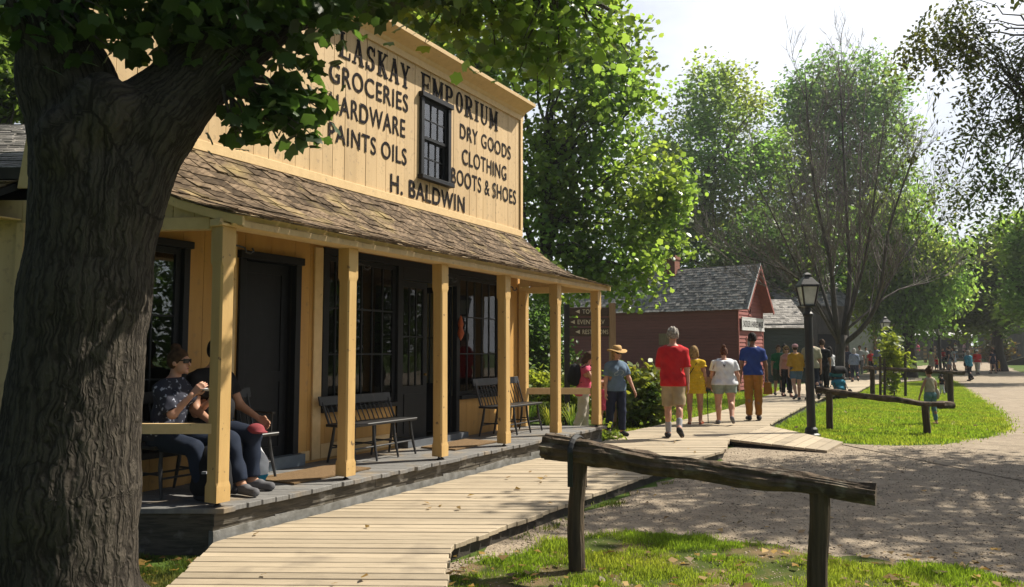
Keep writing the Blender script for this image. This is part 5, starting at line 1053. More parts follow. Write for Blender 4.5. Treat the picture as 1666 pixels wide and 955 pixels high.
def hitch(label, posts, ra, rbb, r0, r1, pr, seed, sag=0., strap=False, ph=None, n=20, m=46):
    c = np.mean([p[0] for p in posts], 0); t = thing('log_rail', label, 'hitching rail', (c[0], c[1], 0), group='log hitching rails')
    obj('rail', log_geo(ra, rbb, r0, r1, seed=seed, sag=sag, n=n, m=m, amp=.26), M['log'], t, sm=False)
    for (p, z) in posts: obj('post', log_geo((p[0], p[1], -.1), (p[0] + .01, p[1], z), pr * 1.05, pr, n=14, m=20, amp=.07, seed=seed + p[0]), M['logpost'], t)
    if strap:
        p, z = posts[0]; d = np.array(rbb) - np.array(ra); d /= np.linalg.norm(d); e = np.cross(d, (0, 0, 1)); e /= np.linalg.norm(e); cz = np.array(ra) + d * .285; s = MB(); q = []
        for k in range(13): an = -math.pi * .08 + math.pi * 1.16 * k / 12; q.append(cz + e * math.cos(an) * .135 + np.array((0, 0, 1)) * math.sin(an) * .125 )
        q = [q[0] + np.array((0, 0, -.22))] + q + [q[-1] + np.array((0, 0, -.26))]
        s.tube(q, .022, 6, flat=.35); obj('iron_strap', s, M['iron'], t)
hitch('nearest thick cracked log rail on two hewn posts in front of the boardwalk', [(np.array((.50, 6.07)), .86), (np.array((2.03, 5.2)), .76)], tuple(aty(887, 727, 6.2)), tuple(aty(1425, 806, 5.0)), .098, .060, .064, 3, .0, True, n=40, m=150)
g1, g2 = onz(1350, 700), onz(1507, 707); ra_ = aty(1328, 633, g1[1] + .1); rb_2 = aty(1537, 659, g2[1] - .2)
hitch('middle weathered log rail across the lawn right of the near lamp', [(g1, aty(1350, 640, g1[1])[2]), (g2, aty(1507, 656, g2[1])[2])], ra_, rb_2, .068, .056, .07, 8, .02)
g1, g2, g3 = onz(1420, 643), onz(1547, 658), onz(1538, 641)
hitch('farthest long log rail on the lawn behind the sapling', [(g1, aty(1420, 600, g1[1])[2]), (g2, aty(1547, 607, g2[1])[2])], aty(1406, 598, g1[1] + .3), aty(1568, 607, g2[1] - .4), .066, .055, .09, 12)
tag(obj('fence_post', log_geo((g3[0], g3[1], -.05), (g3[0] + .01, g3[1], 1.0), .10, .09, n=12, m=14, amp=.08, seed=4), M['logpost']), 'short dark post standing just behind the far log rail end', 'post')
a = onz(1524, 667); tag(obj('log', log_geo((a[0], a[1], .12), (a[0] + .55, a[1] + .15, .12), .13, .12, n=14, m=12, seed=5), M['log']), 'short dark log lying on the lawn by the far rail post', 'log')

# ------------------------------------------------------------------ wooden finger signs behind the porch
sp_ = thing('direction_sign', 'brown wooden direction sign with three arrowed lines of pale lettering', 'sign', (fx(960, 17.2), 17.2, 0)); xa, xb = fx(922, 17.2), fx(996, 17.2)
obj('post', MB().box(xa - .06, xa + .06, 17.14, 17.26, 0, 2.75), M['iron'], sp_); obj('post', MB().box(xb - .07, xb + .07, 17.13, 17.27, 0, 2.78), M['wood_new'], sp_)
M['signbrown'] = pbr('brown_sign_board', (.075, .048, .03), (.05, .032, .02), rough=.7, scale=8, stretch=(.5, 1, 8)); M['cream'] = pbr('cream_letter', (.62, .55, .38), rough=.6)
for y_, s, x0, x1 in ((507, 'TOWN', 948, 975), (524, 'EVENT PAV', 940, 984), (540, 'RESTROOMS', 948, 990)):
    z = aty(960, y_, 17.2)[2]; b = MB(); b.box(xa + .02, xb - .075, 17.15, 17.19, z - .095, z + .095); bo_ = bevel(obj('sign_board', b, M['signbrown'], sp_), .006); X0 = fx(x0, 17.1)
    put_text(s, .10, fx(x1, 17.1) - X0, lambda x, y, X0=X0, z=z: (X0 + x, 17.147, z - .05 + y), .008, 1.05, parent=bo_, m=M['cream'])
    ar = MB(); xr = X0 - .06; ar.add([(xr, 17.1465, z - .045), (xr, 17.1465, z + .045), (xr - .10, 17.1465, z), (xr, 17.148, z - .045), (xr, 17.148, z + .045), (xr - .10, 17.148, z)], [(0, 1, 2)[::-1], (3, 4, 5), (0, 3, 5, 2), (0, 1, 4, 3), (1, 2, 5, 4)]); obj('arrow', ar, M['cream'], bo_)
# ------------------------------------------------------------------ people
def cloth(name, c, c2=None, rough=.85, scale=9., sheen=0, bump=.25, **k): return pbr('cloth_' + name, c, c2 or tuple(x * .82 for x in c), rough=rough, scale=scale, bump=bump, bscale=14, spec=.2, **k)
SK = {'fair': pbr('skin_fair', (.52, .29, .20), (.47, .24, .165), rough=.55, scale=14), 'tan': pbr('skin_tan', (.40, .215, .135), (.35, .18, .11), rough=.55, scale=14), 'brown': pbr('skin_brown', (.20, .10, .06), (.17, .08, .05), rough=.5, scale=14)}
HR = {'grey': cloth('grey_hair', (.36, .33, .29), (.14, .12, .10), scale=30, bump=.8), 'white': cloth('white_hair', (.5, .48, .45), (.28, .26, .24), scale=30, bump=.8), 'blond': cloth('blond_hair', (.34, .22, .09), (.16, .095, .04), scale=26, bump=.8), 'brown': cloth('brown_hair', (.085, .045, .024), (.035, .02, .012), scale=26, bump=.8), 'auburn': cloth('auburn_hair', (.13, .05, .025), (.05, .02, .012), scale=26, bump=.8), 'black': cloth('black_hair', (.012, .010, .009), (.025, .02, .018), scale=26, bump=.8)}
CL = {n: cloth(n, c) for n, c in dict(red=(.52, .018, .022), khaki=(.42, .33, .20), yellow=(.62, .40, .02), white=(.68, .69, .72), sage=(.26, .31, .27), blue=(.022, .048, .20), rust=(.30, .13, .025), slate=(.12, .18, .26), navy=(.018, .024, .05), pink=(.60, .10, .17), offwhite=(.55, .50, .42), green=(.015, .12, .045), olive=(.055, .075, .05), peach=(.55, .24, .18), black=(.012, .012, .014), mustard=(.50, .26, .02), denim=(.10, .16, .24), beige=(.40, .36, .26), greyblue=(.20, .25, .34), teal=(.02, .19, .28), tealpale=(.13, .24, .25), cream=(.48, .42, .33), sock=(.34, .34, .36), shoe=(.03, .03, .035), shoegrey=(.13, .13, .14), sandal=(.25, .06, .03), straw=(.48, .30, .12), tan=(.36, .23, .12), grey=(.2, .2, .21), capped=(.55, .30, .32), jeans=(.014, .021, .04), lightblue=(.30, .36, .42)).items()}
CL['print'] = pbr('cloth_navy_print', (.018, .02, .035), (.32, .34, .42), rough=.85, scale=26, lo=.60, hi=.66, detail=3)
M['lens'] = pbr('dark_lens', (.008, .008, .009), rough=.15); M['eye'] = pbr('eye_dark', (.02, .014, .01), rough=.2); M['lip'] = pbr('lips', (.30, .09, .07), rough=.5)
def bounds(pr, pad):
    lo, hi = np.full(3, 9.), np.full(3, -9.)
    for p in pr:
        if p[0] == 'c': r = max(p[3], p[4]) * (1.7 if len(p) > 5 and p[5] is not None else 1); a = np.minimum(p[1], p[2]) - r; b = np.maximum(p[1], p[2]) + r
        else: r = max(p[2]) if len(p) > 3 and p[3] is not None else np.asarray(p[2]); a = np.asarray(p[1]) - r; b = np.asarray(p[1]) + r
        lo = np.minimum(lo, a); hi = np.maximum(hi, b)
    return lo - pad, hi + pad
def evalp(P, pr, k, infl=0.):
    d = None
    for p in pr:
        e = d_cap(P, p[1], p[2], p[3], p[4], p[5] if len(p) > 5 else None) if p[0] == 'c' else d_ell(P, p[1], p[2], p[3] if len(p) > 3 else None)
        d = e if d is None else smin(d, e, k)
    return d - infl
def wrinkle(P, a): return a * (np.sin(P[..., 2] * 34 + 5 * np.sin(P[..., 0] * 11) + P[..., 1] * 13) + .7 * np.sin(P[..., 0] * 41 + P[..., 2] * 17 + 3 * np.sin(P[..., 1] * 17)))
def shape(pr, h, k=.03, infl=0., cuts=(), wr=0., pad=.03, post=None):
    lo, hi = bounds(pr, infl + pad)
    def fn(P):
        d = evalp(P, pr, k, infl)
        if wr: d = d + wrinkle(P, wr)
        if post: d = post(P, d)
        for o, n in cuts: d = np.maximum(d, (P - np.asarray(o, np.float32)) @ np.asarray(n, np.float32))
        return d
    for o, n in cuts:      # axis cuts shrink the box
        n = np.asarray(n)
        if n[2] < -.99: lo[2] = max(lo[2], o[2] - .03)
        if n[2] > .99: hi[2] = min(hi[2], o[2] + .03)
    return snet(fn, lo, hi, h)
def join(L_):
    v, f, o = [], [], 0
    for a, b in L_:
        if len(a): v.append(a); f.append(b + o); o += len(a)
    return np.concatenate(v), np.concatenate(f)
V3 = lambda *a: np.array(a, float)
def unit(v): return v / (np.linalg.norm(v) + 1e-9)
CAST = []
def person(label, loc, yaw, H, pose=None, wear=None, skin='fair', hair=('short', 'brown'), w=1., hip=1., belly=0., fem=False, lean=0., head=(0, 0), res=0, group=None, face=False, extras=(), seat=False):
    """res 0 near .. 2 far; pose: lL, lR = (swing, knee, foot pitch), aL, aR = (swing, abduct, elbow, inward)"""
    pose = dict(dict(lL=(8, 4, 0), lR=(-8, 10, 0), aL=(4, 9, 12, 0), aR=(-4, 9, 12, 0)), **(pose or {})); wear = wear or {}
    s = H / 1.75; child = H < 1.35; L_ = R(lean); h = (.0125, .016, .024)[res]
    def U(*v): x, y, z = v; return V3(x, y * math.cos(L_) + z * math.sin(L_), -y * math.sin(L_) + z * math.cos(L_))
    hw = hip * (1.06 if fem else 1.); sw = w * (.9 if fem else 1.)
    torso = [('e', V3(0, -.005, .02), (.150 * hw, .105 * hip, .125)), ('e', U(0, 0, .18), (.132 * w, .098 * w + belly * .5, .16)), ('e', U(0, .0, .36), (.158 * sw, .108 * w, .17))]
    for q in (-1, 1):
        torso += [('c', U(q * .03, -.012, .485), U(q * .150 * sw, -.01, .432), .058, .050), ('e', V3(q * .075 * hw, -.055, -.045), (.088 * hip, .085 * hip, .10))]
        if fem: torso.append(('e', U(q * .07 * w, .075 * w, .345), (.066 * w, .066 * w, .07)))
    if belly: torso.append(('e', U(0, .05 + belly * .4, .14), (.14 * w, .09 + belly, .15)))
    neck = [('c', U(0, -.015, .46), U(0, .008, .565), .058, .052)]
    J = {}; legs = {}; arms = {}; hands = {}
    for q, sd in ((-1, 'L'), (1, 'R')):
        sg, kn, fp = pose['l' + sd]; hp = V3(q * .085 * hw, 0, -.045); a = R(sg); ab = q * (.02 + (.12 if seat else 0))
        kd = unit(V3(ab, math.sin(a), -math.cos(a))); k_ = hp + kd * .42; b = R(sg - kn); sd_ = V3(-ab * .3, math.sin(b), -math.cos(b)); an = k_ + unit(sd_) * .405
        f = R(-fp); toe = an + V3(q * .035, .155 * math.cos(f), .155 * math.sin(f) - .055 * math.cos(f)); heel = an + V3(0, -.05 * math.cos(f) - .05 * math.sin(f) * .6, -.05 * math.cos(f) - .05 * math.sin(f) * .8)
        J['hip' + sd], J['knee' + sd], J['ank' + sd], J['toe' + sd], J['heel' + sd] = hp, k_, an, toe, heel
        fat = (hip - 1) * .6 + 1
        legs[sd] = [('c', hp, k_, .088 * hip, .056 * fat), ('c', k_, an, .053 * fat, .037 * fat), ('e', k_ * .68 + an * .32 + V3(0, -.018, 0), (.052 * fat, .058 * fat, .11))]
        sw_, abd, el, inn = pose['a' + sd]; sh = U(q * .170 * sw, -.012, .428); a1, a2 = R(sw_), R(sw_ + el); ud = unit(V3(q * math.sin(R(abd)), math.sin(a1) * math.cos(R(abd)), -math.cos(a1) * math.cos(R(abd))))
        e_ = sh + ud * .285; fd = unit(V3(q * math.sin(R(abd)) * .5 - q * math.sin(R(inn)), math.sin(a2), -math.cos(a2))); wr_ = e_ + fd * .245; J['sh' + sd], J['el' + sd], J['wr' + sd], J['fd' + sd] = sh, e_, wr_, fd
        m_ = (w - 1) * .5 + 1; arms[sd] = [('c', sh, e_, .052 * m_ * (.88 if fem else 1), .040 * m_), ('c', e_, wr_, .040 * m_, .026)]
        pn = unit(V3(-q, 0, 0) - fd * (-q * fd[0])); sp = np.cross(fd, pn) * q; sp = sp if sp[1] > -.3 else -sp; hd = []
        for j, (o, ln) in enumerate(((-.030, .85), (-.010, 1.), (.010, 1.05), (.030, .95))):
            kn_ = wr_ + fd * .085 + sp * o; p1 = kn_ + unit(fd + pn * .25) * .042 * ln; p2 = p1 + unit(fd + pn * .9) * .034 * ln
            hd += [('c', wr_ + sp * o * .5, kn_, .016, .0125), ('c', kn_, p1, .0105, .0095), ('c', p1, p2, .0095, .0075)]
        t0 = wr_ + fd * .03 + sp * .02; t1 = t0 + unit(fd * .7 + sp * .75 + pn * .3) * .045; hd += [('c', t0, t1, .014, .011), ('c', t1, t1 + unit(fd + pn * .4) * .03, .0105, .008)]; hands[sd] = hd; J['hand' + sd] = wr_ + fd * .09
    gz_ = -min(min(J['toe' + sd][2] - .032, J['heel' + sd][2] - .035) for sd in 'LR')
    hs = 1.18 if child else 1.; hc = U(0, .0, .525) + U(0, .028, .158 * (hs * .5 + .5)) ; hy, hp_ = R(head[0]), R(head[1])
    Rz = np.array(((math.cos(hy), -math.sin(hy), 0), (math.sin(hy), math.cos(hy), 0), (0, 0, 1))); Rx = np.array(((1, 0, 0), (0, math.cos(-hp_), -math.sin(-hp_)), (0, math.sin(-hp_), math.cos(-hp_)))); HM = Rz @ Rx
    hl = lambda *v: hc + HM @ (V3(*v) * hs); HE = lambda c, r: ('e', hl(*c), tuple(x * hs for x in r), HM)
    headp = [HE((0, -.008, .012), (.074, .094, .104)), HE((0, .022, -.055), (.056, .066, .062)), ('c', U(0, -.01, .50), hl(0, -.015, -.05), .052, .05)]
    facep = [('c', hl(0, .088, .004), hl(0, .108, -.026), .010 * hs, .0135 * hs), HE((.076, -.005, -.012), (.012, .022, .030)), HE((-.076, -.005, -.012), (.012, .022, .030)), HE((0, .078, .028), (.05, .02, .012)), HE((0, .082, -.062), (.022, .016, .010)), HE((0, .075, -.095), (.026, .022, .018))]
    t = thing('person', label, 'person', loc, yaw, group); z0 = V3(0, 0, gz_)
    def fin(name, vf, m, par=None, sm=True):
        v, f = vf
        if not len(v): return None
        me = mesh_np(name, (v + z0) * s, f); return obj(name, me, m, par or t, sm=sm, local=True)
    def mbfin(name, mb, m, par=None, sm=False): mb.v = [tuple((np.array(p) + z0) * s) for p in mb.v]; return obj(name, mb, m, par or t, sm=sm, local=True)
    skinm = SK[skin]; parts = [shape(torso + neck + legs['L'] + legs['R'] + arms['L'] + arms['R'] + [('c', J['ank' + q], J['toe' + q], .034, .026) for q in 'LR'] + [('c', J['ank' + q], J['heel' + q], .034, .030) for q in 'LR'], h * 1.15, .025)]
    parts.append(shape(headp + facep, (.0072, .010, .016)[res], .012)); 
    for q in 'LR': parts.append(shape(hands[q], (.0055, .007, .010)[res], .006, pad=.012))
    body = fin('body', join(parts), skinm)
    hfr = lambda p: (P_ - hc) @ HM
    # ---- hair
    kind, hcol = hair
    if kind != 'none':
        vol = {'curly': .024, 'long': .018, 'bob': .022, 'bun': .012, 'pony': .012, 'short': .013, 'wild': .03, 'capped': .006}.get(kind, .014); low = {'short': -.055, 'curly': -.06, 'bun': -.07, 'pony': -.07, 'capped': -.07}.get(kind, -.13)
        pr = [HE((0, -.014, .018), (.074 + vol, .092 + vol, .102 + vol))]
        if kind in ('long',): pr += [('c', hl(0, -.045, .0), hl(0, -.075, -.23), .085, .075), ('c', hl(.05, -.03, 0), hl(.075, -.04, -.19), .045, .04), ('c', hl(-.05, -.03, 0), hl(-.075, -.04, -.19), .045, .04)]
        if kind in ('bob', 'wild'): pr += [('c', hl(.06, -.02, .0), hl(.075, -.02, -.095), .045, .04), ('c', hl(-.06, -.02, .0), hl(-.075, -.02, -.095), .045, .04), ('c', hl(0, -.05, 0), hl(0, -.065, -.11), .07, .06)]
        if kind == 'bun': pr += [HE((0, -.045, .135), (.048, .045, .042))]
        if kind == 'pony': pr += [('c', hl(0, -.10, .03), hl(0, -.13, -.16), .034, .018)]
        rough = {'curly': .008, 'wild': .008}.get(kind, .003); fr = 62 if kind in ('curly', 'wild') else 46
        def pst(P, d):
            q = (P - hc) @ HM / hs; d = d + rough * np.sin(q[..., 0] * fr) * np.sin(q[..., 1] * fr + 1) * np.sin(q[..., 2] * fr * .8) + rough * .5 * np.sin(q[..., 0] * 130 + 8 * q[..., 2])
            d = np.maximum(d, (q[..., 1] - .035 - .75 * np.maximum(q[..., 2], -.05)) / 1.25)
            ear = low if kind in ('short', 'curly', 'bun', 'pony', 'capped') else -.4
            return np.maximum(d, ear - q[..., 2] + np.maximum(q[..., 1] + .02, 0) * .9 * (ear > -.3))
        fin('hair', shape(pr, (.009, .011, .016)[res], .02, post=pst, pad=.02), HR[hcol])
    if face:
        eb = MB()
        for q in (-1, 1): eb.lathe([(0, -.009), (.008, -.005), (.010, 0), (.008, .005), (0, .009)], (0, 0, 0), 8)
        n = len(eb.v) // 2; eb.v = [tuple(hl(p[0] + (-.031 if i < n else .031), .084 + p[1] * .6, .012 + p[2])) for i, p in enumerate(eb.v)]
        if 'sunglasses' not in extras: mbfin('eye', eb, M['eye'], body)
        lp = MB().lathe([(0, -.006), (.018, -.002), (.018, .002), (0, .006)], (0, 0, 0), 10); lp.v = [tuple(hl(p[0], .094 + p[1] * .4, -.062 + p[2])) for p in lp.v]; mbfin('mouth', lp, M['lip'], body)
    if 'sunglasses' in extras:
        g = MB()
        for q in (-1, 1): g.box(q * .034 - .028, q * .034 + .028, .090, .104, -.012, .030, lambda a, b, c: tuple(hl(a, b - abs(a) * .25, c))); g.bar(hl(q * .060, .084, .016), hl(q * .082, -.01, .010), .006, .010)
        g.box(-.008, .008, .098, .106, .008, .018, lambda a, b, c: tuple(hl(a, b, c))); mbfin('sunglasses', g, M['lens'])
    def lathe_head(prof, c, n=20, sx=1., sy=1., wav=0.):
        g = MB().lathe(prof, (0, 0, 0), n); g.v = [tuple(hl(c[0] + p[0] * sx, c[1] + p[1] * sy, c[2] + p[2] + wav * math.cos(2 * math.atan2(p[1], p[0])) * math.hypot(p[0], p[1]) * 4)) for p in g.v]; return g
    if 'strawhat' in extras:
        g = lathe_head([(.088, .035), (.092, .04), (.19, .028), (.20, .024), (.20, .030), (.19, .036), (.097, .052), (.092, .10), (.078, .128), (.045, .14), (.0, .142)], (0, -.006, .012), 28, 1., 1.08, .035); hto = mbfin('straw_hat', g, CL['straw'], sm=True)
        b = lathe_head([(.096, .055), (.100, .056), (.097, .078), (.093, .078)], (0, -.006, .012), 28, 1., 1.08); mbfin('hat_band', b, CL['tan'], hto)
    for cp in ('cap_pink', 'cap_white'):
        if cp in extras:
            cm = CL['capped'] if cp == 'cap_pink' else CL['white']; g = lathe_head([(.094, .02), (.096, .05), (.088, .09), (.062, .122), (.0, .134)], (0, -.012, .0), 18, 1., 1.15); o = mbfin('cap', g, cm, sm=True)
            v = MB().box(-.06, .06, .085, .17, .032, .040, lambda a, b, c: tuple(hl(a * (1 - (b - .085) * 3), b, c - (b - .085) * .25 - abs(a) * .2))); mbfin('cap_brim', v, cm, o)
    if 'brimhat' in extras:
        g = lathe_head([(.09, .04), (.15, .03), (.15, .036), (.096, .056), (.09, .10), (.06, .125), (0, .13)], (0, -.008, .01), 18, 1., 1.1); mbfin('sun_hat', g, CL['beige'], sm=True)
    # ---- clothes
    lb = wear.get('legs'); up = wear.get('top'); dr = wear.get('dress')
    ztop = .075
    if lb:
        m, ln, lo = lb; pr = [torso[0]] + [p for p in torso if p[0] == 'e' and p[1][2] < -.02]; cuts = [((0, 0, ztop), (0, 0, 1))]; clip = []
        for q in 'LR':
            hp, k_, an = J['hip' + q], J['knee' + q], J['ank' + q]
            if ln <= 1.: e = hp + (k_ - hp) * ln; pr.append(('c', hp, e, .092 * hip + lo * .5, (.088 + (.058 - .088) * ln) * ((hip - 1) * .7 + 1) + lo)); clip.append((e, unit(k_ - hp), hp))
            else:
                f = ln - 1; e = k_ + (an - k_) * f; pr += [('c', hp, k_, .090 * hip + lo * .4, .058 * ((hip - 1) * .6 + 1) + lo * .8), ('c', k_, e, .056 * ((hip - 1) * .5 + 1) + lo * .8, (.053 - .012 * f) + lo)]; clip.append((e, unit(an - k_), k_))
        def pst(P, d, clip=clip):
            for e, n, c in clip:
                own = np.linalg.norm(P - (e + (-n) * 0), axis=-1) < .17; x = (P - e.astype(np.float32)) @ n.astype(np.float32); d = np.where(own, np.maximum(d, x), d)
            return d
        fin(wear.get('legs_name', 'shorts' if ln <= 1. else 'trousers'), shape(pr, h, .022, .012, cuts, .004, post=pst), CL[m])
    if up:
        m, hem, sl, lo = up; pr = [('e', p[1], tuple(np.array(p[2]) + lo), *p[3:]) if p[0] == 'e' else p for p in torso if not (p[0] == 'e' and p[1][2] < -.02 and hem > -.02)]
        pr.append(('c', U(0, 0, .33), V3(0, 0, min(hem, .0) - .02), .150 * sw + lo, .150 * max(hw, sw) + lo * 1.5, np.array((1, 1.42, 1), np.float32))) if lo > .004 else None
        cuts = [((0, 0, hem), (0, 0, -1)), (U(0, .0, .525), unit(U(0, -.25, 1)))]; clip = []
        for q in 'LR':
            if sl <= 0: continue
            sh, e_, wr_ = J['sh' + q], J['el' + q], J['wr' + q]
            if sl <= 1: e = sh + (e_ - sh) * sl; pr.append(('c', sh, e, .051 * ((w - 1) * .5 + 1), .047 * ((w - 1) * .5 + 1) + lo * .5)); clip.append((e, unit(e_ - sh)))
            else: f = sl - 1; e = e_ + (wr_ - e_) * f; pr += [('c', sh, e_, .055, .045 + lo * .5), ('c', e_, e, .045 + lo * .5, .034 + lo * .4)]; clip.append((e, unit(wr_ - e_)))
        if sl <= 0: cuts += [(U(q * .165 * sw, 0, .4), V3(q, 0, .15)) for q in (-1, 1)]
        def pst(P, d, clip=clip):
            for e, n in clip: own = np.linalg.norm(P - e.astype(np.float32), axis=-1) < .13; d = np.where(own, np.maximum(d, (P - e.astype(np.float32)) @ n.astype(np.float32)), d)
            return d
        fin(wear.get('top_name', 'shirt'), shape(pr, h, .03, .013, cuts, .0048, post=pst), CL[m])
    if dr:
        m, hem, flare, ruff = dr; pr = list(torso) + [('c', U(0, 0, .1), V3(0, 0, hem), .15 * hw, .15 * hw + flare, np.array((1, 1.3, 1), np.float32))]
        for q in 'LR': pr.append(('c', J['sh' + q], J['sh' + q] + (J['el' + q] - J['sh' + q]) * .35, .056, .055))
        def pst(P, d):
            z = P[..., 2]
            if ruff: d = d - .020 * (1 - ((z - hem) % .085) / .085) * (z < .36) * (1 + .35 * np.sin(np.arctan2(P[..., 1], P[..., 0]) * 22))
            for q in 'LR': e = (J['sh' + q] + (J['el' + q] - J['sh' + q]) * .35).astype(np.float32); own = np.linalg.norm(P - e, axis=-1) < .10; d = np.where(own, np.maximum(d, (P - e) @ unit(J['el' + q] - J['sh' + q]).astype(np.float32)), d)
            return d
        fin('dress', shape(pr, h, .03, .014, [((0, 0, hem), (0, 0, -1)), (U(0, 0, .52), unit(U(0, -.2, 1)))], .002, post=pst), CL[m])
    sh_ = wear.get('shoes', 'shoe')
    if sh_:
        for q in 'LR':
            pr = [('c', J['heel' + q] + V3(0, -.005, .012), J['toe' + q] + V3(0, .03, .004), .040, .036), ('c', J['ank' + q] + V3(0, 0, -.03), (J['ank' + q] + J['toe' + q]) / 2, .040, .036)]
            if res < 2 and sh_ != 'sandal': fin('shoe', shape(pr, (.009, .012)[res], .02, .003), CL[sh_])
            elif sh_ == 'sandal': fin('sandal', shape([('c', J['heel' + q] + V3(0, 0, -.022), J['toe' + q] + V3(0, .02, -.018), .030, .034)], .011, .02, .002), CL[sh_])
            else: fin('shoe', shape(pr, .018, .02, .003), CL[sh_])
            if wear.get('socks'): fin('sock', shape([('c', J['ank' + q] + V3(0, 0, -.02), J['ank' + q] + (J['knee' + q] - J['ank' + q]) * .38, .040, .047)], .010, .01, .003), CL[wear['socks']])
    c, sn_ = math.cos(yaw), math.sin(yaw)
    def W(p): p = (np.asarray(p) + z0) * s; return V3(loc[0] + p[0] * c - p[1] * sn_, loc[1] + p[0] * sn_ + p[1] * c, loc[2] + p[2])
    CAST.append(t); return {'t': t, 'J': J, 'W': W, 's': s, 'U': U, 'hw': hw, 'w': w}
def stand(label, px, fy, ty, yaw, z=None, H=None, Y=None, **k):
    """stand someone where the feet meet the ground in the photo"""
    p = ong(px, fy) if z is None else onz(px, fy, z)
    if Y: zz = gz(Y) + (z or 0); p = V3(fx(px, Y), Y, zz)
    Hh = H or (fy - ty) * p[1] / FPX * 1.01; return person(label, tuple(p), R(yaw), Hh, **k)
ZB = BZ + .002
WALKL = dict(lL=(4, 2, 0), lR=(-14, 24, 28), aL=(10, 8, 14, 0), aR=(-8, 8, 10, 0)); WALKR = dict(lR=(6, 2, 0), lL=(-14, 24, 28), aR=(10, 8, 14, 0), aL=(-8, 8, 10, 0))
# the walkers on the boardwalk, seen from behind
p1 = stand('tall grey haired man in red tee shirt and khaki shorts walking away on the boardwalk', 1097, 713, 538, -14, ZB, pose=dict(WALKL, aL=(22, 10, 75, 25), aR=(-4, 7, 8, 0)), wear=dict(top=('red', -.13, .92, .026), legs=('khaki', .96, .022), shoes='shoe', socks='sock'), hair=('curly', 'grey'), skin='fair', w=1.06)
p2 = stand('blonde woman in ruffled yellow dress leaning on a black cane', 1131, 690, 567, -18, ZB, fem=True, w=1.24, hip=1.2, pose=dict(lL=(2, 2, 0), lR=(6, 3, 0), aL=(20, 10, 30, 10), aR=(6, 7, 40, -2)), wear=dict(dress=('yellow', -.26, .045, True), shoes='sandal'), hair=('bob', 'blond'), skin='tan')
p3 = stand('woman in loose white tee shirt and sage shorts with hair in a bun', 1180, 690, 568, -14, ZB, fem=True, w=1.46, hip=1.48, belly=.03, pose=dict(WALKL, aL=(0, 9, 18, 0), aR=(-2, 14, 14, 0)), wear=dict(top=('white', -.06, .62, .036), legs=('sage', .52, .016), shoes='shoegrey'), hair=('bun', 'auburn'), skin='fair')
p4 = stand('dark haired man in blue polo shirt and rust trousers', 1227, 684, 545, -14, ZB, w=1.04, pose=dict(lL=(-4, 4, 0), lR=(4, 4, 0), aL=(2, 9, 12, 0), aR=(6, 14, 16, 0)), wear=dict(top=('blue', -.045, .66, .016), legs=('rust', 1.94, .012), shoes='shoe'), hair=('short', 'black'), skin='brown')
p5 = stand('woman in straw sun hat, slate blue tee shirt and navy trousers coming towards the porch', 1003, 708, 568, 192, ZB, fem=True, w=1.10, hip=1.04, lean=4, pose=dict(lL=(6, 4, 0), lR=(-8, 12, 8), aR=(-2, 9, 10, 0), aL=(14, 16, 12, -6)), wear=dict(top=('slate', -.08, .72, .020), legs=('navy', 1.95, .018), shoes='shoe'), hair=('bob', 'blond'), head=(14, 4), face=True, extras=('strawhat', 'sunglasses'))
p6 = stand('woman in pink sleeveless top and cropped white trousers looking down at her hands', 948, 712, 575, -86, .03, H=1.66, Y=15.0, fem=True, w=1.05, hip=1.08, lean=9, pose=dict(lL=(6, 6, 0), lR=(-8, 16, 12), aL=(24, 8, 72, 20), aR=(28, 8, 66, 18)), wear=dict(top=('pink', -.10, .12, .014), legs=('offwhite', 1.62, .022), shoes='sandal'), hair=('bob', 'brown'), head=(0, 30), face=True)
stand('small child in pink dress half hidden behind the porch corner post', 982, 702, 634, 20, ZB, Y=15.2, H=.98, fem=True, res=1, wear=dict(dress=('pink', -.22, .05, False), shoes='sandal'), hair=('pony', 'blond'))
G2 = 'visitors walking along the boardwalk'
stand('dark haired boy in green tee shirt and olive shorts facing the camera', 1268, 644, 563, 176, ZB, res=0, wear=dict(top=('green', -.06, .62, .018), legs=('olive', .9, .024)), hair=('short', 'brown'), skin='tan', face=True, group=G2)
stand('woman in peach tank top, black leggings and sunglasses', 1281, 645, 565, 170, ZB, res=0, fem=True, wear=dict(top=('peach', .0, .0, .010), legs=('black', 1.9, .006), shoes='sandal'), hair=('wild', 'blond'), face=True, extras=('sunglasses',), group=G2)
stand('taller dark haired man in grey shirt standing behind the green shirted boy', 1275, 641, 554, 180, ZB, Y=29.2, H=1.84, res=1, wear=dict(top=('grey', -.05, .6, .02), legs=('navy', 1.94, .015)), hair=('short', 'black'), skin='tan', face=True, group=G2)
stand('woman in loose mustard blouse, denim shorts and pink cap', 1296, 651, 562, -6, ZB, res=0, fem=True, w=1.1, pose=WALKR, wear=dict(top=('mustard', -.04, 1.2, .04), legs=('denim', .6, .014), shoes='shoegrey', top_name='blouse'), hair=('capped', 'brown'), extras=('cap_pink',), group=G2)
stand('man in pale patterned shirt just right of the near lamp post', 1322, 651, 550, -10, ZB, res=0, w=1.06, pose=WALKL, wear=dict(top=('beige', -.07, .85, .026), legs=('jeans', 1.94, .014)), hair=('short', 'brown'), group=G2)
stand('man in black tee shirt and black trousers beside the stroller', 1340, 646, 554, -16, ZB, res=1, pose=WALKR, wear=dict(top=('black', -.06, .6, .02), legs=('black', 1.94, .014)), hair=('short', 'brown'), group=G2)
pS = stand('dark haired woman in white top pushing the teal stroller', 1352, 641, 566, 10, ZB, res=1, fem=True, pose=dict(aL=(30, 8, 40, 5), aR=(30, 8, 40, 5)), wear=dict(top=('white', -.05, .5, .015), legs=('black', 1.9, .01)), hair=('long', 'black'), group=G2)
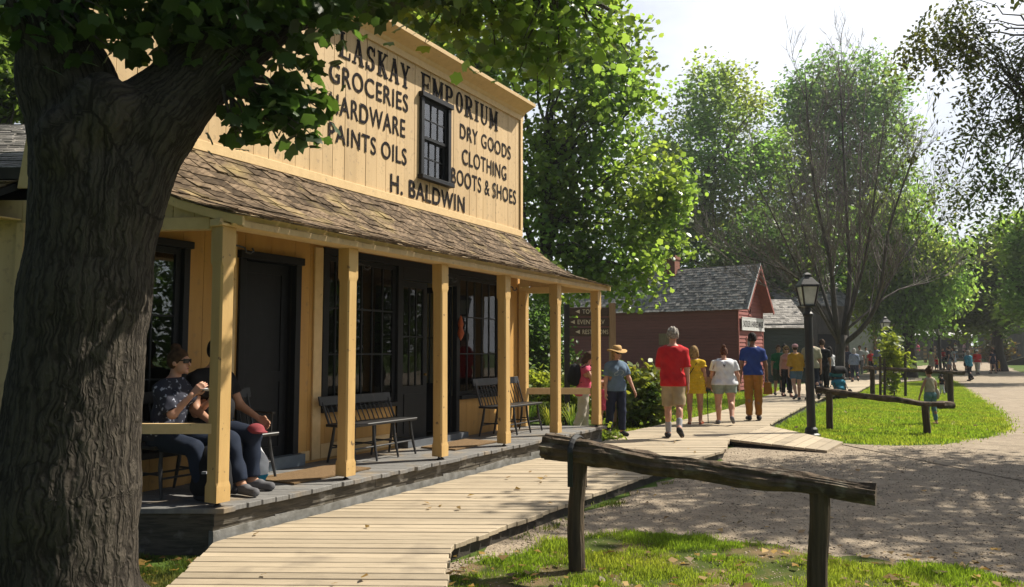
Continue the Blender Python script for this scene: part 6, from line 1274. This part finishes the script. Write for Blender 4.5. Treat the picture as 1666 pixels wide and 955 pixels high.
stand('person in dark striped top half hidden by the bare tree trunk', 1379, 618, 564, -20, ZB, res=1, fem=True, wear=dict(top=('navy', -.05, .9, .02), legs=('black', 1.9, .012)), hair=('bob', 'brown'), group=G2)
p16 = stand('grey haired woman in pale blue jacket and navy cropped trousers right of the bare tree', 1391, 621, 568, -14, ZB, res=1, fem=True, w=1.12, pose=WALKL, wear=dict(top=('greyblue', -.08, 1.85, .024), legs=('navy', 1.7, .02), top_name='jacket'), hair=('bob', 'white'), group=G2)
stand('person in white tee shirt just beyond the woman in the pale blue jacket', 1400, 612, 563, 150, ZB, res=2, wear=dict(top=('white', -.05, .6, .02), legs=('grey', 1.9, .015)), hair=('short', 'brown'), group=G2)
stand('person in grey blue hooded top and pale jeans left of the sapling', 1428, 612, 562, 30, ZB, res=2, wear=dict(top=('greyblue', -.08, 1.9, .024), legs=('denim', 1.94, .015)), hair=('short', 'grey'), group=G2)
stand('person in dark red top by the tan railing', 1415, 604, 562, 160, Y=53.2, H=1.55, res=2, wear=dict(top=('red', -.05, .9, .02), legs=('black', 1.9, .015)), hair=('bob', 'brown'))
stand('person in white shirt behind the tan railing', 1407, 604, 560, 190, Y=55.5, H=1.7, res=2, wear=dict(top=('white', -.05, .6, .02), legs=('grey', 1.9, .015)), hair=('short', 'black'))
# lawn and gravel path
p21 = stand('girl in bare backed beige top and teal leggings standing behind the middle log rail', 1515, 691, 602, 4, res=0, fem=True, w=.92, pose=dict(lL=(2, 2, 0), lR=(-4, 8, 0), aL=(8, 20, 6, 0), aR=(4, 14, 34, -4)), wear=dict(top=('beige', .06, .0, .006), legs=('tealpale', 1.88, .004), shoes='sandal'), hair=('bun', 'brown'), skin='tan')
stand('toddler in black top and white trousers behind the far log rail', 1533, 643, 611, 10, res=2, wear=dict(top=('black', -.03, .6, .02), legs=('white', 1.8, .015)), hair=('short', 'black'))
GP = 'visitors on the gravel path'
stand('woman in long cream dress on the gravel path', 1513, 605, 567, -50, Y=54, H=1.66, res=2, fem=True, wear=dict(dress=('cream', -.55, .05, False)), hair=('bob', 'black'), group=GP)
pr_ = stand('woman in red top bending over the grey stroller', 1530, 604, 566, 170, Y=55.6, H=1.66, res=2, fem=True, lean=14, pose=dict(aL=(40, 8, 40, 0), aR=(40, 8, 40, 0)), wear=dict(top=('red', -.05, .4, .015), legs=('black', 1.9, .01)), hair=('long', 'brown'), group=GP)
stand('small child in red beside the woman in the cream dress', 1521, 605, 577, 200, Y=53, H=1.1, res=2, wear=dict(top=('red', -.05, .6, .02), legs=('navy', .9, .02)), hair=('short', 'brown'), group=GP)
stand('man in navy tee shirt and pale blue shorts at the stroller', 1541, 603, 563, 70, Y=54.2, H=1.76, res=2, wear=dict(top=('navy', -.06, .6, .02), legs=('lightblue', .92, .024)), hair=('short', 'black'), group=GP)
stand('woman in loose white dress behind the man in navy', 1549, 603, 565, 80, Y=54.9, H=1.7, res=2, fem=True, wear=dict(dress=('white', -.30, .08, False)), hair=('long', 'brown'), group=GP)
p28 = stand('woman in teal jacket and black trousers walking along the gravel path', 1577, 620, 571, 14, res=1, fem=True, w=1.15, pose=WALKR, wear=dict(top=('teal', -.12, 1.9, .03), legs=('black', 1.94, .014), top_name='jacket'), hair=('bob', 'grey'), group=GP)
stand('walker in red shirt, white cap and pale trousers just beyond the teal jacket', 1587, 609, 567, -40, Y=51, H=1.68, res=2, pose=dict(lL=(24, 6, 0), lR=(-20, 20, 20)), wear=dict(top=('red', -.06, .9, .02), legs=('offwhite', 1.9, .014)), hair=('capped', 'brown'), extras=('cap_white',), group=GP)
stand('person in white top half hidden behind the teal jacket', 1571, 604, 564, 30, Y=53.5, H=1.66, res=2, wear=dict(top=('white', -.06, .9, .02), legs=('grey', 1.9, .014)), hair=('short', 'black'), group=GP)
stand('woman in short navy dress standing on the far gravel', 1612, 605, 566, 8, Y=52, H=1.62, res=2, fem=True, wear=dict(dress=('navy', -.24, .03, False)), hair=('bun', 'brown'), group=GP)
stand('tall person in pale sun hat and dark top behind the woman in the navy dress', 1615, 602, 555, 20, Y=55, H=1.85, res=2, wear=dict(top=('black', -.08, .9, .02), legs=('navy', 1.9, .015)), hair=('short', 'grey'), extras=('brimhat',), group=GP)
stand('tiny child in yellow near the foot of the barn ramp', 1622, 603, 580, 60, Y=54.5, H=.85, res=2, wear=dict(top=('mustard', -.05, .6, .02), legs=('yellow', .9, .02)), hair=('short', 'brown'), group=GP)
for px, Y, lab, tp, lg in ((1480, 72, 'person in white shirt beyond the far rail fence left of the lamps', 'white', 'navy'), (1492, 73, 'person in pink shirt beyond the far rail fence', 'pink', 'grey'), (1553, 73.5, 'person in pale shirt outside the market building', 'cream', 'denim'), (1567, 74, 'person in rusty red shirt outside the market building', 'capped', 'black'), (1586, 72, 'person in black behind the right end of the far fence', 'black', 'black')):
    stand(lab, px, 0, 0, random.uniform(0, 360), Y=Y, H=1.7, res=2, wear=dict(top=(tp, -.05, .7, .02), legs=(lg, 1.9, .015)), hair=('short', random.choice(['brown', 'black', 'grey'])), group='far visitors by the rail fence')
# the couple on the porch bench
sitp = dict(lL=(84, 80, 0), lR=(80, 66, 0))
a_ = S(7.36, .42, FZ + .004); pw_ = person('woman in dark patterned blouse and sunglasses eating from a plate on the porch bench', a_, R(-104), 1.66, dict(sitp, aL=(26, 6, 95, 22), aR=(34, 4, 108, 24)), dict(top=('print', -.06, .9, .02), legs=('jeans', 1.9, .012), shoes='shoe', top_name='blouse'), hair=('bun', 'brown'), fem=True, w=1.12, hip=1.1, head=(8, 2), lean=6, face=True, extras=('sunglasses',), seat=True)
a_ = S(6.93, .40, FZ + .004); pm_ = person('man in black tee shirt and jeans sitting behind the corner porch post', a_, R(-112), 1.80, dict(lL=(82, 78, 0), lR=(80, 62, 0), aL=(18, 14, 42, 0), aR=(16, 14, 46, 4)), dict(top=('black', -.06, .6, .02), legs=('jeans', 1.93, .016), shoes='shoegrey'), hair=('short', 'black'), skin='tan', w=1.22, belly=.05, lean=8, face=True, seat=True)

# ---- what they carry
def prop(name, label, cat, mb, m, loc, group=None, sm=False): t = thing(name, label, cat, tuple(loc), group=group); return t
def blob_obj(name, label, cat, prims, m, h=.012, k=.03, cuts=(), post=None, extra=None, group=None):
    v, f = shape([(p[0], *[np.asarray(x, float) if not np.isscalar(x) else x for x in p[1:]]) for p in prims], h, k, 0, cuts, 0, post=post); c = v.mean(0)
    t = thing(name, label, cat, (c[0], c[1], v[:, 2].min()), group=group); obj('body', mesh_np('body', v, f), m, t, sm=True)
    if extra: 
        for nm, mb, mm in extra: obj(nm, mb, mm, t, sm=nm == 'strap')
    return t
W, J = p2['W'], p2['J']; hd = W(J['handR']); ft = V3(hd[0] + .02, hd[1] + .02, ZB)
cn = thing('walking_cane', 'black walking cane held by the woman in the yellow dress', 'cane', tuple(ft)); obj('shaft', MB().tube([ft, (hd[0], hd[1], hd[2] - .02)], [.010, .012], 8), M['iron'], cn); hn = MB().tube([hd + V3(-.05, -.05, .0), hd + V3(0, 0, .012), hd + V3(.04, .05, .0)], [.012, .016, .012], 8); obj('handle', hn, M['iron'], cn)
def shoulder_strap(P, pts, r=.011): return MB().tube([P['W'](q) for q in pts], r, 6, flat=.5)
U = p2['U']; st_ = shoulder_strap(p2, [U(.10, .10, .47), U(.10, -.0, .50), U(.06, -.135, .42), U(-.06, -.155, .22), U(-.17, -.11, .08), U(-.20, .02, .02)], .009); c = p2['W'](U(-.23, .05, -.04))
blob_obj('crossbody_bag', 'dark crossbody bag slung over the yellow dress', 'bag', [('e', c, (.05, .10, .09))], CL['black'], extra=[('strap', st_, CL['black'])])
U = p3['U']; c = p3['W'](V3(-.33, .02, .02)); st_ = shoulder_strap(p3, [V3(-.30, .0, .12), U(-.24, -.12, .34), U(-.17, -.04, .53), U(-.20, .10, .40), V3(-.33, .08, .12)], .010)
blob_obj('shoulder_bag', 'tan woven bag on the shoulder of the woman in the white tee shirt', 'bag', [('e', c + V3(0, 0, -.02), (.10, .07, .13))], CL['tan'], cuts=[((0, 0, c[2] + .085), (0, 0, 1))], extra=[('strap', st_, CL['tan'])])
W, J = p4['W'], p4['J']; hd = W(J['handR']); bg_ = MB(); bg_.add([(hd[0] + x * (1 + .3 * k), hd[1] + y * (1 + .3 * k), hd[2] - .02 - z) for k, z in ((0, .03), (1, .30)) for x, y in ((-.07, -.04), (.07, -.04), (.07, .04), (-.07, .04))], [(0, 1, 5, 4), (1, 2, 6, 5), (2, 3, 7, 6), (3, 0, 4, 7), (4, 5, 6, 7), (0, 3, 2, 1)])
t = thing('paper_bag', 'brown bag hanging from the right hand of the man in the blue polo', 'bag', (hd[0], hd[1], hd[2] - .32)); obj('body', bg_, CL['rust'], t); obj('handle', MB().tube([hd + V3(-.05, 0, -.05), hd + V3(0, 0, .01), hd + V3(.05, 0, -.05)], .006, 6), CL['tan'], t)
U = p6['U']; W = p6['W']; s_ = []
for q in (-1, 1): s_.append(MB().tube([W(U(q * .10, -.12, .46)), W(U(q * .11, -.01, .535)), W(U(q * .115, .12, .44)), W(U(q * .13, .08, .27)), W(U(q * .13, -.10, .16))], .020, 6, flat=.4))
blob_obj('backpack', 'black backpack on the woman in the pink top', 'backpack', [('e', W(U(0, -.22, .30)), (.13, .15, .22)), ('e', W(U(0, -.29, .22)), (.08, .11, .13))], CL['black'], extra=[('strap', s_[0], CL['black']), ('strap', s_[1], CL['black'])])
W, J = p6['W'], p6['J']; c = (W(J['handL']) + W(J['handR'])) / 2 + V3(.03, 0, .02); t = thing('phone', 'small pale phone held by the woman in the pink top', 'phone', tuple(c)); obj('body', bevel_mb if False else MB().bar(c + V3(-.03, 0, -.05), c + V3(.04, 0, .05), .07, .012, (1, 0, 0)), CL['white'], t)
U, W = p16['U'], p16['W']; blob_obj('shoulder_bag', 'black shoulder bag on the woman in the pale blue jacket', 'bag', [('e', W(V3(.26, -.05, .06)), (.06, .12, .14))], CL['black'], extra=[('strap', shoulder_strap(p16, [V3(.25, -.05, .15), U(.1, -.16, .35), U(-.1, -.12, .50)], .012), CL['black'])])
W = p21['W']; blob_obj('shoulder_bag', 'cream cloth bag on the hip of the girl in teal leggings', 'bag', [('e', W(V3(.22, -.02, .0)), (.05, .08, .13))], CL['cream'], extra=[('strap', shoulder_strap(p21, [V3(.22, -.02, .1), p21['U'](.16, -.12, .35), p21['U'](.14, -.02, .5)], .010), CL['cream'])])
W = p28['W']; blob_obj('shoulder_bag', 'black bag at the left side of the teal jacket', 'bag', [('e', W(V3(-.24, .0, .0)), (.07, .10, .13))], CL['black'])
# print on the slate tee shirt, neck emblem on the white tee shirt: thin shapes laid on the cloth
from mathutils.bvhtree import BVHTree
def decal(P, polys, side, m, name):
    sh = [c for c in P['t'].children if c.name.split('.')[0] in ('shirt', 'blouse')][0]; me = sh.data
    bv = BVHTree.FromPolygons([v.co.copy() for v in me.vertices], [tuple(p.vertices) for p in me.polygons]); g = MB(); s = P['s']
    for poly in polys:
        ring = []
        for x, z in poly:
            h = bv.ray_cast(Vector((x * s, side * .6, z * s)), Vector((0, -side, 0)))
            if h[0] is None: break
            ring.append(h[0] + Vector((0, side * .004, 0)))
        else: g.add([tuple(p) for p in ring] + [tuple(p + Vector((0, side * .001, 0))) for p in ring], [tuple(range(len(ring))), tuple(range(len(ring), 2 * len(ring)))[::-1]])
    return obj(name, g, m, sh, local=True) if g.v else None
def arc_poly(cx, cz, r0, r1, a0, a1, n=9, sx=1.):
    A = [R(a0 + (a1 - a0) * i / n) for i in range(n + 1)]; out = []
    for a, b in zip(A[:-1], A[1:]): out.append([(cx + r0 * sx * math.cos(a), cz + r0 * math.sin(a)), (cx + r1 * sx * math.cos(a), cz + r1 * math.sin(a)), (cx + r1 * sx * math.cos(b), cz + r1 * math.sin(b)), (cx + r0 * sx * math.cos(b), cz + r0 * math.sin(b))])
    return out
decal(p5, arc_poly(-.02, 1.24, .050, .062, 20, 250, 10, 1.3) + arc_poly(.05, 1.22, .028, .040, -160, 120, 9, 1.2) + [[(-.09, 1.165), (.08, 1.175), (.08, 1.187), (-.09, 1.177)]], 1, CL['lightblue'], 'shirt_print')
decal(p3, [[(-.022, 1.325), (-.010, 1.325), (-.010, 1.37), (-.022, 1.37)], [(.010, 1.325), (.022, 1.325), (.022, 1.37), (.010, 1.37)], [(-.012, 1.325), (.012, 1.325), (.012, 1.343), (-.012, 1.343)], [(-.012, 1.30), (.012, 1.30), (.012, 1.311), (-.012, 1.311)]], -1, CL['black'], 'shirt_print')
# plate, bags and cap on the porch
W, J = pw_['W'], pw_['J']; c = (W(J['handL']) * .5 + W(J['handR']) * .5) + V3(.05, -.02, .015); tag(obj('plate', MB().lathe([(.0, .0), (.06, .0), (.10, .018), (.098, .022), (.06, .006), (0, .006)], tuple(c), 20), CL['white'], sm=True), 'white paper plate held by the seated woman', 'plate')
fd_ = MB().lathe([(.0, .0), (.035, .004), (.04, .02), (.02, .035), (0, .038)], (c[0], c[1], c[2] + .007), 10); tag(obj('sandwich', fd_, CL['tan'], sm=True), 'small golden snack on the white paper plate', 'food')
c = np.array(S(7.28, .92, FZ + .004)); bkx = [('e', c + V3(0, 0, .24), (.17, .14, .24)), ('e', c + V3(.10, -.05, .16), (.10, .10, .13)), ('e', c + V3(0, 0, .12), (.18, .15, .12))]
blob_obj('backpack', 'dark backpack on the porch boards in front of the seated woman', 'backpack', bkx, CL['black'], cuts=[((0, 0, FZ + .005), (0, 0, -1))], extra=[('strap', MB().tube([c + V3(.1, -.12, .42), c + V3(.13, -.18, .3), c + V3(.12, -.16, .12)], .02, 6, flat=.4), CL['navy']), ('buckle', MB().bar(c + V3(-.02, -.16, .26), c + V3(.02, -.16, .26), .02, .02), CL['sock'])])
c = onz(414, 786, FZ + .003); 
def plastic(P, d): return d + .006 * np.sin(P[..., 0] * 40 + P[..., 2] * 22) * np.sin(P[..., 2] * 31 + P[..., 1] * 27)
bagt = blob_obj('shopping_bag', 'white plastic shopping bag with blue base beside the seated man', 'bag', [('e', c + V3(0, 0, .16), (.135, .085, .18)), ('c', c + V3(-.04, 0, .24), c + V3(-.03, 0, .36), .06, .03), ('c', c + V3(.04, 0, .24), c + V3(.02, 0, .36), .06, .03)], CL['white'], h=.010, cuts=[((0, 0, FZ + .09), (0, 0, -1))], post=plastic)
v_, f_ = shape([('e', c + V3(0, 0, .13), (.137, .087, .15))], .010, cuts=[((0, 0, FZ + .004), (0, 0, -1)), ((0, 0, FZ + .09), (0, 0, 1))], post=plastic); obj('base', mesh_np('base', v_, f_), CL['teal'], bagt, sm=True)
obj('handle', MB().tube([c + V3(-.05, 0, .36), c + V3(-.03, 0, .42), c + V3(.02, 0, .43), c + V3(.04, 0, .36)], .012, 6), CL['white'], bagt, sm=True)
W, J = pm_['W'], pm_['J']; c = W(J['kneeL']) + V3(.04, -.02, .055); blob_obj('cap', 'dusty red cap resting on the knee of the seated man', 'cap', [('e', c, (.082, .075, .06)), ('e', c + V3(.07, -.04, -.02), (.06, .06, .011))], cloth('dusty_red', (.25, .05, .06)), h=.010, cuts=[((0, 0, c[2] - .035), (0, 0, -1))])
# strollers
def stroller(label, x, y, z, yaw, m):
    t = thing('stroller', label, 'stroller', (x, y, z), R(yaw), 'baby strollers'); fr = MB()
    for q in (-.22, .22): fr.tube([(q, .32, .12), (q, .02, .55), (q, -.30, 1.0)], .014, 6); fr.tube([(q, -.30, .12), (q, .10, .62)], .014, 6)
    fr.tube([(-.22, -.30, 1.0), (.22, -.30, 1.0)], .018, 6); fr.bar((-.22, .02, .30), (.22, .02, .30), .3, .02); obj('frame', fr, M['iron'], t, local=True)
    v, f = shape([('c', V3(-.15, .0, .45), V3(.15, .0, .45), .12, .12), ('c', V3(-.15, -.14, .75), V3(.15, -.14, .75), .10, .10), ('e', V3(0, .05, .25), (.2, .16, .1))], .02, .1); obj('seat', mesh_np('seat', v, f), CL[m], t, sm=True, local=True)
    v, f = shape([('c', V3(-.17, -.05, .86), V3(.17, -.05, .86), .19, .19)], .02, .02, cuts=[((0, 0, .84), (0, -.5, -.87))]); obj('hood', mesh_np('hood', v, f), CL['black'], t, sm=True, local=True)
    for px_, py_ in ((-.24, .32), (.24, .32), (-.24, -.30), (.24, -.30)):
        w_ = MB(); w_.lathe([(.04, -.02), (.115, -.02), (.125, 0), (.115, .02), (.04, .02)], (0, 0, 0), 14); w_.v = [(px_ + p[2], py_ + p[0], .125 + p[1]) for p in w_.v]; obj('wheel', w_, M['iron'], t, local=True)
l_ = pS['t'].location; stroller('teal and black stroller on the boardwalk beside the bare tree trunk', l_[0] - .12, l_[1] - .95, ZB, 190, 'teal')
l_ = pr_['t'].location; stroller('grey stroller in the middle of the group on the gravel path', l_[0] - .02, l_[1] - .8, gz(l_[1] - .8), 180, 'sock')
# ------------------------------------------------------------------ summer haze: one closed box of thin air round everything
hz = bpy.data.materials.new('summer_haze'); hz.use_nodes = True; hn_ = hz.node_tree; hn_.nodes.remove(hn_.nodes['Principled BSDF'])
pv = hn_.nodes.new('ShaderNodeVolumePrincipled'); pv.inputs['Color'].default_value = (.93, .96, 1, 1); pv.inputs['Density'].default_value = .0005; pv.inputs['Anisotropy'].default_value = .45
hn_.links.new(pv.outputs[0], hn_.nodes['Material Output'].inputs['Volume'])
stuff('haze', MB().box(-299, 299, -59, 499, -1, 32), hz, 'thin summer haze hanging over the village', 'haze')
scene.cycles.volume_step_rate = 10; scene.cycles.volume_max_steps = 64; scene.cycles.volume_bounces = 0
